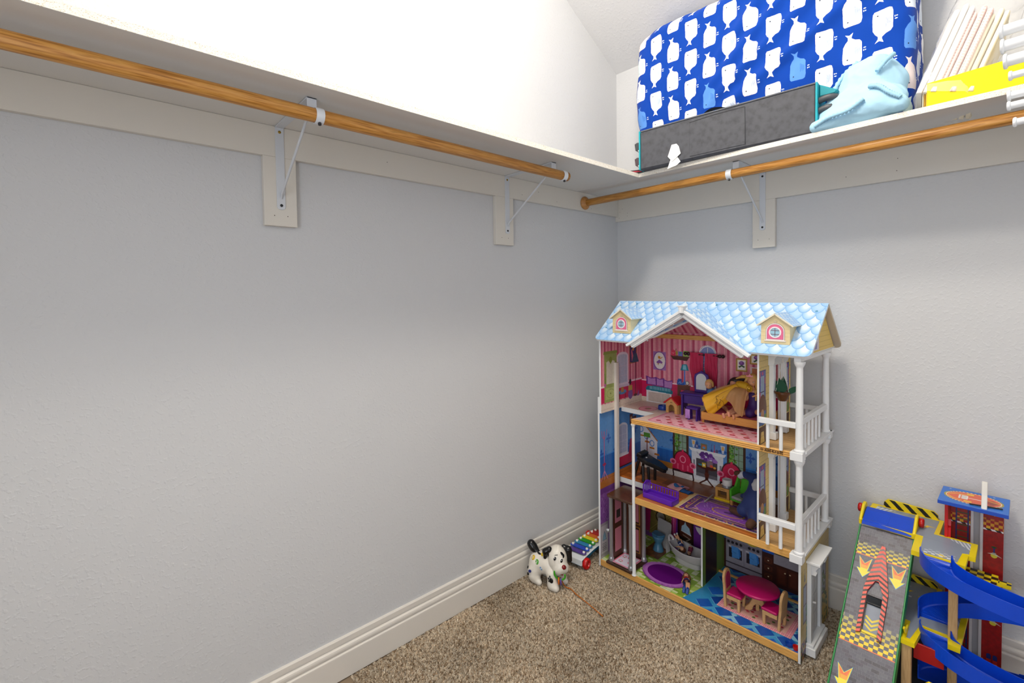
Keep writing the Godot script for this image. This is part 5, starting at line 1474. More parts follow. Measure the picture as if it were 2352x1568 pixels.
	# two dormers
	for x in [0.1195, 0.7225]:
		var y0 = 1.0555 if x > 0.5 else 1.0565
		var D = Transform3D(tf.basis, tf * V(x, y0, 0.346))
		var ocr = M("e3cf9f", 0.5)
		m = MB.new()
		m.prism(pv([-0.0445, 0.0, 0.0445, 0.0, 0.0445, 0.0655, 0.0, 0.0985, -0.0445, 0.0655]), D * Transform3D(Basis(), V(0, 0, -0.005)), 0.005, Rect2(), 0.0006)
		m.prism(pv([0.0045, 0.0, 0.0045, 0.064, 0.086, 0.064]), D * Transform3D(Basis(V(0, 0, -1), V(0, 1, 0), V(1, 0, 0)), V(0, 0, 0)) * Transform3D(Basis(), V(0, 0, -0.0442)), 0.0884)
		var d = obj("dormer", m, [ocr], t)
		for i in 4: bx("board_line", V(-0.0443, 0.013 + 0.013 * i, 0.0), V(0.0443, 0.0136 + 0.013 * i, 0.00015), M("c8b07c", 0.6), d, 0.0).transform = D
		for s in [-1.0, 1.0]:
			var a = D * V(0, 0.1045, 0.010)
			var b = D * V(s * 0.0575, 0.0635, 0.010)
			var a2 = D * V(0, 0.1045, -0.146)
			var b2 = D * V(s * 0.0575, 0.0635, -0.088)
			plate("dormer_roof", [a2, b2, b, a] if s < 0 else [a, b, b2, a2], 0.0048, MT(tex_scales(0.07, 0.14, 0.014, 0.02, 1600), 0.4) if s < 0 and x < 0.5 else roof_small(), M("e8dfc8", 0.5), [Vector2(0, 0), Vector2(0.2, 1), Vector2(1, 1), Vector2(1, 0)] if s < 0 else [Vector2(1, 0), Vector2(1, 1), Vector2(0.2, 1), Vector2(0, 0)], d)
		for q in [[0.0295, 0.071, 0.0010, "7a6a64"], [0.0285, 0.070, 0.0014, "ece6e2"], [0.0255, 0.067, 0.0018, "8a5a62"], [0.0248, 0.0663, 0.0022, "e26c92"]]:
			var pl = [-q[0], 0.0125 if q[2] < 0.0016 else 0.0165]
			for i in 15: pl.append_array([-q[0] * cos(PI * i / 14.0), 0.042 + (q[1] - 0.042) * sin(PI * i / 14.0)])
			pl.append_array([q[0], 0.0125 if q[2] < 0.0016 else 0.0165])
			m = MB.new(); m.prism(pv(pl), D, q[2])
			obj("window_surround", m, M(q[3], 0.45), d)
		bx("window_sill", V(-0.033, 0.0095, 0.0), V(0.033, 0.0135, 0.003), M("e8dcd4", 0.5), d, 0.0006).transform = D
		var Q = D * Transform3D(Basis(V(1, 0, 0), V(0, 0, 1), V(0, -1, 0)), V(0, 0.0395, 0))
		m = MB.new(); m.lathe([[0.0148, 0.002], [0.0192, 0.002], [0.0188, 0.0034], [0.0165, 0.0042], [0.0148, 0.0034]], 28, Q)
		obj("round_frame", m, M("f0e8ea", 0.4), d)
		m = MB.new(); m.lathe([[0, 0.0026], [0.0150, 0.0026], [0.0150, 0.0022]], 28, Q)
		var pr = MB.new(); pr.cyl(D * V(0, 0.0395, 0.0015), D * V(0, 0.0395, 0.0027), 0.0150, -1, 28)
		obj("pane", pr, M("9cc6d8", 0.25), d)
		m = MB.new(); m.box(V(-0.0009, 0.0245, 0.0024), V(0.0009, 0.0545, 0.0034), 0.0, D)
		m.box(V(-0.0145, 0.0325, 0.0024), V(0.0145, 0.0341, 0.0034), 0.0, D); m.box(V(-0.0145, 0.0455, 0.0024), V(0.0145, 0.0471, 0.0034), 0.0, D)
		obj("glazing_bars", m, M("7a5a6a", 0.5), d)
		m = MB.new(); m.prism(pv([-0.0025, 0.0, 0.0025, 0.0, 0.0065, 0.006, 0.0, 0.0095, -0.0065, 0.006]), D * Transform3D(Basis(), V(0, 0.071, 0)), 0.0015, Rect2(), 0.0003)
		obj("crest", m, M("cdbb9a", 0.5), d)

var small_scales = null
func roof_small():
	if small_scales == null: small_scales = MT(tex_scales(0.07, 0.14, 0.014, 0.02, 1600, 0.003), 0.4)
	return small_scales

func field(caps: Array, lo: Vector3, hi: Vector3, cell: float, k = 0.008, tf := Transform3D()) -> MB:
	# one continuous skin over tapered capsules [a, b, ra, rb]
	var b = MB.new()
	b.nets(lo, hi, cell, func(p: Vector3):
		var d = 1e9
		for c in caps: d = smin(d, cap(p, c[0], c[1], c[2], c[3]), k)
		return d
	, tf)
	return b
func skin(caps: Array, cell = 0.003, k := 0.008, off := Vector3.ZERO) -> MB:
	var lo = V(1e9, 1e9, 1e9)
	var hi = -lo
	for c in caps:
		var r: float = maxf(c[2], c[3]) + cell * 2.0
		lo = lo.min(c[0] - V(r, r, r)).min(c[1] - V(r, r, r)); hi = hi.max(c[0] + V(r, r, r)).max(c[1] + V(r, r, r))
	return field(caps, lo, hi, cell, k, Transform3D(Basis(), -off))
func hthing(nm: String, label: String, category: String, base: Vector3, group = "") -> Node3D:
	return thing(nm, label, category, house_tf() * Transform3D(Basis(), base), group)
func face(t: Node, o: Vector3, look: Vector3, up: Vector3, r: float, sk: String):
	# eyes, brows, nose, mouth and ears of a doll's head of radius r
	var z = look.normalized()
	var x = up.cross(z).normalized()
	var y = z.cross(x)
	var B = Basis(x, y, z)
	for s in [-1.0, 1.0]:
		var m = MB.new(); m.ellip(o + B * V(s * 0.38, 0.02, 0.86) * r, V(0.19, 0.12, 0.06) * r, B, 10)
		var e = obj("eye", m, M("f4f0ea", 0.3), t)
		m = MB.new(); m.ellip(o + B * V(s * 0.38, 0.02, 0.91) * r, V(0.10, 0.11, 0.05) * r, B, 10)
		obj("iris", m, M("2c3a5c", 0.25), e)
		m = MB.new(); m.ellip(o + B * V(s * 0.39, 0.22, 0.86) * r, V(0.2, 0.035, 0.05) * r, B * Basis(V(0, 0, 1), -s * 0.12), 8)
		obj("eyebrow", m, M("7a5632", 0.6), e)
		m = MB.new(); m.ellip(o + B * V(s * 0.93, -0.05, 0.05) * r, V(0.1, 0.2, 0.14) * r, B, 8)
		obj("ear", m, M(sk, 0.45), t)
	var m = MB.new(); m.ellip(o + B * V(0, -0.16, 0.95) * r, V(0.09, 0.14, 0.12) * r, B, 10)
	obj("nose", m, M(sk, 0.45), t)
	m = MB.new(); m.ellip(o + B * V(0, -0.42, 0.84) * r, V(0.2, 0.065, 0.08) * r, B, 10)
	obj("mouth", m, M("b8404f", 0.4), t)

func furnish_top():
	var fy = 0.7052
	var pu = M("3c1c78", 0.4)
	# doghouse
	var t = thing("doghouse", "small wooden toy doghouse with a red gable roof on the top floor", "doghouse", hplace(0.261, fy, 0.128, -8))
	var wd = wood([[0.0, "b98a4c"], [0.5, "d4a566"], [1.0, "c19354"]], 0.5, 8, 60, 41)
	var arch = [-0.0285, 0.0, -0.0155, 0.0]
	for i in 11: arch.append_array([-0.0155 * cos(PI * i / 10.0), 0.022 + 0.0155 * sin(PI * i / 10.0)])
	arch.append_array([0.0155, 0.0, 0.0285, 0.0, 0.0285, 0.045, 0.0, 0.066, -0.0285, 0.045])
	var m = MB.new(); m.prism(pv(arch), Transform3D(Basis(), V(0, 0, 0.018)), 0.006, Rect2(), 0.0006)
	obj("front_wall", m, wd, t)
	m = MB.new(); m.prism(pv([-0.0285, 0, 0.0285, 0, 0.0285, 0.045, 0, 0.066, -0.0285, 0.045]), Transform3D(Basis(), V(0, 0, -0.026)), 0.005)
	obj("back_wall", m, wd, t)
	for s in [-1.0, 1.0]:
		bx("side_wall", V(s * 0.0285 - 0.0025, 0.0003, -0.021), V(s * 0.0285 + 0.0025, 0.045, 0.018), wd, t)
		m = MB.new(); m.box(V(0, 0, -0.031), V(0.046, 0.006, 0.0285), 0.0012, Transform3D(Basis(V(s * 0.79, -0.61, 0), V(s * 0.61, 0.79, 0), V(0, 0, s * 1.0)).orthonormalized(), V(-s * 0.002, 0.0675, 0)))
		obj("roof", m, M("c4181c", 0.4), t)
	bx("name_mark", V(-0.005, 0.0465, 0.0239), V(0.005, 0.049, 0.0244), M("5a3a1c", 0.6), t, 0.0)
	t = thing("pet_bowl", "round blue toy pet bowl beside the toy doghouse", "bowl", hplace(0.196, fy, 0.112))
	m = MB.new(); m.lathe([[0, 0], [0.021, 0], [0.0225, 0.002], [0.021, 0.017], [0.0195, 0.0185], [0.018, 0.017], [0.017, 0.006], [0, 0.005]], 24)
	obj("body", m, M("173f9c", 0.35), t)
	# vanity with a mirror, and its stool
	t = thing("vanity", "purple toy vanity table with an arched mirror", "vanity", hplace(0.359, fy, 0.118, 4))
	for x in [-0.056, 0.056]:
		m = MB.new(); m.prism(pv([-0.026, 0, -0.018, 0, -0.012, 0.03, 0.012, 0.03, 0.02, 0.0, 0.028, 0.0, 0.026, 0.09, -0.026, 0.09]), Transform3D(Basis(V(0, 0, -1), V(0, 1, 0), V(1, 0, 0)), V(x - 0.004, 0.0002, 0)), 0.008, Rect2(), 0.001)
		obj("leg_panel", m, pu, t)
	bx("drawer_front", V(-0.052, 0.052, 0.012), V(0.052, 0.089, 0.018), pu, t, 0.001)
	bx("table_top", V(-0.064, 0.090, -0.03), V(0.064, 0.100, 0.032), pu, t, 0.003)
	var mo = [-0.029, 0.0]
	for q in [[-0.031, 0.066], [-0.027, 0.078], [-0.012, 0.086], [0.0, 0.094], [0.012, 0.086], [0.027, 0.078], [0.031, 0.066]]: mo.append_array(q)
	mo.append_array([0.029, 0.0])
	m = MB.new(); m.prism(pv(mo), Transform3D(Basis(), V(0.012, 0.1, -0.024)), 0.010, Rect2(), 0.0015)
	var fr = obj("mirror_frame", m, pu, t)
	mo = [-0.0215, 0.012]
	for i in 13: mo.append_array([-0.0215 * cos(PI * i / 12.0), 0.06 + 0.0215 * sin(PI * i / 12.0)])
	mo.append_array([0.0215, 0.012])
	m = MB.new(); m.prism(pv(mo), Transform3D(Basis(), V(0.012, 0.1, -0.0138)), 0.0008)
	obj("mirror", m, M("c9ccd2", 0.35, 0.55), fr)
	t = thing("stool", "purple toy stool pushed under the toy vanity", "stool", hplace(0.383, fy, 0.168, -6))
	m = MB.new(); m.prism(Geometry2D.offset_polygon(pv([-0.02, -0.012, 0.02, -0.012, 0.02, 0.012, -0.02, 0.012]), 0.006, Geometry2D.JOIN_ROUND)[0], Transform3D(Basis(V(1, 0, 0), V(0, 0, -1), V(0, 1, 0)), V(-0.004, 0.046, 0.022)), 0.009, Rect2(), 0.002)
	obj("seat", m, pu, t)
	for x in [-0.022, 0.014]:
		m = MB.new(); m.prism(pv([-0.014, 0, -0.006, 0, 0.0, 0.03, 0.006, 0, 0.014, 0, 0.012, 0.046, -0.012, 0.046]), Transform3D(Basis(V(0, 0, -1), V(0, 1, 0), V(1, 0, 0)), V(x, 0.0002, 0.022)), 0.006, Rect2(), 0.001)
		obj("leg_panel", m, pu, t)
	m = MB.new()
	m.grid(16, 6, func(i, j):
		var a = float(i) / 16.0
		return V(-0.034 + 0.022 * a, 0.006 + 0.038 * j / 6.0, 0.037 + 0.002 * sin(a * 19.0)))
	tag(obj("doll_skirt", m, M("b483c8", 0.8)), "small lilac doll skirt hanging from the toy stool", "skirt").transform = hplace(0.384, fy, 0.168, -6)
	# bed
	t = thing("doll_bed", "low wooden doll bed with a pink mattress on the top floor", "bed", hplace(0.5455, fy, 0.114, 1))
	var bw = wood([[0.0, "b0742f"], [0.5, "c98d45"], [1.0, "b87d38"]], 0.42, 4, 80, 44)
	bx("side_rail", V(-0.130, 0.014, 0.083), V(0.132, 0.044, 0.091), bw, t, 0.001)
	bx("side_rail", V(-0.130, 0.014, -0.088), V(0.132, 0.044, -0.080), bw, t, 0.001)
	bx("footboard", V(-0.132, 0.010, -0.08), V(-0.124, 0.045, 0.083), bw, t, 0.001)
	bx("headboard", V(0.124, 0.010, -0.08), V(0.132, 0.075, 0.083), bw, t, 0.001)
	for p in [[-0.126, 0.08], [-0.126, -0.08], [0.127, 0.08], [0.127, -0.08]]:
		m = MB.new(); m.cyl(V(p[0], 0.0002, p[1]), V(p[0], 0.013, p[1]), 0.005, -1, 12)
		obj("leg", m, bw, t)
	bx("mattress", V(-0.123, 0.020, -0.079), V(0.123, 0.043, 0.082), M("c4506e", 0.8), t, 0.005)
	# dolls on it
	var sk = "d69a70"
	t = hthing("doll", "doll with short blond hair and blue top beside the toy vanity", "doll", V(0.41, 0.7485, 0.10), "dolls on the doll bed")
	obj("body", skin([[V(0.403, 0.846, 0.104), V(0.405, 0.838, 0.108), 0.0145, 0.0125], [V(0.406, 0.836, 0.100), V(0.411, 0.815, 0.098), 0.006, 0.007], [V(0.413, 0.808, 0.097), V(0.43, 0.775, 0.095), 0.015, 0.012], [V(0.43, 0.772, 0.095), V(0.48, 0.757, 0.12), 0.010, 0.007], [V(0.48, 0.757, 0.12), V(0.505, 0.756, 0.16), 0.007, 0.006], [V(0.424, 0.808, 0.1), V(0.452, 0.79, 0.112), 0.006, 0.005], [V(0.452, 0.79, 0.112), V(0.47, 0.776, 0.125), 0.005, 0.004]], 0.003, 0.006, V(0.41, 0.7485, 0.10)), M(sk, 0.45), t)
	obj("hair", skin([[V(0.403, 0.853, 0.099), V(0.398, 0.846, 0.092), 0.0145, 0.014], [V(0.392, 0.85, 0.098), V(0.390, 0.838, 0.098), 0.006, 0.005], [V(0.415, 0.85, 0.096), V(0.417, 0.838, 0.096), 0.006, 0.005]], 0.003, 0.006, V(0.41, 0.7485, 0.10)), M("d2a45e", 0.6), t)
	obj("top", skin([[V(0.412, 0.812, 0.099), V(0.428, 0.776, 0.097), 0.0175, 0.0145], [V(0.424, 0.808, 0.1), V(0.443, 0.797, 0.108), 0.0085, 0.008]], 0.003, 0.006, V(0.41, 0.7485, 0.10)), M("4f7fb8", 0.75), t)
	face(t, V(0.404, 0.842, 0.1065) - V(0.41, 0.7485, 0.10), V(0.35, -0.12, 1), V(0.1, 1, 0.1), 0.0142, sk)
	t = hthing("doll", "dark brown haired doll lying half hidden under the golden gown", "doll", V(0.51, 0.7485, 0.11), "dolls on the doll bed")
	obj("body", skin([[V(0.507, 0.862, 0.103), V(0.508, 0.852, 0.108), 0.0155, 0.0135], [V(0.508, 0.85, 0.10), V(0.512, 0.828, 0.10), 0.006, 0.007], [V(0.515, 0.815, 0.10), V(0.525, 0.775, 0.10), 0.015, 0.014], [V(0.522, 0.768, 0.11), V(0.52, 0.758, 0.165), 0.0105, 0.0085], [V(0.52, 0.758, 0.165), V(0.511, 0.748, 0.208), 0.0085, 0.0055], [V(0.537, 0.768, 0.11), V(0.538, 0.76, 0.165), 0.0105, 0.0085], [V(0.538, 0.76, 0.165), V(0.531, 0.757, 0.208), 0.0085, 0.0055], [V(0.511, 0.744, 0.213), V(0.510, 0.757, 0.2155), 0.0045, 0.0055], [V(0.531, 0.753, 0.213), V(0.530, 0.766, 0.2155), 0.0045, 0.0055]], 0.003, 0.006, V(0.51, 0.7485, 0.11)), M("d8997a", 0.45), t)
	obj("hair", skin([[V(0.509, 0.871, 0.098), V(0.52, 0.872, 0.094), 0.0165, 0.015], [V(0.497, 0.868, 0.1), V(0.482, 0.845, 0.098), 0.011, 0.008], [V(0.52, 0.875, 0.094), V(0.55, 0.885, 0.088), 0.013, 0.007]], 0.003, 0.006, V(0.51, 0.7485, 0.11)), M("2a1612", 0.5), t)
	face(t, V(0.507, 0.857, 0.106) - V(0.51, 0.7485, 0.11), V(0.3, -0.1, 1), V(0, 1, 0), 0.015, "d8997a")
	t = hthing("doll", "blonde doll with pink tiara and purple dress sitting at the bed head", "doll", V(0.595, 0.7485, 0.14), "dolls on the doll bed")
	var of = V(0.595, 0.7485, 0.14)
	obj("body", skin([[V(0.588, 0.890, 0.138), V(0.589, 0.879, 0.144), 0.0165, 0.014], [V(0.589, 0.876, 0.136), V(0.591, 0.856, 0.136), 0.006, 0.0065], [V(0.582, 0.848, 0.137), V(0.602, 0.848, 0.137), 0.0095, 0.0095], [V(0.592, 0.845, 0.137), V(0.595, 0.778, 0.138), 0.012, 0.014], [V(0.590, 0.77, 0.145), V(0.562, 0.762, 0.185), 0.011, 0.009], [V(0.562, 0.762, 0.185), V(0.548, 0.752, 0.207), 0.009, 0.0055], [V(0.548, 0.744, 0.211), V(0.5475, 0.758, 0.2145), 0.004, 0.005], [V(0.605, 0.77, 0.148), V(0.632, 0.775, 0.178), 0.011, 0.008], [V(0.632, 0.775, 0.178), V(0.648, 0.757, 0.196), 0.008, 0.005], [V(0.605, 0.848, 0.138), V(0.622, 0.842, 0.15), 0.0062, 0.0055], [V(0.622, 0.842, 0.15), V(0.602, 0.832, 0.168), 0.005, 0.0035], [V(0.580, 0.846, 0.136), V(0.570, 0.81, 0.14), 0.0062, 0.005]], 0.003, 0.006, of), M("cf9066", 0.45), t)
	obj("dress", skin([[V(0.593, 0.832, 0.138), V(0.595, 0.80, 0.138), 0.0165, 0.015], [V(0.595, 0.795, 0.139), V(0.594, 0.772, 0.145), 0.018, 0.022], [V(0.594, 0.772, 0.145), V(0.59, 0.766, 0.165), 0.02, 0.018]], 0.003, 0.008, of), M("38155e", 0.6), t)
	var gold = M("c79a4c", 0.5)
	obj("hair", skin([[V(0.589, 0.898, 0.132), V(0.591, 0.889, 0.127), 0.0175, 0.017], [V(0.578, 0.901, 0.136), V(0.552, 0.899, 0.135), 0.0085, 0.006], [V(0.552, 0.899, 0.135), V(0.527, 0.888, 0.132), 0.006, 0.003], [V(0.572, 0.893, 0.142), V(0.562, 0.875, 0.148), 0.006, 0.004], [V(0.604, 0.888, 0.132), V(0.607, 0.85, 0.134), 0.009, 0.007], [V(0.605, 0.85, 0.142), V(0.606, 0.815, 0.148), 0.007, 0.004]], 0.003, 0.006, of), gold, t)
	m = MB.new(); m.prism(pv([-0.012, 0, 0.012, 0, 0.011, 0.008, 0.006, 0.004, 0.0, 0.013, -0.006, 0.004, -0.011, 0.008]), Transform3D(Basis(V(0.95, 0, -0.3), V(0.0, 1, -0.15), V(0.3, 0.15, 0.95)).orthonormalized(), V(0.584, 0.903, 0.149) - of), 0.0016, Rect2(), 0.0004)
	obj("tiara", m, M("d86a78", 0.35), t)
	face(t, V(0.589, 0.884, 0.141) - of, V(0.25, -0.05, 1), V(-0.08, 1, 0), 0.0155, "cf9066")
	# golden gown thrown over them
	t = hthing("doll_gown", "golden doll gown with a sheer tan overskirt spread over the dolls on the bed", "gown", V(0.5, 0.765, 0.16))
	of = V(0.5, 0.765, 0.16)
	var yg = M("d9a012", 0.55); yg.rim_enabled = true; yg.rim = 0.3
	var a0 = V(0.553, 0.866, 0.158)
	var a1 = V(0.432, 0.772, 0.188)
	m = MB.new()
	for s in [1.0, 0.97]:
		m.grid(44, 18, func(i, j):
			var f = float(j) / 18.0
			var a = TAU * i / 44.0 * (1.0 if s == 1.0 else -1.0)
			var ax = (a1 - a0).normalized()
			var e1 = ax.cross(V(0, 0, 1)).normalized()
			var e2 = ax.cross(e1)
			var r: float = lerpf(0.013, 0.044, pow(f, 0.8)) * s * (1.0 + 0.10 * sin(a * 6.0) * f)
			return a0.lerp(a1, f) + (e1 * cos(a) * r * 0.92 + e2 * sin(a) * r * 0.62) - ax * 0.012 * f * cos(a) - of)
	obj("skirt", m, yg, t)
	m = MB.new()
	for k in 3:
		var sw = []
		for i in 20: sw.append(a0.lerp(a1, 0.45 + 0.05 * i / 20.0 * (k + 3)) + V(0.004 * sin(i * 0.9 + k) - 0.016 + 0.014 * k, 0.016 * sin(i * 0.35 + k * 2.0) - 0.016, 0.0305 - 0.0012 * absf(i - 10)) - of)
		m.tube(sw, 0.0007, 5)
	obj("scroll_print", m, M("6b4a10", 0.7), t)
	obj("bodice", skin([[V(0.556, 0.868, 0.158), V(0.588, 0.862, 0.166), 0.0155, 0.0125], [V(0.545, 0.874, 0.158), V(0.575, 0.874, 0.163), 0.01, 0.009]], 0.003, 0.008, of), M("c99a1c", 0.3, 0.35), t)
	m = MB.new(); m.lathe([[0.0075, -0.003], [0.0115, -0.002], [0.0125, 0.0], [0.0115, 0.002], [0.0075, 0.003], [0.0065, 0.0], [0.0075, -0.003]], 18, Transform3D(MB.frame(V(0.5, 0.1, 0.85)), V(0.593, 0.8625, 0.178) - of))
	obj("sleeve_ring", m, M("b98a18", 0.35, 0.3), t)
	var tan = StandardMaterial3D.new()
	tan.albedo_color = Color(0.72, 0.53, 0.33, 0.86); tan.transparency = BaseMaterial3D.TRANSPARENCY_ALPHA; tan.roughness = 0.6
	m = MB.new()
	m.grid(20, 14, func(i, j):   # back panel reaching to the left
		var a = float(i) / 20.0
		var f = float(j) / 14.0
		var p = V(0.548, 0.874, 0.150).lerp(V(lerpf(0.402, 0.424, a), lerpf(0.800, 0.774, a), lerpf(0.175, 0.196, a)), f)
		return p + V(0.006 * a, lerpf(0.0, -0.010, a) * (1 - f), lerpf(-0.004, 0.012, a)) + V(0, 0.004 * sin(a * 12.0) * f + 0.014 * sin(PI * f), 0.006 * sin(PI * f)) - of)
	m.grid(26, 16, func(i, j):   # front panel falling over the bed rail
		var a = float(i) / 26.0
		var f = float(j) / 16.0
		var e = V(lerpf(0.514, 0.598, a), lerpf(0.815, 0.757, smoothstep(0.0, 0.75, a)) + (0.09 * smoothstep(0.78, 1.0, a)), lerpf(0.206, 0.210, a))
		var s = V(lerpf(0.540, 0.590, a), 0.862, 0.172)
		var p = s.lerp(e, f)
		return p + V(0, 0.004 * sin(PI * f), 0.016 * sin(PI * pow(f, 0.6)) + 0.0035 * sin(a * 17.0) * f) - of)
	obj("overskirt", m, tan, t)
	# plant hanging in the top porch
	t = hthing("hanging_plant", "dark green toy plant in a brown pot hanging in the top porch", "plant", V(0.727, 0.8465, 0.240))
	m = MB.new(); m.lathe([[0, 0], [0.0105, 0.0], [0.013, 0.002], [0.0215, 0.022], [0.0225, 0.026], [0.0265, 0.0265], [0.0272, 0.0335], [0.0255, 0.0345], [0.022, 0.032], [0, 0.030]], 26)
	obj("pot", m, M("5a3216", 0.3), t)
	var gr = M("0b4a2e", 0.6)
	for q in [[0.002, 0.012, 0.046, 0.017, 0.0, 2.0], [-0.014, 0.0, 0.052, 0.012, 24.0, -10.0], [0.018, 0.004, 0.048, 0.009, -52.0, 0.0], [0.0, -0.010, 0.054, 0.010, 4.0, -12.0], [-0.004, -0.004, 0.050, 0.011, 12.0, -4.0]]:
		var lf = []
		for i in 11:
			var f = i / 10.0
			lf.append([sin(PI * pow(f, 0.75)) * q[3], f * q[2]])
		var pl = []
		for e in lf: pl.append_array([-e[0] - 0.0005, e[1]])
		lf.reverse()
		for e in lf: pl.append_array([e[0] + 0.0005, e[1]])
		m = MB.new(); m.prism(pv(pl), Transform3D(Basis(V(0, 0, 1), deg_to_rad(q[4])) * Basis(V(1, 0, 0), deg_to_rad(q[5])), V(q[0], 0.031, q[1])), 0.003, Rect2(), 0.0)
		obj("leaf", m, gr, t)
	for a in [0.3, 2.4, 4.5]:
		m = MB.new(); m.tube([V(cos(a) * 0.0235, 0.033, sin(a) * 0.0235), V(0.001, 0.152, 0.002)], 0.0007, 6)
		obj("cord", m, M("e9e4d8", 0.8), t)
	m = MB.new(); m.tube([V(0.001, 0.150, 0.002), V(0.001, 0.176, 0.002)], 0.0012, 6)
	obj("hook", m, M("c9c4b8", 0.5), t)

func furnish_middle():
	var fy = 0.3728
	# purple doll daybed at the front edge
	var t = thing("doll_daybed", "purple plastic doll daybed with slatted sides on the middle floor edge", "doll bed", hplace(0.286, fy, 0.298, -2))
	var pm = M("5a1fa8", 0.28)
	bx("tray", V(-0.066, 0.004, -0.027), V(0.066, 0.010, 0.027), pm, t, 0.001)
	for q in [[-0.068, -0.0275, 0.068, -0.0235], [-0.068, 0.0235, 0.068, 0.0275], [-0.068, -0.0275, -0.064, 0.0275], [0.064, -0.0275, 0.068, 0.0275]]:
		bx("tray_wall", V(q[0], 0.0004, q[1]), V(q[2], 0.022, q[3]), pm, t, 0.0015)
	bx("top_rail", V(-0.064, 0.044, -0.0275), V(0.064, 0.0475, -0.0235), pm, t, 0.001)
	for i in 10: bx("slat", V(-0.055 + 0.0122 * i, 0.0222, -0.0268), V(-0.0495 + 0.0122 * i, 0.0442, -0.0242), pm, t, 0.0006)
	bx("end_post", V(0.063, 0.0222, -0.0275), V(0.067, 0.047, -0.0235), pm, t, 0.0006)
	for z in [-0.0275, 0.0225]: bx("head_post", V(-0.068, 0.0222, z), V(-0.063, 0.058, z + 0.005), pm, t, 0.001)
	var m = MB.new(); m.prism(pv([-0.0225, 0.0, 0.0225, 0.0, 0.0225, 0.002, 0.012, 0.010, -0.004, 0.0135, -0.012, 0.010, -0.0225, 0.003]), Transform3D(Basis(V(0, 0, -1), V(0, 1, 0), V(1, 0, 0)), V(-0.0675, 0.0545, 0)), 0.004, Rect2(), 0.001)
	obj("head_rail", m, pm, t)
	for i in 4: bx("head_slat", V(-0.067, 0.0222, -0.0155 + 0.0088 * i), V(-0.0642, 0.0555, -0.0115 + 0.0088 * i), pm, t, 0.0006)
	# toy oven, its pot and the green armchair
	t = thing("toy_oven", "wooden toy oven with a yellow base on the middle floor", "oven", hplace(0.468, fy, 0.106, 2))
	var ow = wood([[0.0, "a06f2e"], [0.5, "bd8a45"], [1.0, "a97936"]], 0.45, 6, 70, 51)
	bx("base", V(-0.031, 0.0002, -0.022), V(0.031, 0.009, 0.0245), M("d9b311", 0.4), t, 0.001)
	for q in [[-0.028, 0.009, -0.018, 0.053], [0.018, 0.009, 0.028, 0.053], [-0.018, 0.040, 0.018, 0.053], [-0.018, 0.009, 0.018, 0.013]]:
		bx("oven_front", V(q[0], q[1] + 0.0001, -0.019), V(q[2], q[3], 0.021), ow, t, 0.0006)
	bx("oven_back", V(-0.018, 0.013, -0.019), V(0.018, 0.040, -0.010), M("5a3d1a", 0.7), t, 0.0)
	bx("vent", V(-0.010, 0.046, 0.0209), V(0.010, 0.0475, 0.0214), M("3a2410", 0.6), t, 0.0)
	for x in [-0.008, 0.001, 0.009]:
		m = MB.new(); m.cyl(V(x, 0.0385, 0.012), V(x, 0.0385, 0.0222), 0.002, -1, 8)
		obj("oven_knob", m, M("3a2410", 0.5), t)
	t = thing("toy_pot", "round white toy pot with a grey base on the toy oven", "pot", hplace(0.480, fy + 0.0533, 0.104))
	m = MB.new(); m.lathe([[0, 0], [0.0195, 0], [0.0205, 0.002], [0.019, 0.006], [0.0185, 0.010], [0, 0.010]], 26)
	obj("stand", m, M("7f7d80", 0.35, 0.4), t)
	m = MB.new(); m.lathe([[0, 0.0101], [0.0182, 0.0101], [0.0188, 0.012], [0.0188, 0.032], [0.0170, 0.0335], [0.0165, 0.032], [0, 0.0315]], 26)
	obj("bowl", m, M("c8c3bf", 0.4), t)
	t = thing("toy_armchair", "bright green toy armchair with a grey seat beside the toy oven", "armchair", hplace(0.541, fy, 0.118, -10))
	var gn = M("48a01f", 0.4)
	m = MB.new(); m.prism(pv([-0.034, 0.020, 0.026, 0.020, 0.03, 0.045, 0.03, 0.064, 0.022, 0.068, -0.004, 0.072, -0.026, 0.108, -0.036, 0.112, -0.042, 0.104, -0.038, 0.07]), Transform3D(Basis(V(0, 0, 1), V(0, 1, 0), V(-1, 0, 0)), V(-0.0225, 0, 0.004)), 0.008, Rect2(), 0.0025)
	obj("side", m, gn, t)
	m = MB.new(); m.prism(pv([-0.034, 0.020, 0.026, 0.020, 0.03, 0.045, 0.03, 0.064, 0.022, 0.068, -0.004, 0.072, -0.026, 0.108, -0.036, 0.112, -0.042, 0.104, -0.038, 0.07]), Transform3D(Basis(V(0, 0, 1), V(0, 1, 0), V(-1, 0, 0)), V(0.0345, 0, 0.004)), 0.008, Rect2(), 0.0025)
	obj("side", m, gn, t)
	m = MB.new(); m.box(V(-0.0222, 0.03, -0.004), V(0.0262, 0.098, 0.004), 0.002, Transform3D(rot(V(1, 0, 0), -10), V(0, 0, -0.024)))
	obj("back", m, gn, t)
	bx("seat", V(-0.0222, 0.021, -0.02), V(0.0262, 0.030, 0.034), gn, t, 0.002)
	bx("cushion", V(-0.021, 0.0302, -0.018), V(0.025, 0.042, 0.038), M("8f8d86", 0.75), t, 0.004)
	for p in [[-0.024, 0.026], [0.026, 0.026], [-0.024, -0.024], [0.026, -0.024]]:
		bx("leg", V(p[0] - 0.005, 0.0002, p[1] - 0.005), V(p[0] + 0.005, 0.0205, p[1] + 0.005), M("b98548", 0.5), t, 0.0008)
	t = hthing("silver_stick", "thin silver stick leaning from the rug to the toy oven", "stick", V(0.425, fy + 0.003, 0.196))
	m = MB.new(); m.cyl(V(0, 0.0001, 0), V(0.0075, 0.012, -0.068), 0.0028, -1, 10, 0.0008)
	obj("stick", m, M("a3a0a0", 0.35, 0.5), t)
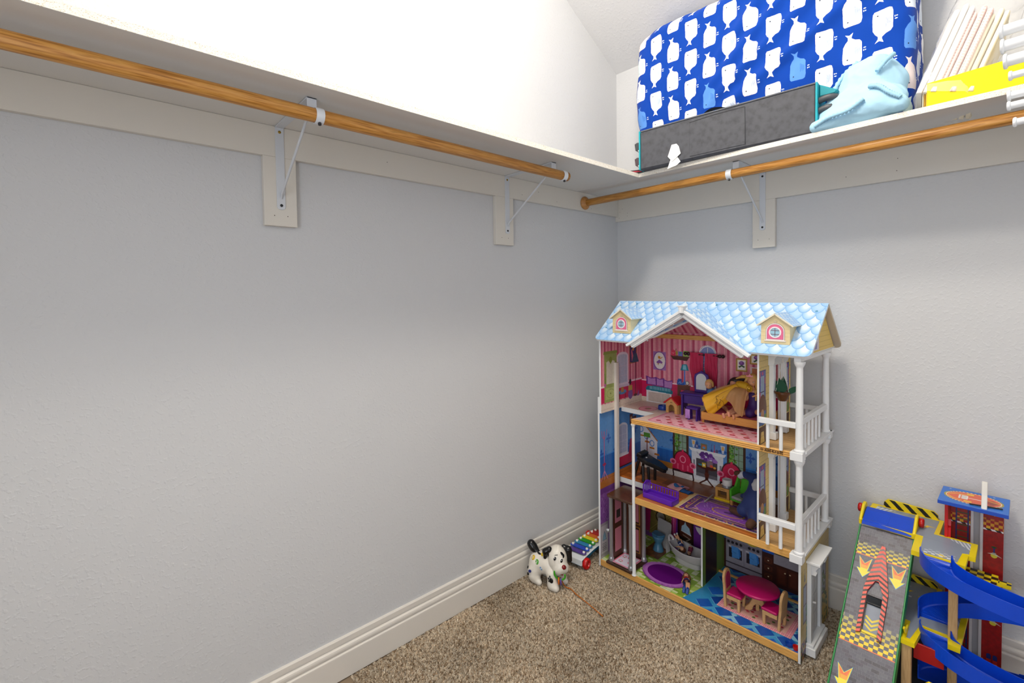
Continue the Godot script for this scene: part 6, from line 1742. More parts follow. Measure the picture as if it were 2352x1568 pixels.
	# folded doll cloth lying behind the daybed
	t = thing("doll_cloth", "folded pink and blue doll cloth lying behind the purple daybed", "cloth", hplace(0.290, fy, 0.135, -16))
	for q in [[-0.045, 0.02, -0.035, 0.035, 0.012, "d79aa0"], [0.012, 0.062, -0.014, 0.022, 0.008, "1d4f8a"], [-0.034, 0.018, -0.016, 0.016, 0.016, "235f96"]]:
		m = MB.new()
		for s in [0, 1]:
			m.grid(20, 8, func(i, j):
				var a = float(i) / 20.0 if s == 0 else 1.0 - float(i) / 20.0
				var f = float(j) / 8.0
				return V(lerpf(q[0], q[1], a), q[4] * (1.0 if s == 1 else 0.0) * sin(PI * clampf(f, 0.06, 0.94)) * (0.7 + 0.3 * sin(a * 9.0)) + 0.0006 + (0.0 if s == 0 else 0.001), lerpf(q[2], q[3], 1.0 - f) + 0.003 * sin(a * 6.0)))
		obj("fold", m, M(q[5], 0.85), t)
	# black toy grand piano with a stool
	t = thing("toy_piano", "black toy grand piano in the corner of the middle floor", "piano", hplace(0.108, fy, 0.118, 0))
	var bk = M("121214", 0.28)
	var P = Transform3D(rot(V(0, 0, 1), -17), V(0.006, 0.074, 0.0))
	m = MB.new(); m.prism(pv([-0.032, -0.034, 0.018, -0.034, 0.05, -0.022, 0.095, -0.014, 0.103, 0.0, 0.095, 0.016, 0.06, 0.03, -0.032, 0.034]), P * Transform3D(Basis(V(1, 0, 0), V(0, 0, -1), V(0, 1, 0)), Vector3.ZERO), 0.016, Rect2(), 0.002)
	obj("case", m, bk, t)
	m = MB.new(); m.prism(pv([-0.02, -0.034, 0.018, -0.034, 0.05, -0.022, 0.098, -0.014, 0.107, 0.0, 0.098, 0.018, 0.06, 0.032, -0.02, 0.036]), P * Transform3D(Basis(V(1, 0, 0), V(0, 0, -1), V(0, 1, 0)), V(0, 0.0165, 0)), 0.004, Rect2(), 0.001)
	obj("lid", m, M("1c1d20", 0.22), t)
	m = MB.new(); m.box(V(-0.042, 0.012, -0.034), V(-0.016, 0.034, 0.034), 0.004, P)
	obj("key_box", m, bk, t)
	m = MB.new(); m.box(V(-0.006, 0.0206, 0.004), V(0.001, 0.0235, 0.010), 0.001, P)
	obj("white_catch", m, M("d9dadd", 0.3), t)
	for p in [[-0.022, 0.022, -0.038, 0.034], [-0.018, -0.02, -0.032, -0.018], [0.03, 0.026, 0.036, 0.03], [0.05, 0.0, 0.05, 0.002]]:
		m = MB.new(); m.cyl(V(p[2], 0.0002, p[3]), V(p[0], 0.076 - (p[0] + 0.02) * 0.3, p[1]), 0.006, 0.007, 12)
		obj("leg", m, bk, t)
	m = MB.new(); m.cyl(V(0.026, 0.0002, 0.062), V(0.004, 0.058, 0.028), 0.006, 0.007, 12)
	obj("leg", m, bk, t)
	# large doll in a blue coat slumped by the partition
	t = hthing("doll", "large doll in a dark blue coat with brown mitts slumped beside the partition", "doll", V(0.61, fy + 0.0008, 0.215))
	var of = V(0.61, fy + 0.0008, 0.215)
	var navy = M("0f2358", 0.75); navy.rim_enabled = true; navy.rim = 0.25
	obj("coat", skin([[V(0.628, 0.505, 0.185), V(0.622, 0.445, 0.20), 0.030, 0.036], [V(0.617, 0.43, 0.205), V(0.590, 0.405, 0.225), 0.034, 0.024], [V(0.628, 0.42, 0.22), V(0.640, 0.398, 0.262), 0.030, 0.020], [V(0.612, 0.520, 0.178), V(0.575, 0.522, 0.168), 0.018, 0.013], [V(0.600, 0.455, 0.195), V(0.566, 0.436, 0.172), 0.016, 0.008]], 0.0035, 0.014, of), navy, t)
	obj("collar", skin([[V(0.632, 0.518, 0.205), V(0.628, 0.497, 0.214), 0.014, 0.011], [V(0.638, 0.507, 0.208), V(0.622, 0.508, 0.214), 0.009, 0.008]], 0.003, 0.005, of), M("a9a6a8", 0.85), t)
	obj("cuff", skin([[V(0.566, 0.519, 0.167), V(0.557, 0.512, 0.166), 0.0135, 0.012]], 0.003, 0.005, of), M("b9b9c2", 0.8), t)
	var br = M("4a2d1b", 0.9)
	obj("mitt", skin([[V(0.556, 0.520, 0.165), V(0.543, 0.518, 0.163), 0.011, 0.010], [V(0.541, 0.522, 0.167), V(0.534, 0.520, 0.166), 0.004, 0.003], [V(0.542, 0.515, 0.168), V(0.535, 0.512, 0.167), 0.004, 0.003]], 0.0028, 0.005, of), br, t)
	obj("boot", skin([[V(0.580, 0.393, 0.228), V(0.548, 0.386, 0.212), 0.014, 0.012], [V(0.545, 0.388, 0.206), V(0.530, 0.386, 0.196), 0.008, 0.005], [V(0.550, 0.386, 0.216), V(0.534, 0.384, 0.212), 0.008, 0.005]], 0.003, 0.006, of), br, t)
	obj("boot", skin([[V(0.640, 0.394, 0.268), V(0.636, 0.388, 0.292), 0.016, 0.014]], 0.003, 0.006, of), br, t)
	obj("head", skin([[V(0.640, 0.556, 0.172), V(0.640, 0.546, 0.180), 0.023, 0.018], [V(0.636, 0.535, 0.182), V(0.63, 0.52, 0.185), 0.012, 0.014], [V(0.630, 0.572, 0.168), V(0.626, 0.590, 0.166), 0.006, 0.003]], 0.0032, 0.008, of), M("3c2416", 0.9), t)
	face(t, V(0.640, 0.551, 0.178) - of, V(-0.5, -0.1, 0.8), V(0, 1, 0), 0.021, "4a2d1b")

func furnish_ground():
	var gy = 0.0346
	# toilet
	var t = thing("toy_toilet", "pale blue toy toilet with a tall white back", "toilet", hplace(0.163, gy, 0.085, -14))
	var bl = M("4d7f9e", 0.3)
	m_round_back(t)
	var m = MB.new(); m.lathe([[0, 0.0002], [0.026, 0.0002], [0.0265, 0.004], [0.022, 0.016], [0.0165, 0.030], [0.0165, 0.038], [0.024, 0.050], [0.029, 0.060], [0.030, 0.068], [0.028, 0.070], [0, 0.070]], 28, Transform3D(Basis(V(1, 0, 0), V(0, 1, 0), V(0, 0, 0.85)), V(0, 0, 0.012)))
	obj("bowl", m, bl, t)
	m = MB.new(); m.prism(Geometry2D.offset_polygon(pv([-0.024, -0.014, 0.024, -0.014, 0.016, 0.012, -0.016, 0.012]), 0.008, Geometry2D.JOIN_ROUND)[0], Transform3D(Basis(V(1, 0, 0), V(0, 0, 1), V(0, -1, 0)), V(0, 0.079, 0.014)), 0.009, Rect2(), 0.002)
	obj("seat_lid", m, M("3f6f8f", 0.3), t)
	# bathtub
	t = thing("toy_bathtub", "white toy bathtub with a curled tap end", "bathtub", hplace(0.312, gy, 0.108, -8))
	var wt = M("c3bfbe", 0.35)
	var sec = func(y: float, ix: float): return [y, 0.068 + ix, 0.030 + ix * 0.6]
	var rings = [[0.0002, 0.058, 0.026], [0.004, 0.062, 0.029], [0.022, 0.060, 0.027], [0.026, 0.066, 0.031], [0.034, 0.076, 0.038], [0.055, 0.088, 0.044], [0.0585, 0.092, 0.047], [0.062, 0.092, 0.047], [0.064, 0.089, 0.045], [0.061, 0.085, 0.041], [0.035, 0.070, 0.033], [0.026, 0.058, 0.025], [0.0255, 0.002, 0.001]]
	m = MB.new()
	m.grid(48, rings.size() - 1, func(i, j):
		var a = TAU * i / 48.0
		var r: Array = rings[j]
		var lift: float = 0.014 * maxf(-cos(a), 0.0) * clampf((r[0] - 0.03) / 0.03, 0, 1) + 0.010 * maxf(cos(a), 0.0) * clampf((r[0] - 0.03) / 0.03, 0, 1)
		return V(signf(cos(a)) * pow(absf(cos(a)), 0.85) * r[1], r[0] + lift, -signf(sin(a)) * pow(absf(sin(a)), 0.8) * r[2]))
	obj("tub", m, wt, t)
	m = MB.new(); m.tube(smooth([V(-0.086, 0.074, 0.016), V(-0.088, 0.094, 0.016), V(-0.080, 0.102, 0.016), V(-0.068, 0.097, 0.016), V(-0.064, 0.088, 0.016)], 6), 0.0055, 12)
	obj("tap", m, wt, t)
	m = MB.new()
	for s in [0, 1]:
		m.grid(6, 20, func(i, j):
			var z = -0.005 + 0.026 * (i / 6.0 if s == 0 else 1.0 - i / 6.0)
			var f = j / 20.0
			var p: Array = [V(-0.094, 0.016, 0), V(-0.099, 0.05, 0), V(-0.094, 0.0815, 0), V(-0.084, 0.081, 0)]
			var k = f * 3.0
			var q: int = mini(int(k), 2)
			return p[q].lerp(p[q + 1], k - q) + V(-0.0012 if s == 0 else 0.0, 0, z + 0.006 * (1 - f)))
	tag(obj("doll_towel", m, M("bdb8b6", 0.8)), "small white doll towel draped over the bathtub tap end", "towel").transform = hplace(0.312, gy, 0.108, -8)
	# two dolls in the tub
	t = hthing("doll", "brown haired doll in a navy top lying feet up in the toy bathtub", "doll", V(0.28, gy + 0.034, 0.105))
	var of = V(0.28, gy + 0.034, 0.105)
	obj("body", skin([[V(0.2905, 0.098, 0.119), V(0.2885, 0.101, 0.121), 0.0095, 0.0085], [V(0.287, 0.103, 0.114), V(0.283, 0.108, 0.112), 0.0035, 0.004], [V(0.281, 0.110, 0.111), V(0.266, 0.120, 0.106), 0.008, 0.0075], [V(0.262, 0.123, 0.103), V(0.2445, 0.137, 0.0985), 0.0055, 0.0035], [V(0.268, 0.125, 0.103), V(0.2555, 0.144, 0.098), 0.0055, 0.0035], [V(0.2785, 0.104, 0.118), V(0.263, 0.098, 0.12), 0.003, 0.0025], [V(0.2855, 0.116, 0.108), V(0.278, 0.133, 0.108), 0.003, 0.0025]], 0.0022, 0.004, of), M("cf9a72", 0.45), t)
	obj("top", skin([[V(0.282, 0.110, 0.111), V(0.273, 0.1155, 0.108), 0.0098, 0.0095]], 0.0022, 0.004, of), M("16295c", 0.7), t)
	for k in 2:
		m = MB.new(); m.tube([V(0.272 + 0.0028 * k, 0.108 - 0.0005 * k, 0.1175), V(0.2765 + 0.0028 * k, 0.1165, 0.1185), V(0.281 + 0.0028 * k, 0.121, 0.1155)], 0.0008, 6)
		obj("stripe", m, M("d8dce8", 0.7), t).position = -of
	obj("shorts", skin([[V(0.270, 0.118, 0.107), V(0.262, 0.1235, 0.1035), 0.0088, 0.007]], 0.0022, 0.004, of), M("55565c", 0.7), t)
	for p in [V(0.2435, 0.1385, 0.098), V(0.2545, 0.146, 0.0975)]:
		m = MB.new(); m.ellip(p - of, V(0.0042, 0.0055, 0.0045))
		obj("shoe", m, M("dcd8d4", 0.5), t)
	obj("hair", skin([[V(0.293, 0.095, 0.117), V(0.2935, 0.093, 0.115), 0.0105, 0.010], [V(0.285, 0.092, 0.119), V(0.279, 0.0885, 0.119), 0.007, 0.005], [V(0.295, 0.090, 0.115), V(0.288, 0.086, 0.113), 0.008, 0.006]], 0.0022, 0.004, of), M("5c3216", 0.6), t)
	face(t, V(0.2888, 0.1005, 0.1215) - of, V(-0.25, 0.45, 0.9), V(0.75, -0.6, 0.1), 0.009, "cf9a72")
	t = hthing("doll", "small doll in a maroon dress lying at the far end of the toy bathtub", "doll", V(0.315, gy + 0.030, 0.105))
	of = V(0.315, gy + 0.030, 0.105)
	obj("body", skin([[V(0.316, 0.083, 0.108), V(0.317, 0.087, 0.107), 0.008, 0.0075], [V(0.319, 0.092, 0.106), V(0.322, 0.103, 0.105), 0.0065, 0.0065], [V(0.321, 0.106, 0.107), V(0.3185, 0.117, 0.108), 0.0038, 0.003], [V(0.3265, 0.105, 0.107), V(0.3255, 0.1165, 0.107), 0.0038, 0.003], [V(0.325, 0.095, 0.112), V(0.316, 0.094, 0.116), 0.0028, 0.0024]], 0.0022, 0.004, of), M("c9946e", 0.45), t)
	obj("dress", skin([[V(0.319, 0.092, 0.106), V(0.323, 0.107, 0.106), 0.0085, 0.0105]], 0.0022, 0.004, of), M("5e0f30", 0.7), t)
	obj("hair", skin([[V(0.315, 0.080, 0.107), V(0.313, 0.079, 0.104), 0.009, 0.008]], 0.0022, 0.004, of), M("1c120e", 0.6), t)
	face(t, V(0.317, 0.0855, 0.1085) - of, V(-0.1, 0.2, 0.95), V(-0.2, -0.95, 0), 0.008, "c9946e")
	t = hthing("doll_dress", "tiny purple and red doll dress lying at the near end of the toy bathtub", "dress", V(0.262, gy + 0.030, 0.122))
	of = V(0.262, gy + 0.030, 0.122)
	obj("skirt", skin([[V(0.258, 0.086, 0.122), V(0.270, 0.082, 0.125), 0.009, 0.007]], 0.0025, 0.004, of), M("6a1f80", 0.75), t)
	obj("sash", skin([[V(0.275, 0.081, 0.126), V(0.296, 0.078, 0.127), 0.006, 0.003]], 0.0025, 0.004, of), M("a8281e", 0.75), t)
	# oval purple rug
	t = thing("bath_rug", "oval purple bath rug with a fluffy lilac edge", "rug", hplace(0.283, gy, 0.2535, -4))
	var rg = RandomNumberGenerator.new(); rg.seed = 5
	m = MB.new(); m.lathe([[0, 0.0002], [1.0, 0.0002], [1.0, 0.004], [0.0, 0.0055]], 48, Transform3D(Basis(V(0.086, 0, 0), V(0, 1, 0), V(0, 0, 0.066)), Vector3.ZERO))
	var pile = MT(noise_tex(256, 0.12, [[0.0, "2e0638"], [0.5, "5a0f6c"], [1.0, "7a1f8c"]], 61), 0.95, 0.1)
	pile.uv1_scale = V(3, 3, 1)
	obj("centre_pile", m, pile, t)
	m = MB.new(); m.lathe([[0.9, 0.0003], [1.12, 0.0003], [1.12, 0.002], [1.0, 0.005], [0.9, 0.005]], 48, Transform3D(Basis(V(0.088, 0, 0), V(0, 1, 0), V(0, 0, 0.069)), Vector3.ZERO))
	for i in 2200:
		var a = rg.randf() * TAU
		var r = rg.randf_range(0.92, 1.10)
		var p = V(cos(a) * 0.090 * r, 0.0006, sin(a) * 0.071 * r)
		var d = V(cos(a) + rg.randf_range(-0.5, 0.5), rg.randf_range(0.35, 1.0), sin(a) + rg.randf_range(-0.5, 0.5)).normalized() * rg.randf_range(0.006, 0.010)
		var sd = V(-sin(a), 0, cos(a)) * 0.0011
		m.tri(p + sd, p - sd, p + d)
	obj("fluffy_edge", m, M("a862b4", 0.9), t).set_meta("kind", "stuff")
	# doll lying on the tiles
	t = hthing("doll", "brown haired doll in red top and blue skirt lying on the tiles", "doll", V(0.378, gy + 0.0004, 0.25))
	of = V(0.378, gy + 0.0004, 0.25)
	obj("body", skin([[V(0.356, 0.0475, 0.215), V(0.358, 0.0485, 0.218), 0.0105, 0.0095], [V(0.361, 0.048, 0.226), V(0.364, 0.0475, 0.232), 0.0035, 0.004], [V(0.366, 0.047, 0.236), V(0.375, 0.047, 0.252), 0.0085, 0.0075], [V(0.382, 0.048, 0.262), V(0.394, 0.044, 0.292), 0.005, 0.0032], [V(0.391, 0.048, 0.260), V(0.403, 0.044, 0.289), 0.005, 0.0032], [V(0.357, 0.046, 0.240), V(0.360, 0.041, 0.262), 0.003, 0.0024], [V(0.375, 0.049, 0.232), V(0.384, 0.043, 0.244), 0.003, 0.0024]], 0.0022, 0.004, of), M("d39c74", 0.45), t)
	obj("top", skin([[V(0.366, 0.047, 0.236), V(0.373, 0.047, 0.249), 0.0098, 0.0092]], 0.0022, 0.004, of), M("b0151c", 0.7), t)
	m = MB.new()
	for s in [1.0, 0.94]:
		m.lathe([[0.0085 * s, 0.0], [0.013 * s, 0.012], [0.0155 * s, 0.026]] if s == 1.0 else [[0.0155 * s, 0.026], [0.013 * s, 0.012], [0.0085 * s, 0.001]], 22, Transform3D(MB.frame(V(0.011, 0.0015, 0.024)), V(0.374, 0.0512, 0.247) - of))
	obj("skirt", m, M("27437c", 0.7), t)
	obj("hair", skin([[V(0.3545, 0.047, 0.212), V(0.356, 0.0455, 0.216), 0.0112, 0.0108], [V(0.366, 0.046, 0.214), V(0.374, 0.0435, 0.222), 0.008, 0.006], [V(0.35, 0.044, 0.222), V(0.349, 0.042, 0.234), 0.006, 0.004]], 0.0022, 0.004, of), M("66391a", 0.6), t)
	face(t, V(0.3578, 0.0495, 0.2178) - of, V(0.15, 0.95, 0.2), V(-0.4, 0.1, -0.9), 0.0098, "d39c74")
	t = hthing("doll_shoes", "royal blue doll shoes lying at the feet of the doll on the tiles", "shoes", V(0.404, gy + 0.0003, 0.303))
	for x in [-0.008, 0.006]:
		m = MB.new(); m.prism(pv([-0.013, 0.0, 0.011, 0.0, 0.013, 0.004, 0.008, 0.010, -0.002, 0.016, -0.012, 0.017]), Transform3D(Basis(V(0.3, 0, 0.95), V(0, 1, 0), V(-0.95, 0, 0.3)).orthonormalized(), V(x, 0.0002, 0)), 0.011, Rect2(), 0.0025)
		obj("shoe", m, M("123a8a", 0.4), t)
	# dining set
	var wd = wood([[0.0, "b58a57"], [0.5, "cfa673"], [1.0, "bd9160"]], 0.5, 8, 60, 71)
	var mg = M("b3085f", 0.35)
	t = thing("toy_table", "round magenta toy dining table on a wooden pedestal", "table", hplace(0.640, gy, 0.222, 22))
	m = MB.new(); m.lathe([[0, 0.0855], [0.070, 0.0855], [0.0735, 0.088], [0.0745, 0.091], [0.0735, 0.0945], [0.071, 0.096], [0, 0.096]], 44)
	obj("table_top", m, mg, t)
	m = MB.new(); m.lathe([[0, 0.062], [0.013, 0.062], [0.018, 0.068], [0.016, 0.074], [0.020, 0.080], [0.021, 0.0853], [0, 0.0853]], 22)
	obj("pedestal", m, wd, t)
	var fp = [-0.044, 0.0002, -0.026, 0.0002]
	for i in 9: fp.append_array([-0.017 * cos(PI * i / 8.0), 0.008 + 0.022 * sin(PI * i / 8.0)])
	fp.append_array([0.026, 0.0002, 0.044, 0.0002, 0.042, 0.010, 0.028, 0.026, 0.017, 0.050, 0.014, 0.0655, -0.014, 0.0655, -0.017, 0.050, -0.028, 0.026, -0.042, 0.010])
	m = MB.new(); m.prism(pv([0.0061, 0.0002, 0.044, 0.0002, 0.042, 0.010, 0.028, 0.026, 0.017, 0.050, 0.014, 0.0655, 0.0061, 0.0655]), Transform3D(Basis(V(0, 0, -1), V(0, 1, 0), V(1, 0, 0)), V(-0.006, 0, 0)), 0.012, Rect2(), 0.0016)
	obj("foot_panel", m, wd, t)
	for a in [0.0]:
		m = MB.new(); m.prism(pv(fp), Transform3D(Basis(V(0, 1, 0), deg_to_rad(a)), Vector3.ZERO) * Transform3D(Basis(), V(0, 0, -0.006)), 0.012, Rect2(), 0.0016)
		obj("foot_panel", m, wd, t)
	chair(wd, mg, "wooden toy chair with a magenta seat on the bathroom side of the table", hplace(0.570, gy, 0.252, 0))
	chair(wd, mg, "wooden toy chair with a magenta seat on the front door side of the table", hplace(0.704, gy, 0.250, 176))
	# two little cups at the front corner
	t = thing("toy_cup", "tiny blue toy cup at the front corner of the kitchen floor", "cup", hplace(0.778, gy, 0.331))
	m = MB.new(); m.lathe([[0, 0.0002], [0.009, 0.0002], [0.012, 0.006], [0.0125, 0.012], [0.0115, 0.012], [0.009, 0.004], [0, 0.003]], 22)
	obj("cup", m, M("0f3f9c", 0.3), t)
	t = thing("toy_cup", "tiny red toy cup against the right panel of the kitchen", "cup", hplace(0.7985, gy, 0.333))
	m = MB.new(); m.lathe([[0, 0.0002], [0.007, 0.0002], [0.009, 0.005], [0.0095, 0.013], [0.0085, 0.013], [0.006, 0.004], [0, 0.003]], 20)
	obj("cup", m, M("b8140f", 0.3), t)

func m_round_back(t: Node):
	var m = MB.new(); m.prism(Geometry2D.offset_polygon(pv([-0.033, 0.008, 0.033, 0.008, 0.033, 0.123, -0.033, 0.123]), 0.007, Geometry2D.JOIN_ROUND)[0], Transform3D(rot(V(1, 0, 0), -4), V(0, 0, -0.026)), 0.006, Rect2(), 0.0012)
	obj("back_panel", m, M("a9a4a0", 0.4), t)

func chair(wd, mg, label: String, tf: Transform3D):
	# faces local +x
	var t = thing("toy_chair", label, "chair", tf, "toy dining chairs")
	var K = Transform3D(Basis(V(0, 0, -1), V(-0.06, 1, 0).normalized(), V(1, 0, 0)).orthonormalized(), V(-0.027, 0, 0))
	var m = MB.new()
	m.prism(pv([-0.029, 0.0003, -0.019, 0.0003, -0.019, 0.036, 0.019, 0.036, 0.019, 0.0003, 0.029, 0.0003, 0.028, 0.05, 0.026, 0.075, 0.029, 0.095, 0.0285, 0.112, 0.022, 0.126, 0.012, 0.1335, 0.0, 0.136, -0.012, 0.1335, -0.022, 0.126, -0.0285, 0.112, -0.029, 0.095, -0.026, 0.075, -0.028, 0.05]), K * Transform3D(Basis(), V(0, 0, -0.0045)), 0.009, Rect2(), 0.0014)
	obj("back", m, wd, t)
	for z in [-0.029, 0.020]:
		m = MB.new(); m.prism(pv([0.018, 0.0002, 0.027, 0.0002, 0.029, 0.050, 0.017, 0.050]), Transform3D(Basis(), V(0, 0, z)), 0.009, Rect2(), 0.0015)
		obj("leg", m, wd, t)
		bx("side_rail", V(-0.0215, 0.036, z + 0.001), V(0.018, 0.050, z + 0.008), wd, t, 0.0008)
	bx("front_rail", V(0.019, 0.037, -0.020), V(0.027, 0.050, 0.020), wd, t, 0.0008)
	m = MB.new()
	m.prism(pv([-0.018, 0.066, 0.018, 0.066, 0.020, 0.095, 0.0195, 0.108, 0.012, 0.121, 0.0, 0.125, -0.012, 0.121, -0.0195, 0.108, -0.020, 0.095]), K * Transform3D(Basis(), V(0, 0, 0.0046)), 0.0018, Rect2(), 0.0006)
	obj("back_pad", m, M("9c2350", 0.6), t)
	bx("seat", V(-0.0215, 0.0502, -0.030), V(0.033, 0.060, 0.030), mg, t, 0.003)

const RT = Vector3(1.1149, 0.435, 0.1893)
func ramp_tf() -> Transform3D:
	# x across the ramp from its left edge, y up the slope, z out of its face
	var c = cos(-0.0092)
	var s = sin(-0.0092)
	var X = V(c, 0, -s)
	var dn = V(s, 0, c) * cos(0.7621) - V(0, 1, 0) * sin(0.7621)
	return Transform3D(Basis(X, -dn, X.cross(-dn)), RT)

func flame(c: Cv, x: float, y: float, s: float):
	# a downward flame arrow, tip at x, y
	var o = [0.0, 0.0, 0.019, 0.026, 0.010, 0.023, 0.018, 0.070, 0.0, 0.048, -0.018, 0.068, -0.010, 0.027, -0.020, 0.028]
	for q in [["3f9be0", 1.06], ["f2e23a", 1.0], ["f0a63a", 0.9], ["ee7440", 0.78]]:
		var p = []
		for i in range(0, o.size(), 2):
			var yy: float = o[i + 1] * s
			if q[0] == "f0a63a": yy = maxf(yy, 0.030 * s)
			if q[0] == "ee7440": yy = maxf(yy, 0.044 * s)
			var k: float = q[1]
			p.append_array([x + o[i] * s * k, y + 0.034 * s + (yy - 0.034 * s) * k])
		c.poly(p, q[0])

func tex_ramp() -> ImageTexture:
	var c = Cv.new(0, 0.1448, -0.63, 0, 1500, "50505a")
	for j in 70:
		for i in 9:
			var x = -0.01 + 0.0185 * i + (0.009 if j % 2 else 0.0)
			var y = -0.0092 * j
			c.rect(x, y - 0.0092, x + 0.0185, y, ["565662", "50505c", "5a5a64", "4a4652", "545460", "3f3b44"][c.rng.randi() % 6])
			c.line([x, y, x, y - 0.0092], 0.0006, "6a6a74"); c.line([x, y, x + 0.0185, y], 0.0006, "66666f")
	for q in [[-0.058, -0.0985, 6], [-0.296, -0.372, 8]]:
		var n: int = q[2]
		for j in n:
			for i in 13:
				var f: float = float(j + 1) / n
				var h: float = (q[0] - q[1]) / n
				if (i + j) % 2 == 0: c.rect(0.0115 * i - 0.004, q[0] - h * (j + 1), 0.0115 * i + 0.0075, q[0] - h * j, Color("8d8d80").lerp(Color("f2cf12"), clampf(f * 1.3, 0, 1)))
		c.rect(0, q[1] - 0.0022, 0.15, q[1] + 0.0006, "e8703a")
	flame(c, 0.033, -0.171, 0.95); flame(c, 0.117, -0.172, 1.0); flame(c, 0.033, -0.505, 1.0); flame(c, 0.117, -0.52, 1.0)
	return c.tex()

func toy_garage():
	var t = thing("toy_garage", "tall toy car garage with printed ramp, blue slides and red tower", "toy garage")
	var ye = M("ecd20c", 0.4)
	var gn = M("12803a", 0.45)
	var bl = M("0a45c8", 0.28)
	var rd = M("b01412", 0.35)
	var gy = M("8892a2", 0.4)
	var pine = wood([[0.0, "b08a58"], [0.5, "cda877"], [1.0, "bf9664"]], 0.55, 3, 50, 81)
	var FL = Basis(V(1, 0, 0), V(0, 0, -1), V(0, 1, 0))
	var m: MB
	# ramp: a printed board with a tunnel opening, green side boards
	var T = ramp_tf()
	var rm = MT(tex_ramp(), 0.42, 0.55)
	rm.heightmap_enabled = true; rm.heightmap_scale = 0.03; rm.heightmap_texture = noise_tex(512, 0.09, [], 82, 3)
	var a = MB.new()
	var b = MB.new()
	for q in [[0.0045, -0.218, 0.1403, -0.001], [0.0045, -0.63, 0.1403, -0.331], [0.0045, -0.331, 0.0535, -0.218], [0.0925, -0.331, 0.1403, -0.218]]:
		a.box(V(q[0], q[1], -0.007), V(q[2], q[3], -0.0005), 0.0, T)
		var u = func(x: float, y: float): return Vector2(x / 0.1448, -y / 0.63)
		b.quad(T * V(q[0], q[1], 0), T * V(q[2], q[1], 0), T * V(q[2], q[3], 0), T * V(q[0], q[3], 0), [u.call(q[0], q[1]), u.call(q[2], q[1]), u.call(q[2], q[3]), u.call(q[0], q[3])])
	var ramp = obj("ramp", [a, b], [M("3a3a40", 0.6), rm], t)
	for x in [0.0, 0.1404]:
		m = MB.new(); m.box(V(x, -0.628, -0.028), V(x + 0.0044, 0.0, 0.004), 0.001, T)
		obj("side_board", m, gn, ramp)
	m = MB.new(); m.cyl(T * V(0.099, -0.348, -0.002), T * V(0.099, -0.348, 0.0006), 0.0036, -1, 16)
	obj("peg_hole", m, M("6a5a40", 0.6), ramp)
	# raised red and black chevron tongue round the tunnel
	var cv = Cv.new(0.04, 0.106, -0.345, -0.05, 1800, "e8604e")
	for i in 22:
		var y = -0.068 - 0.0142 * i
		c_chev(cv, 0.0745, y)
	cv.grain(0.06, 4)
	var tg = MT(cv.tex(), 0.45)
	var outl = pv([0.0425, -0.337, 0.0425, -0.200, 0.0555, -0.125, 0.069, -0.056, 0.078, -0.056, 0.0905, -0.125, 0.1035, -0.200, 0.1035, -0.339, 0.0935, -0.339, 0.0915, -0.208, 0.0765, -0.172, 0.068, -0.172, 0.0525, -0.208, 0.0525, -0.333])
	slab("chevron_tongue", outl, T * Transform3D(Basis(), V(0, 0, 0.0004)), 0.007, rd, tg, Rect2(0.04, -0.345, 0.066, 0.295), ramp)
	m = MB.new(); m.box(V(0.0536, -0.330, -0.016), V(0.0924, -0.322, -0.002), 0.001, T)
	obj("tunnel_lip", m, ye, ramp)
	var tc = Cv.new(0, 0.04, 0, 0.08, 1800, "7d8798")
	for i in 3: tc.line([0.004, 0.02 + 0.012 * i, 0.02, 0.008 + 0.012 * i, 0.036, 0.02 + 0.012 * i], 0.005, "e8cf20")
	panel_tf("tunnel_floor", V(0.0536, -0.321, -0.020), V(0.0924, -0.240, -0.015), T, M("50555e", 0.5), MT(tc.tex(), 0.4), ramp)
	m = MB.new(); m.box(V(0.0536, -0.2395, -0.07), V(0.0924, -0.2365, -0.008), 0.0, T)
	obj("tunnel_back", m, M("2c2c30", 0.6), ramp)
	# upper deck: grey road board with a yellow rim
	var dc = Cv.new(1.11, 1.405, 0.0, 0.32, 1500, "8b95a5", false, true)
	dc.poly([1.13, 0.03, 1.145, 0.03, 1.19, 0.034, 1.16, 0.06, 1.134, 0.085], "d8dce2")
	for i in 6: dc.line([1.128 + 0.012 * i, 0.09, 1.15 + 0.012 * i, 0.025], 0.004, "8b95a5")
	dc.poly([1.175, 0.06, 1.19, 0.045, 1.24, 0.06, 1.22, 0.1, 1.18, 0.09], "a9b1bd")
	for i in 12:
		for j in 2:
			if (i + j) % 2: dc.rect(1.134 + 0.0095 * i, 0.112 + 0.006 * j, 1.1435 + 0.0095 * i, 0.118 + 0.006 * j, "dfe3e8")
	for q in [[1.158, 0.116], [1.212, 0.116], [1.331, 0.305]]: dc.poly([q[0], q[1], q[0] - 0.012, q[1] - 0.012, q[0] - 0.005, q[1] - 0.012, q[0] - 0.005, q[1] - 0.022, q[0] + 0.005, q[1] - 0.022, q[0] + 0.005, q[1] - 0.012, q[0] + 0.012, q[1] - 0.012], "ecc81a")
	dc.poly([1.222, 0.085, 1.248, 0.082, 1.235, 0.098], "ecc81a"); dc.poly([1.27, 0.115, 1.262, 0.1, 1.275, 0.1, 1.276, 0.086, 1.30, 0.092, 1.282, 0.096, 1.282, 0.104], "ecc81a")
	for i in 8:
		for j in 4:
			if (i + j) % 2: dc.rect(1.292 + 0.0085 * i, 0.268 + 0.0085 * j, 1.3005 + 0.0085 * i, 0.2765 + 0.0085 * j, Color("8b95a5").lerp(Color("e8ecf0"), 0.3 + 0.2 * j))
	dc.poly([1.332, 0.146, 1.387, 0.144, 1.386, 0.196], "d8dce2")
	for i in 6: dc.line([1.335 + 0.009 * i, 0.142, 1.355 + 0.009 * i, 0.2], 0.0035, "8b95a5")
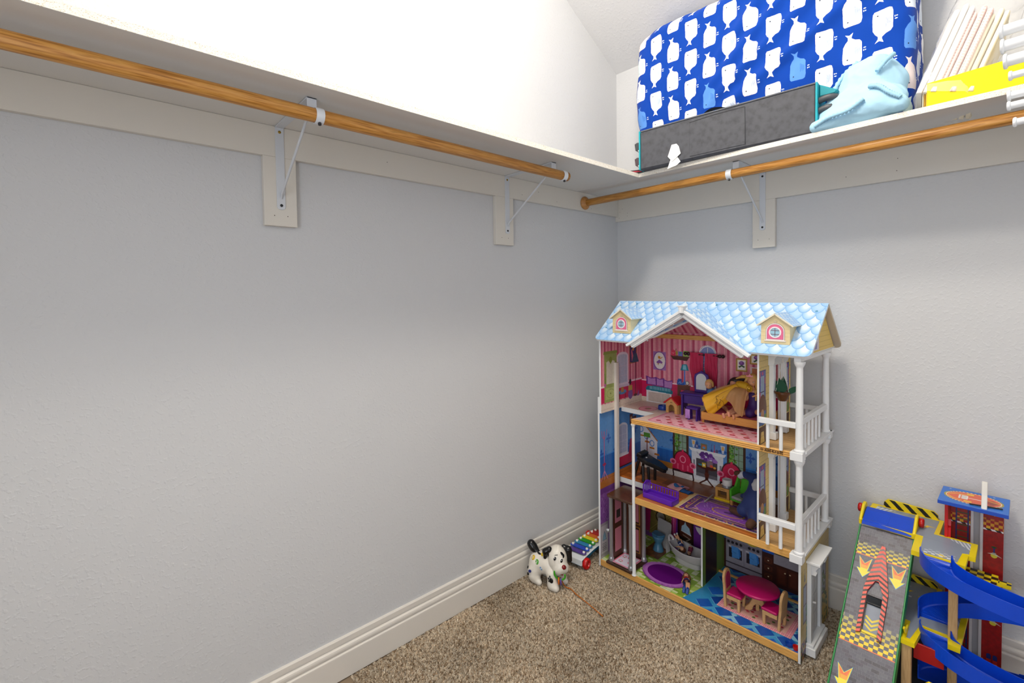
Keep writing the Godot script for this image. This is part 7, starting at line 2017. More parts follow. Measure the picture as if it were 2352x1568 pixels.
	dc.poly([1.332, 0.142, 1.332, 0.15, 1.36, 0.17, 1.383, 0.2, 1.36, 0.2, 1.325, 0.17], "8b95a5")
	dc.line([1.28, 0.19, 1.31, 0.19, 1.36, 0.2], 0.001, "7a8494")
	var dm = MT(dc.tex(), 0.3)
	var deck = [1.118, -0.008, 1.118, -0.185, 1.262, -0.196, 1.266, -0.3145, 1.384, -0.317, 1.385, -0.238, 1.400, -0.236, 1.400, -0.134, 1.312, -0.134, 1.312, -0.008]
	var insd = [1.136, -0.022, 1.128, -0.178, 1.279, -0.186, 1.285, -0.307, 1.366, -0.307, 1.372, -0.232, 1.386, -0.226, 1.386, -0.146, 1.3, -0.146, 1.302, -0.022]
	deck_board("upper_deck", deck, insd, 0.438, 0.014, ye, dm, Rect2(1.11, -0.32, 0.295, 0.32), FL, t)
	var deck2 = [1.13, -0.03, 1.13, -0.30, 1.25, -0.30, 1.255, -0.41, 1.288, -0.41, 1.296, -0.305, 1.349, -0.308, 1.352, -0.345, 1.378, -0.345, 1.382, -0.1, 1.312, -0.1, 1.312, -0.03]
	var insd2 = [1.146, -0.044, 1.146, -0.29, 1.265, -0.30, 1.268, -0.395, 1.276, -0.395, 1.288, -0.298, 1.350, -0.298, 1.366, -0.29, 1.368, -0.112, 1.3, -0.112, 1.3, -0.044]
	var dk = deck_board("middle_deck", deck2, insd2, 0.212, 0.014, ye, dm, Rect2(1.11, -0.42, 0.295, 0.42), FL, t)
	for q in [[1.150, 1.298, 0.452, 0.481, 0.006], [1.225, 1.302, 0.226, 0.25, 0.034]]:
		var hz = [q[0], q[2] - 0.002, q[1], q[2] - 0.002, q[1] - 0.001, q[3] - 0.014, q[1] - 0.012, q[3] - 0.004, q[0] + 0.012, q[3], q[0] + 0.002, q[3] - 0.012]
		var hc = Cv.new(q[0], q[1], q[2] - 0.002, q[3], 1500, "ecd20c")
		for i in 6:
			var x: float = q[0] + 0.036 * i - 0.02
			hc.poly([x, q[3], x + 0.016, q[3], x + 0.044, q[2], x + 0.028, q[2]], "1a1712")
		slab("hazard_board", pv(hz), Transform3D(Basis(), V(0, 0, q[4])), 0.008, ye, MT(hc.tex(), 0.4), Rect2(q[0], q[2] - 0.002, q[1] - q[0], q[3] - q[2] + 0.002), t)
	# start gate on top of the ramp: blue tray between yellow cheeks with red knobs
	m = MB.new()
	m.prism(pv([0.112, 0.4527, 0.1865, 0.4527, 0.190, 0.438, 0.197, 0.440, 0.194, 0.448, 0.138, 0.470, 0.120, 0.4745, 0.112, 0.470]), Transform3D(Basis(V(0, 0, 1), V(0, 1, 0), V(-1, 0, 0)), V(1.2515, 0.002, 0)), 0.1295, Rect2(), 0.002)
	obj("start_gate", m, bl, t)
	m = MB.new(); m.box(V(-0.0015, 0.0, -0.026), V(0.0015, 0.0025, 0.022), 0.0008, Transform3D(rot(V(1, 0, 0), 21.5), V(1.189, 0.4588, 0.166)))
	obj("gate_rib", m, bl, t)
	for x in [1.1115, 1.2525]:
		m = MB.new(); m.prism(pv([0.190, 0.4365, 0.190, 0.452, 0.158, 0.478, 0.143, 0.490, 0.126, 0.494, 0.108, 0.488, 0.099, 0.475, 0.096, 0.4365]), Transform3D(Basis(V(0, 0, -1), V(0, 1, 0), V(1, 0, 0)) * Basis(V(0, 1, 0), PI), V(x + 0.0085, 0, 0)), 0.0085, Rect2(), 0.0025)
		obj("gate_cheek", m, ye, t)
		m = MB.new(); m.lathe([[0, 0], [0.012, 0], [0.015, 0.003], [0.015, 0.010], [0.012, 0.013], [0, 0.013]], 22, Transform3D(Basis(V(0, 0, 1), V(-1, 0, 0) if x < 1.2 else V(1, 0, 0), V(0, -1, 0) if x < 1.2 else V(0, 1, 0)), V(x - 0.0006 if x < 1.2 else x + 0.0091, 0.470, 0.125)))
		obj("gate_knob", m, M("b81310", 0.25), t)
	# tower
	var wc = Cv.new(1.326, 1.452, 0.0, 0.56, 1400, "96110d")
	wc.grain(0.2, 6, 4, 4)
	for seg in [[1.326, 1.382, 0.475, 0.500], [1.405, 1.452, 0.475, 0.508], [1.405, 1.452, 0.245, 0.278], [1.326, 1.382, 0.245, 0.27], [1.405, 1.452, 0.008, 0.03]]:
		for i in 8:
			for j in 4:
				if (i + j) % 2: wc.rect(seg[0] + 0.009 * i, seg[2] + 0.0088 * j, minf(seg[0] + 0.009 * (i + 1), seg[1]), minf(seg[2] + 0.0088 * (j + 1), seg[3]), Color("b45a14").lerp(Color("e0a81a"), 1.0 - j * 0.25))
		wc.rect(seg[0], seg[2] - 0.006, seg[1], seg[2], "1c1414")
		for i in 4: wc.poly([seg[0] + 0.022 * i, seg[2] - 0.006, seg[0] + 0.012 + 0.022 * i, seg[2] - 0.006, seg[0] + 0.006 + 0.022 * i, seg[2], seg[0] - 0.004 + 0.022 * i, seg[2]], "e8e2e0")
	for y in [0.05, 0.28]:
		for x in [1.345, 1.373]: wc.rect(x - 0.0018, y, x + 0.0018, y + 0.26, "1c2270")
		for i in 13: wc.rect(1.345, y + 0.004 + 0.02 * i, 1.373, y + 0.0075 + 0.02 * i, "2c5a2a")
	for y in [0.525, 0.392, 0.176]:
		wc.rect(1.430, y + 0.01, 1.434, y + 0.026, "1c2c80"); wc.ell(1.432, y + 0.027, 0.006, 0.003, "1a4a2a"); wc.ell(1.432, y, 0.0075, 0.007, "d8c83a"); wc.poly([1.417, y + 0.004, 1.432, y + 0.0095, 1.448, y, 1.45, y - 0.002, 1.432, y + 0.004], "c9c9bc"); wc.rect(1.428, y + 0.005, 1.437, y + 0.010, "a8a898")
	for x in [1.424, 1.438]:
		wc.rect(x - 0.005, 0.035, x + 0.005, 0.07, "1c2a78"); wc.ell(x, 0.07, 0.005, 0.005, "1c2a78"); wc.rect(x - 0.005, 0.045, x + 0.005, 0.058, "c8281a"); wc.rect(x - 0.005, 0.044, x + 0.005, 0.046, "e8e2e0")
	panel("tower_panel", V(1.3262, 0.012, 0.0525), V(1.452, 0.5685, 0.0595), rd, {"+z": MT(wc.tex(), 0.4)}, t)
	m = MB.new(); m.box(V(1.3242, 0.4525, 0.0597), V(1.332, 0.5685, 0.140), 0.001); m.prism(pv([0, 0, 0.0125, 0, 0.0125, 0.052, 0.006, 0.034, 0.0, 0.030]), Transform3D(Basis(V(0, 0, -1), V(0, 1, 0), V(1, 0, 0)), V(1.332, 0.4525, 0.135)), 0.0065)
	obj("tower_side", m, M("cc1210", 0.35), t)
	m = MB.new(); m.box(V(1.3242, 0.012, 0.0597), V(1.332, 0.4375, 0.0985), 0.001)
	obj("tower_side", m, rd, t)
	var wt = M("cfcaca", 0.4)
	bx("lift_channel", V(1.386, 0.066, 0.0598), V(1.401, 0.568, 0.064), M("aaa6a8", 0.45), t, 0.0)
	for x in [1.3795, 1.4005]:
		m = MB.new(); m.box(V(x, 0.062, 0.0598), V(x + 0.007, 0.568, 0.0755), 0.001)
		obj("lift_rail", m, wt, t)
	bx("lift_stop", V(1.378, 0.058, 0.0598), V(1.412, 0.0655, 0.079), wt, t, 0.001)
	# roof plate with a printed helicopter, its propeller and handle
	var rc = Cv.new(1.311, 1.464, 0.034, 0.184, 1500, "1f6fd0", false, true)
	rc.ell(1.386, 0.106, 0.067, 0.056, "1a1712")
	for i in 44: rc.poly([1.386, 0.106, 1.386 + 0.067 * cos(TAU * i / 44.0), 0.106 + 0.056 * sin(TAU * i / 44.0), 1.386 + 0.067 * cos(TAU * (i + 0.5) / 44.0), 0.106 + 0.056 * sin(TAU * (i + 0.5) / 44.0)], "ecd02a")
	rc.ell(1.386, 0.106, 0.063, 0.052, "f0e6dc"); rc.ell(1.386, 0.106, 0.061, 0.05, "e2623e")
	rc.line([1.328, 0.10, 1.345, 0.085, 1.372, 0.078], 0.004, "ecc82a"); rc.line([1.328, 0.112, 1.34, 0.13, 1.362, 0.14], 0.004, "ecc82a"); rc.rect(1.37, 0.064, 1.386, 0.078, "ecc82a"); rc.rect(1.366, 0.134, 1.384, 0.146, "ecc82a")
	rc.rect(1.353, 0.088, 1.374, 0.124, "efe6e2"); rc.rect(1.3555, 0.092, 1.3715, 0.12, "d8d2ce"); rc.rect(1.3575, 0.088, 1.3595, 0.124, "e2623e"); rc.rect(1.372, 0.103, 1.41, 0.108, "efe6e2")
	rc.poly([1.41, 0.09, 1.43, 0.085, 1.445, 0.106, 1.43, 0.127, 1.41, 0.12], "a8402c"); rc.line([1.41, 0.09, 1.43, 0.098, 1.446, 0.106], 0.004, "ecc82a")
	panel("tower_roof", V(1.311, 0.569, 0.034), V(1.464, 0.580, 0.184), M("0f48b4", 0.35), {"+y": MT(rc.tex(), 0.3)}, t)
	m = MB.new(); m.box(V(-0.036, 0.5812, -0.003), V(0.036, 0.584, 0.003), 0.0008, Transform3D(rot(V(0, 1, 0), 14), V(1.416, 0, 0.155)))
	obj("propeller", m, M("241a16", 0.4), t)
	m = MB.new(); m.prism(pv([0.178, 0.5805, 0.165, 0.5805, 0.156, 0.616, 0.152, 0.656, 0.163, 0.656, 0.168, 0.618]), Transform3D(Basis(V(0, 0, 1), V(0, 1, 0), V(-1, 0, 0)), V(1.4195, 0, 0)), 0.0125, Rect2(), 0.0012)
	obj("handle", m, M("e8e4dc", 0.5), t)
	for p in [[1.33, 0.05], [1.43, 0.05]]:
		m = MB.new(); m.cyl(V(p[0], 0.580, p[1]), V(p[0], 0.5812, p[1]), 0.003, -1, 10)
		obj("roof_screw", m, M("c9ced6", 0.3, 0.7), t)
	# chequered lift platform
	var lc = Cv.new(1.366, 1.446, 0.08, 0.158, 1500, "ecd20c", false, true)
	for i in 6:
		for j in 5:
			if (i + j) % 2: lc.rect(1.366 + 0.0155 * i, 0.08 + 0.0175 * j, 1.3815 + 0.0155 * i, 0.0975 + 0.0175 * j, "1c140e")
	slab("lift_platform", pv([1.366, -0.080, 1.366, -0.158, 1.441, -0.158, 1.441, -0.128, 1.471, -0.126, 1.471, -0.107, 1.443, -0.107, 1.443, -0.080]), Transform3D(FL, V(0, 0.340, 0)), 0.011, ye, MT(lc.tex(), 0.4), Rect2(1.366, -0.158, 0.08, 0.078), t, 0.0)
	# posts, ground board, red panel under the middle deck
	for q in [[1.3485, 0.287, 0.437, 0.020], [1.258, 0.385, 0.2115, 0.022]]:
		bx("post", V(q[0], 0.0265, q[1]), V(q[0] + q[3], q[2], q[1] + 0.020), pine, t, 0.0015)
	bx("ground_board", V(1.135, 0.012, 0.055), V(1.462, 0.026, 0.44), M("2b2c30", 0.6), t, 0.001)
	for q in [[1.29, 0.12, 1.42, 0.124], [1.29, 0.20, 1.42, 0.203], [1.30, 0.275, 1.38, 0.278]]: bx("road_line", V(q[0], 0.0261, q[1]), V(q[2], 0.0265, q[3]), M("a8981a", 0.6), t, 0.0)
	bx("red_panel", V(1.282, 0.165, 0.372), V(1.3475, 0.2115, 0.378), M("a01010", 0.4), t, 0.0006)
	bx("back_panel", V(1.140, 0.0265, 0.058), V(1.312, 0.2115, 0.064), M("3c3f46", 0.6), t, 0.0006)
	m = MB.new(); m.prism(pv([0.0, 0.0, 0.045, 0.0, 0.075, 0.03, 0.06, 0.03, 0.04, 0.012, 0.012, 0.012]), Transform3D(Basis(V(0, 0, 1), V(0, 1, 0), V(-1, 0, 0)), V(1.266, 0.2262, 0.335)), 0.005, Rect2(), 0.0012)
	obj("yellow_guard", m, ye, t)
	# slides: two spirals of blue channel
	var path = [V(1.3225, 0.450, 0.314), V(1.3245, 0.437, 0.336), V(1.345, 0.423, 0.358), V(1.385, 0.409, 0.370), V(1.44, 0.397, 0.372), V(1.50, 0.386, 0.366), V(1.555, 0.373, 0.342), V(1.58, 0.357, 0.30), V(1.57, 0.338, 0.255), V(1.535, 0.322, 0.222), V(1.48, 0.304, 0.203), V(1.425, 0.287, 0.196), V(1.37, 0.268, 0.196), V(1.330, 0.249, 0.207), V(1.312, 0.237, 0.232), V(1.314, 0.229, 0.262)]
	for dy in [0.0, -0.226]:
		var off = V(0, dy, 0.0 if dy == 0.0 else -0.012)
		var A = []
		for p in path.slice(0, 11): A.append(p + off)
		var lower = []
		for p in path.slice(9): lower.append(p + off + V(0, -0.006, 0))
		if dy < 0.0:
			for i in lower.size(): lower[i].y = maxf(lower[i].y, 0.034)
		obj("slide", channel(A, 0.033, 0.038), bl, t)
		obj("slide", channel(lower, 0.034, 0.040), bl, t)
	# GO sign
	var gp = [-0.026, -0.055, 0.026, -0.055, 0.030, -0.012, 0.024, 0.0, -0.020, 0.0, -0.032, -0.016]
	var so = V(1.341, 0.149, 0.430)
	m = MB.new(); m.prism(pv(gp), Transform3D(Basis(), so), 0.008, Rect2(), 0.002)
	var sg = obj("sign_board", m, ye, t)
	m = MB.new(); m.prism(Geometry2D.offset_polygon(pv(gp), -0.006, Geometry2D.JOIN_MITER)[0], Transform3D(Basis(), so + V(0, 0, 0.008)), 0.0006)
	obj("sign_face", m, M("d8642a", 0.45), sg)
	letters("sign_letter", "G", 0.034, 0.0012, Transform3D(Basis(), so + V(-0.010, -0.026, 0.0092)), M("1c8fc0", 0.4), sg)
	letters("sign_letter", "O", 0.034, 0.0012, Transform3D(Basis(), so + V(0.012, -0.028, 0.0092)), M("1c8fc0", 0.4), sg)
	bx("sign_post", V(1.334, 0.0262, 0.431), V(1.348, 0.095, 0.4375), pine, t, 0.001)

func c_chev(c: Cv, x: float, y: float):
	for s in [-1.0, 1.0]: c.poly([x, y + 0.004, x, y - 0.002, x + s * 0.035, y - 0.022, x + s * 0.035, y - 0.016], "2c2a2a" if y < -0.15 else "7a706c")

func panel_tf(nm: String, lo: Vector3, hi: Vector3, tf: Transform3D, edge, mat, parent: Node):
	var a = MB.new(); a.box(lo, hi, 0.0, tf)
	var b = MB.new(); b.quad(tf * V(lo.x, lo.y, hi.z + 0.0003), tf * V(hi.x, lo.y, hi.z + 0.0003), tf * V(hi.x, hi.y, hi.z + 0.0003), tf * V(lo.x, hi.y, hi.z + 0.0003), [Vector2(0, 1), Vector2(1, 1), Vector2(1, 0), Vector2(0, 0)])
	return obj(nm, [a, b], [edge, mat], parent)

func deck_board(nm: String, outl: Array, ins: Array, y: float, th: float, edge, face_m, uvb: Rect2, FL: Basis, parent: Node):
	var a = MB.new(); a.prism(pv(outl), Transform3D(FL, V(0, y, 0)), th, Rect2(), 0.0)
	var b = MB.new(); b.prism(pv(ins), Transform3D(FL, V(0, y + th, 0)), 0.0004, uvb)
	return obj(nm, [a, b], [edge, face_m], parent)

func channel(ctrl: Array, hw: float, wall: float) -> MB:
	# a trough with two upright sides swept along a level-banked path
	var pts = smooth(ctrl, 7)
	var n = pts.size() - 1
	var th = 0.0028
	var sec = [[-hw - th, wall], [-hw - th, -th * 1.5], [hw + th, -th * 1.5], [hw + th, wall], [hw, wall], [hw, 0.003], [hw - 0.003, 0.0], [-hw + 0.003, 0.0], [-hw, 0.003], [-hw, wall], [-hw - th, wall]]
	var m = MB.new()
	var fr = []
	for i in n + 1:
		var d: Vector3 = (pts[mini(i + 1, n)] - pts[maxi(i - 1, 0)])
		d.y = 0.0
		d = d.normalized()
		fr.append(V(d.z, 0, -d.x))
	for k in sec.size() - 1:
		for i in n:
			var q = func(ii: int, kk: int): return pts[ii] - fr[ii] * sec[kk][0] + V(0, sec[kk][1] * (0.55 + 0.45 * smoothstep(0.0, 0.12, minf(float(ii) / n, 1.0)) if sec[kk][1] > 0.01 else 1.0), 0)
			m.quad(q.call(i, k), q.call(i, k + 1), q.call(i + 1, k + 1), q.call(i + 1, k))
	for i in [0, n]:
		var w = []
		for k in sec.size() - 1: w.append(pts[i] - fr[i] * sec[k][0] + V(0, sec[k][1] * (0.55 if i == 0 and sec[k][1] > 0.01 else 1.0), 0))
		for tr in [[0, 1, 9], [9, 1, 8], [1, 8, 7], [1, 7, 2], [2, 7, 6], [2, 6, 5], [2, 5, 3], [3, 5, 4]]:
			m.tri(w[tr[0]], w[tr[1]], w[tr[2]])
	return m

func floor_toys():
	# spotted toy dog on a pull cord, its head turned to the room
	var t = thing("toy_dog", "white plastic pull-along toy dog with black spots and black ears by the left baseboard", "toy dog", Transform3D(Basis(), V(0.12, 0.001, 0.69)))
	var of = V(0.12, 0.001, 0.69)
	var w = M("e6e0d4", 0.28)
	var k = M("101012", 0.22)
	var bd = [[V(0.080, 0.078, 0.703), V(0.125, 0.085, 0.692), 0.046, 0.040], [V(0.125, 0.085, 0.692), V(0.150, 0.10, 0.682), 0.038, 0.030],
		[V(0.160, 0.065, 0.712), V(0.168, 0.024, 0.715), 0.022, 0.021], [V(0.168, 0.020, 0.715), V(0.188, 0.014, 0.716), 0.019, 0.013],
		[V(0.152, 0.062, 0.655), V(0.160, 0.024, 0.650), 0.020, 0.018], [V(0.160, 0.018, 0.650), V(0.180, 0.013, 0.650), 0.017, 0.012],
		[V(0.075, 0.050, 0.732), V(0.078, 0.034, 0.735), 0.028, 0.026], [V(0.080, 0.018, 0.732), V(0.108, 0.013, 0.735), 0.017, 0.012],
		[V(0.070, 0.048, 0.668), V(0.072, 0.03, 0.665), 0.026, 0.024], [V(0.076, 0.018, 0.662), V(0.102, 0.013, 0.660), 0.016, 0.012]]
	var hd = [[V(0.158, 0.130, 0.677), V(0.162, 0.122, 0.679), 0.040, 0.040], [V(0.168, 0.112, 0.682), V(0.190, 0.098, 0.689), 0.036, 0.026], [V(0.186, 0.090, 0.704), V(0.190, 0.088, 0.702), 0.017, 0.015], [V(0.200, 0.090, 0.674), V(0.202, 0.088, 0.676), 0.017, 0.015], [V(0.165, 0.10, 0.69), V(0.180, 0.075, 0.694), 0.03, 0.016]]
	obj("body", skin(bd, 0.0035, 0.016, of), w, t)
	obj("head", skin(hd, 0.003, 0.014, of), w, t)
	obj("tail", skin([[V(0.062, 0.120, 0.705), V(0.048, 0.132, 0.708), 0.011, 0.016], [V(0.048, 0.132, 0.708), V(0.038, 0.145, 0.712), 0.017, 0.018], [V(0.078, 0.112, 0.704), V(0.062, 0.120, 0.705), 0.011, 0.011]], 0.003, 0.01, of), k, t)
	obj("ear", skin([[V(0.140, 0.157, 0.706), V(0.128, 0.148, 0.716), 0.013, 0.012], [V(0.128, 0.148, 0.716), V(0.126, 0.122, 0.716), 0.012, 0.008]], 0.003, 0.008, of), k, t)
	obj("ear", skin([[V(0.172, 0.158, 0.648), V(0.189, 0.150, 0.640), 0.012, 0.014], [V(0.189, 0.150, 0.640), V(0.199, 0.112, 0.643), 0.015, 0.011]], 0.003, 0.008, of), k, t)
	# the face looks along this frame
	var z = V(0.72, 0.10, 0.69).normalized()
	var x = V(0.69, -0.30, -0.66).normalized()
	x = (x - z * x.dot(z)).normalized()
	var y = z.cross(x)
	var B = Basis(x, y, z)
	var O = V(0.1625, 0.123, 0.681) - of
	var spot = func(nm: String, ax: float, ay: float, r: Vector3, mat, R: float, roll := 0.0):
		var d = B * V(sin(ax) * cos(ay), sin(ay), cos(ax) * cos(ay))
		var bb = MB.frame(d)
		var yy = (B.y - d * d.dot(B.y)).normalized()
		var b3 = Basis(yy.cross(d), yy, d) * Basis(V(0, 0, 1), roll)
		var m = MB.new(); m.ellip(O + d * R, r, b3, 16)
		return obj(nm, m, mat, t)
	for s in [-1.0, 1.0]:
		spot.call("eye_rim", s * 0.36, 0.18, V(0.0075, 0.0105, 0.003), M("f4f1ea", 0.2), 0.0398)
		spot.call("eye", s * 0.36, 0.17, V(0.0056, 0.0080, 0.003), k, 0.0415)
		spot.call("eye_glint", s * 0.36 - 0.05, 0.22, V(0.0015, 0.002, 0.001), M("ffffff", 0.2), 0.0445)
	spot.call("eyebrow", -0.36, 0.53, V(0.008, 0.0012, 0.0015), k, 0.0405, 0.5)
	spot.call("head_spot", 0.42, 0.82, V(0.010, 0.006, 0.0015), k, 0.0403, -0.8)
	spot.call("head_spot", 0.22, 1.12, V(0.006, 0.005, 0.0015), k, 0.0405, 0.2)
	spot.call("head_spot", 0.62, 0.62, V(0.005, 0.008, 0.0015), k, 0.0403, -0.4)
	spot.call("head_spot", -1.35, 0.05, V(0.005, 0.008, 0.0015), k, 0.0402, 0.2)
	var m = MB.new(); m.ellip(V(0.2105, 0.1055, 0.694) - of, V(0.011, 0.0095, 0.009), B, 18)
	obj("nose", m, M("7a1012", 0.2), t)
	m = MB.new(); m.ellip(V(0.193, 0.078, 0.7035) - of, V(0.020, 0.0045, 0.008), B * Basis(V(0, 0, 1), -0.15), 18)
	obj("mouth", m, M("8e1216", 0.4), t)
	# teething ring with two links hanging from the mouth
	var ringpts = func(c: Vector3, a: Vector3, b: Vector3, a0: float, a1: float):
		var o = []
		for i in 25: o.append(c + a * cos(lerpf(a0, a1, i / 24.0)) + b * sin(lerpf(a0, a1, i / 24.0)))
		return o
	m = MB.new(); m.tube(ringpts.call(V(0.199, 0.0745, 0.706) - of, B.x * 0.0235, V(0.1, 1, 0.1).normalized() * 0.0225, PI * 0.86, TAU + PI * 0.10), 0.0036, 10)
	obj("ring", m, M("3faa20", 0.3), t)
	for q in [[-0.006, "d86a12"], [0.003, "6a4aa8"]]:
		var c = V(0.203, 0.0485, 0.7085) - of + B.x * q[0]
		m = MB.new(); m.tube(ringpts.call(c, B.z * 0.008, V(0, 1, 0) * 0.0125, 0.0, TAU), 0.003, 8, false)
		obj("link", m, M(q[1], 0.3), t)
	# paw prints, numbered buttons, patches on the flank
	var patch = func(nm: String, p: Vector3, n: Vector3, r: Vector2, mat, roll := 0.0, d := 0.0016):
		var dd = n.normalized()
		var yy = (V(0, 1, 0) - dd * dd.y).normalized()
		var b3 = Basis(yy.cross(dd), yy, dd) * Basis(V(0, 0, 1), roll)
		var mm = MB.new(); mm.ellip(p - of, V(r.x, r.y, d), b3, 16)
		return obj(nm, mm, mat, t)
	for q in [[V(0.176, 0.050, 0.733), V(0.45, 0.1, 0.9), 0.0085, 0.0105], [V(0.169, 0.064, 0.734), V(0.35, 0.3, 0.9), 0.0035, 0.0045], [V(0.164, 0.055, 0.7365), V(0.2, 0.1, 1), 0.0035, 0.0045], [V(0.166, 0.045, 0.7365), V(0.3, 0, 1), 0.003, 0.004], [V(0.058, 0.066, 0.7535), V(-0.3, 0.4, 0.85), 0.004, 0.006], [V(0.068, 0.045, 0.7625), V(0, 0, 1), 0.0055, 0.006]]:
		patch.call("paw_mark", q[0], q[1], Vector2(q[2], q[3]), k, 0.2, 0.002)
	for q in [[V(0.088, 0.122, 0.713), V(0.1, 0.95, 0.3), 0.012, 0.005], [V(0.112, 0.119, 0.715), V(0.2, 0.9, 0.5), 0.006, 0.005]]: patch.call("back_spot", q[0], q[1], Vector2(q[2], q[3]), k, -0.4, 0.002)
	var i = 0
	for q in [[V(0.076, 0.108, 0.7365), V(0.0, 0.55, 0.85), "dbb414"], [V(0.099, 0.099, 0.7375), V(0.15, 0.35, 0.92), "3c9a1e"], [V(0.121, 0.082, 0.7335), V(0.35, 0.1, 0.92), "1f86d0"], [V(0.106, 0.124, 0.709), V(0.1, 0.9, 0.4), "d8b41a"]]:
		var p = patch.call("button", q[0], q[1], Vector2(0.0085, 0.0105), M(q[2], 0.25), 0.3, 0.005)
		if i < 3:
			var dd: Vector3 = q[1].normalized()
			var yy = (V(0, 1, 0) - dd * dd.y).normalized()
			letters("number", str(i + 1), 0.010, 0.001, Transform3D(Basis(yy.cross(dd), yy, dd), q[0] - of + dd * 0.005), M("f0ece0", 0.4), p)
		i += 1
	patch.call("badge", V(0.078, 0.060, 0.7615), V(0.05, 0.25, 1), Vector2(0.0085, 0.006), M("1c2c78", 0.3), 0.3, 0.0025)
	for q in [[V(0.072, 0.112, 0.664), V(-0.1, 0.75, -0.6), 0.012, 0.009]]: patch.call("back_spot", q[0], q[1], Vector2(q[2], q[3]), k, 0.0, 0.002)
	# twisted pull cord over the carpet
	var cp = smooth([V(0.196, 0.060, 0.700), V(0.200, 0.036, 0.690), V(0.204, 0.012, 0.676), V(0.226, 0.009, 0.668), V(0.262, 0.009, 0.678), V(0.30, 0.009, 0.684), V(0.363, 0.009, 0.695), V(0.419, 0.009, 0.707)], 14)
	var cord = thing("pull_cord", "orange and red twisted pull cord trailing from the toy dog over the carpet", "cord", Transform3D(Basis(), cp[-1]))
	for s in 3:
		var o = []
		var l = 0.0
		for q in cp.size():
			if q > 0: l += cp[q].distance_to(cp[q - 1])
			var fr = MB.frame((cp[mini(q + 1, cp.size() - 1)] - cp[maxi(q - 1, 0)]))
			var a = l / 0.011 * TAU + s * TAU / 3.0
			o.append(cp[q] + fr.x * cos(a) * 0.00135 + fr.z * sin(a) * 0.00135 - cp[-1])
		m = MB.new(); m.tube(o, 0.0013, 6)
		obj("strand", m, M(["c8621a", "8e2a14", "d89a2a"][s], 0.8), cord)
	# rainbow xylophone on red wheels
	var X = Transform3D(Basis(V(0, 1, 0), deg_to_rad(7.0)), V(0.098, 0.0, 0.395))
	t = thing("toy_xylophone", "rainbow toy xylophone with red wheels beside the left baseboard", "xylophone", X)
	var body = [0.135, 0.018, 0.135, 0.046, 0.11, 0.0475, 0.04, 0.053, -0.05, 0.053, -0.11, 0.048, -0.135, 0.042, -0.135, 0.018, -0.10, 0.016, -0.04, 0.034, 0.04, 0.034, 0.10, 0.016]
	m = MB.new(); m.prism(pv(body), Transform3D(Basis(V(0, 0, 1), V(0, 1, 0), V(-1, 0, 0)), V(0.048, 0, 0)), 0.096, Rect2(), 0.004)
	obj("frame", m, M("116a92", 0.35), t)
	m = MB.new(); m.prism(pv([0.141, 0.024, 0.141, 0.048, 0.11, 0.053, 0.04, 0.058, -0.05, 0.058, -0.11, 0.053, -0.135, 0.048, -0.135, 0.043, -0.05, 0.0535, 0.04, 0.0535, 0.11, 0.048, 0.133, 0.044, 0.133, 0.024]), Transform3D(Basis(V(0, 0, 1), V(0, 1, 0), V(-1, 0, 0)), V(0.054, 0.0, 0)), 0.108, Rect2(), 0.002)
	obj("top_cover", m, M("dfe4e6", 0.35), t)
	i = 0
	for cl in ["4a2a86", "0f3fb8", "1878a8", "139018", "e0cc10", "dd6a14", "c01612", "a80f0c"]:
		var zz = 0.100 - 0.0300 * i
		var hw = 0.052 - 0.0022 * i
		var yy = 0.0605 + 0.0032 * (1.0 - pow((zz + 0.005) / 0.1, 2.0)) * 1.6
		var pl = []
		for e in 9: pl.append_array([hw - 0.0125 + 0.0125 * sin(PI * e / 8.0), 0.0125 * cos(PI * e / 8.0)])
		for e in 9: pl.append_array([-hw + 0.0125 - 0.0125 * sin(PI * e / 8.0), -0.0125 * cos(PI * e / 8.0)])
		m = MB.new(); m.prism(pv(pl), Transform3D(Basis(V(1, 0, 0), V(0, 0, -1), V(0, 1, 0)), V(0, yy, zz)), 0.0035, Rect2(), 0.0008)
		var bar = obj("note_bar", m, M(cl, 0.28), t)
		for s in [-1.0, 1.0]:
			m = MB.new(); m.lathe([[0, 0], [0.0058, 0], [0.0058, 0.004], [0.0045, 0.006], [0.0, 0.0065]], 16, Transform3D(Basis(), V(s * (hw - 0.012), yy + 0.0035, zz)))
			obj("stud", m, M("efece4", 0.35), bar)
		i += 1
	for p in [[0.053, 0.112], [-0.053, 0.112], [0.053, -0.105], [-0.053, -0.105]]:
		var s = signf(p[0])
		m = MB.new(); m.lathe([[0, 0], [0.0225, 0], [0.0245, 0.003], [0.0245, 0.013], [0.021, 0.017], [0.015, 0.0165], [0.013, 0.011], [0, 0.011]], 28, Transform3D(Basis(V(0, 0, 1), V(s, 0, 0), V(0, s, 0)), V(p[0] + s * 0.001, 0.0265, p[1])))
		obj("wheel", m, M("c40f0f", 0.3), t)

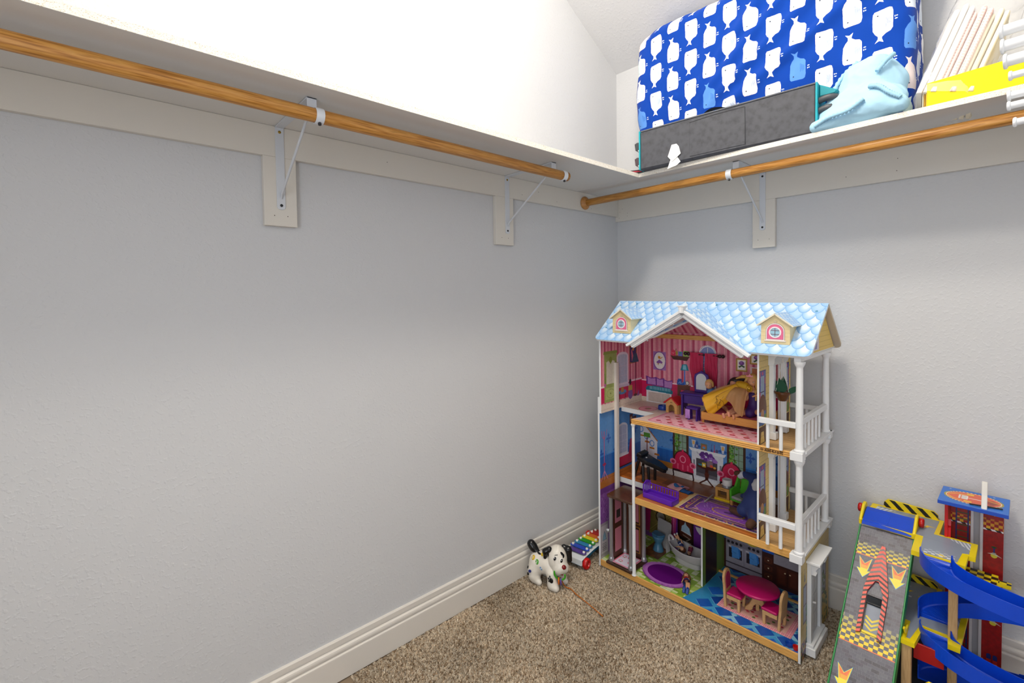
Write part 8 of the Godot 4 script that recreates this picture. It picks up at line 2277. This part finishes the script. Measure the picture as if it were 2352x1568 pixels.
func carpet():
	# twisted cut pile: tufts on the part of the floor near the view, joined as one uncountable thing
	var rng = RandomNumberGenerator.new(); rng.seed = 77
	var nz = FastNoiseLite.new(); nz.seed = 5; nz.frequency = 2.2; nz.fractal_octaves = 3
	var blade = MB.new()
	for q in 3:
		var a = q * TAU / 3.0
		var pts = []
		for k in 4:
			var s = k / 3.0
			pts.append(V(cos(a + s * 1.4) * (0.0008 + 0.0012 * s), s * 0.0085, sin(a + s * 1.4) * (0.0008 + 0.0012 * s)))
		blade.tube(pts, [0.0011, 0.00115, 0.0010, 0.0005], 4, false)
	var mt = StandardMaterial3D.new()
	mt.vertex_color_use_as_albedo = true; mt.roughness = 0.95; mt.metallic_specular = 0.15
	var list: Array[Transform3D] = []
	var cols: Array[Color] = []
	var tones = [Color("e2d2ba"), Color("d6c2a8"), Color("ece0cc"), Color("bfa88c"), Color("dccab0"), Color("9c8468"), Color("e6d8c2")]
	var z = 0.02
	while z < 1.52:
		var x = 0.02
		while x < 1.52:
			var px = x + rng.randf_range(-0.0016, 0.0016)
			var pz = z + rng.randf_range(-0.0016, 0.0016)
			# keep to the visible wedge of floor
			var keep = pz > 0.36 or px > 0.98
			if pz > 0.5 and px > 1.12 + (pz - 0.5) * 0.1 : keep = px < 1.5 and pz < 0.62
			if pz > 1.0 and px < 0.02: keep = false
			if keep:
				var w = nz.get_noise_2d(px, pz)
				var lean = Vector2(nz.get_noise_2d(px + 9.0, pz), nz.get_noise_2d(px, pz + 7.0)) * 0.7 + Vector2(rng.randfn(0, 0.6), rng.randfn(0, 0.6))
				var up = V(lean.x, 1.0, lean.y).normalized()
				var xx = up.cross(V(0, 0, 1)).normalized()
				var b = Basis(xx, up, xx.cross(up)) * Basis(V(0, 1, 0), rng.randf() * TAU)
				var sc = rng.randf_range(0.8, 1.15)
				list.append(Transform3D(b.scaled(V(sc, sc * (1.0 + 0.15 * w), sc)), V(px, -0.0045, pz)))
				var c: Color = tones[rng.randi() % 7]
				c = c * (1.0 + 0.10 * w) * rng.randf_range(0.9, 1.08)
				cols.append(Color(c.r, c.g, c.b).srgb_to_linear())
			x += 0.0036
		z += 0.0036
	var mm = MultiMesh.new()
	mm.transform_format = MultiMesh.TRANSFORM_3D
	mm.use_colors = true
	mm.mesh = mesh_of(blade, mt)
	mm.instance_count = list.size()
	for i in list.size():
		mm.set_instance_transform(i, list[i])
		mm.set_instance_color(i, cols[i])
	var o = MultiMeshInstance3D.new()
	o.multimesh = mm
	put("carpet_pile", o)
	tag(o, "speckled beige cut pile carpet covering the closet floor", "carpet", "", "stuff")
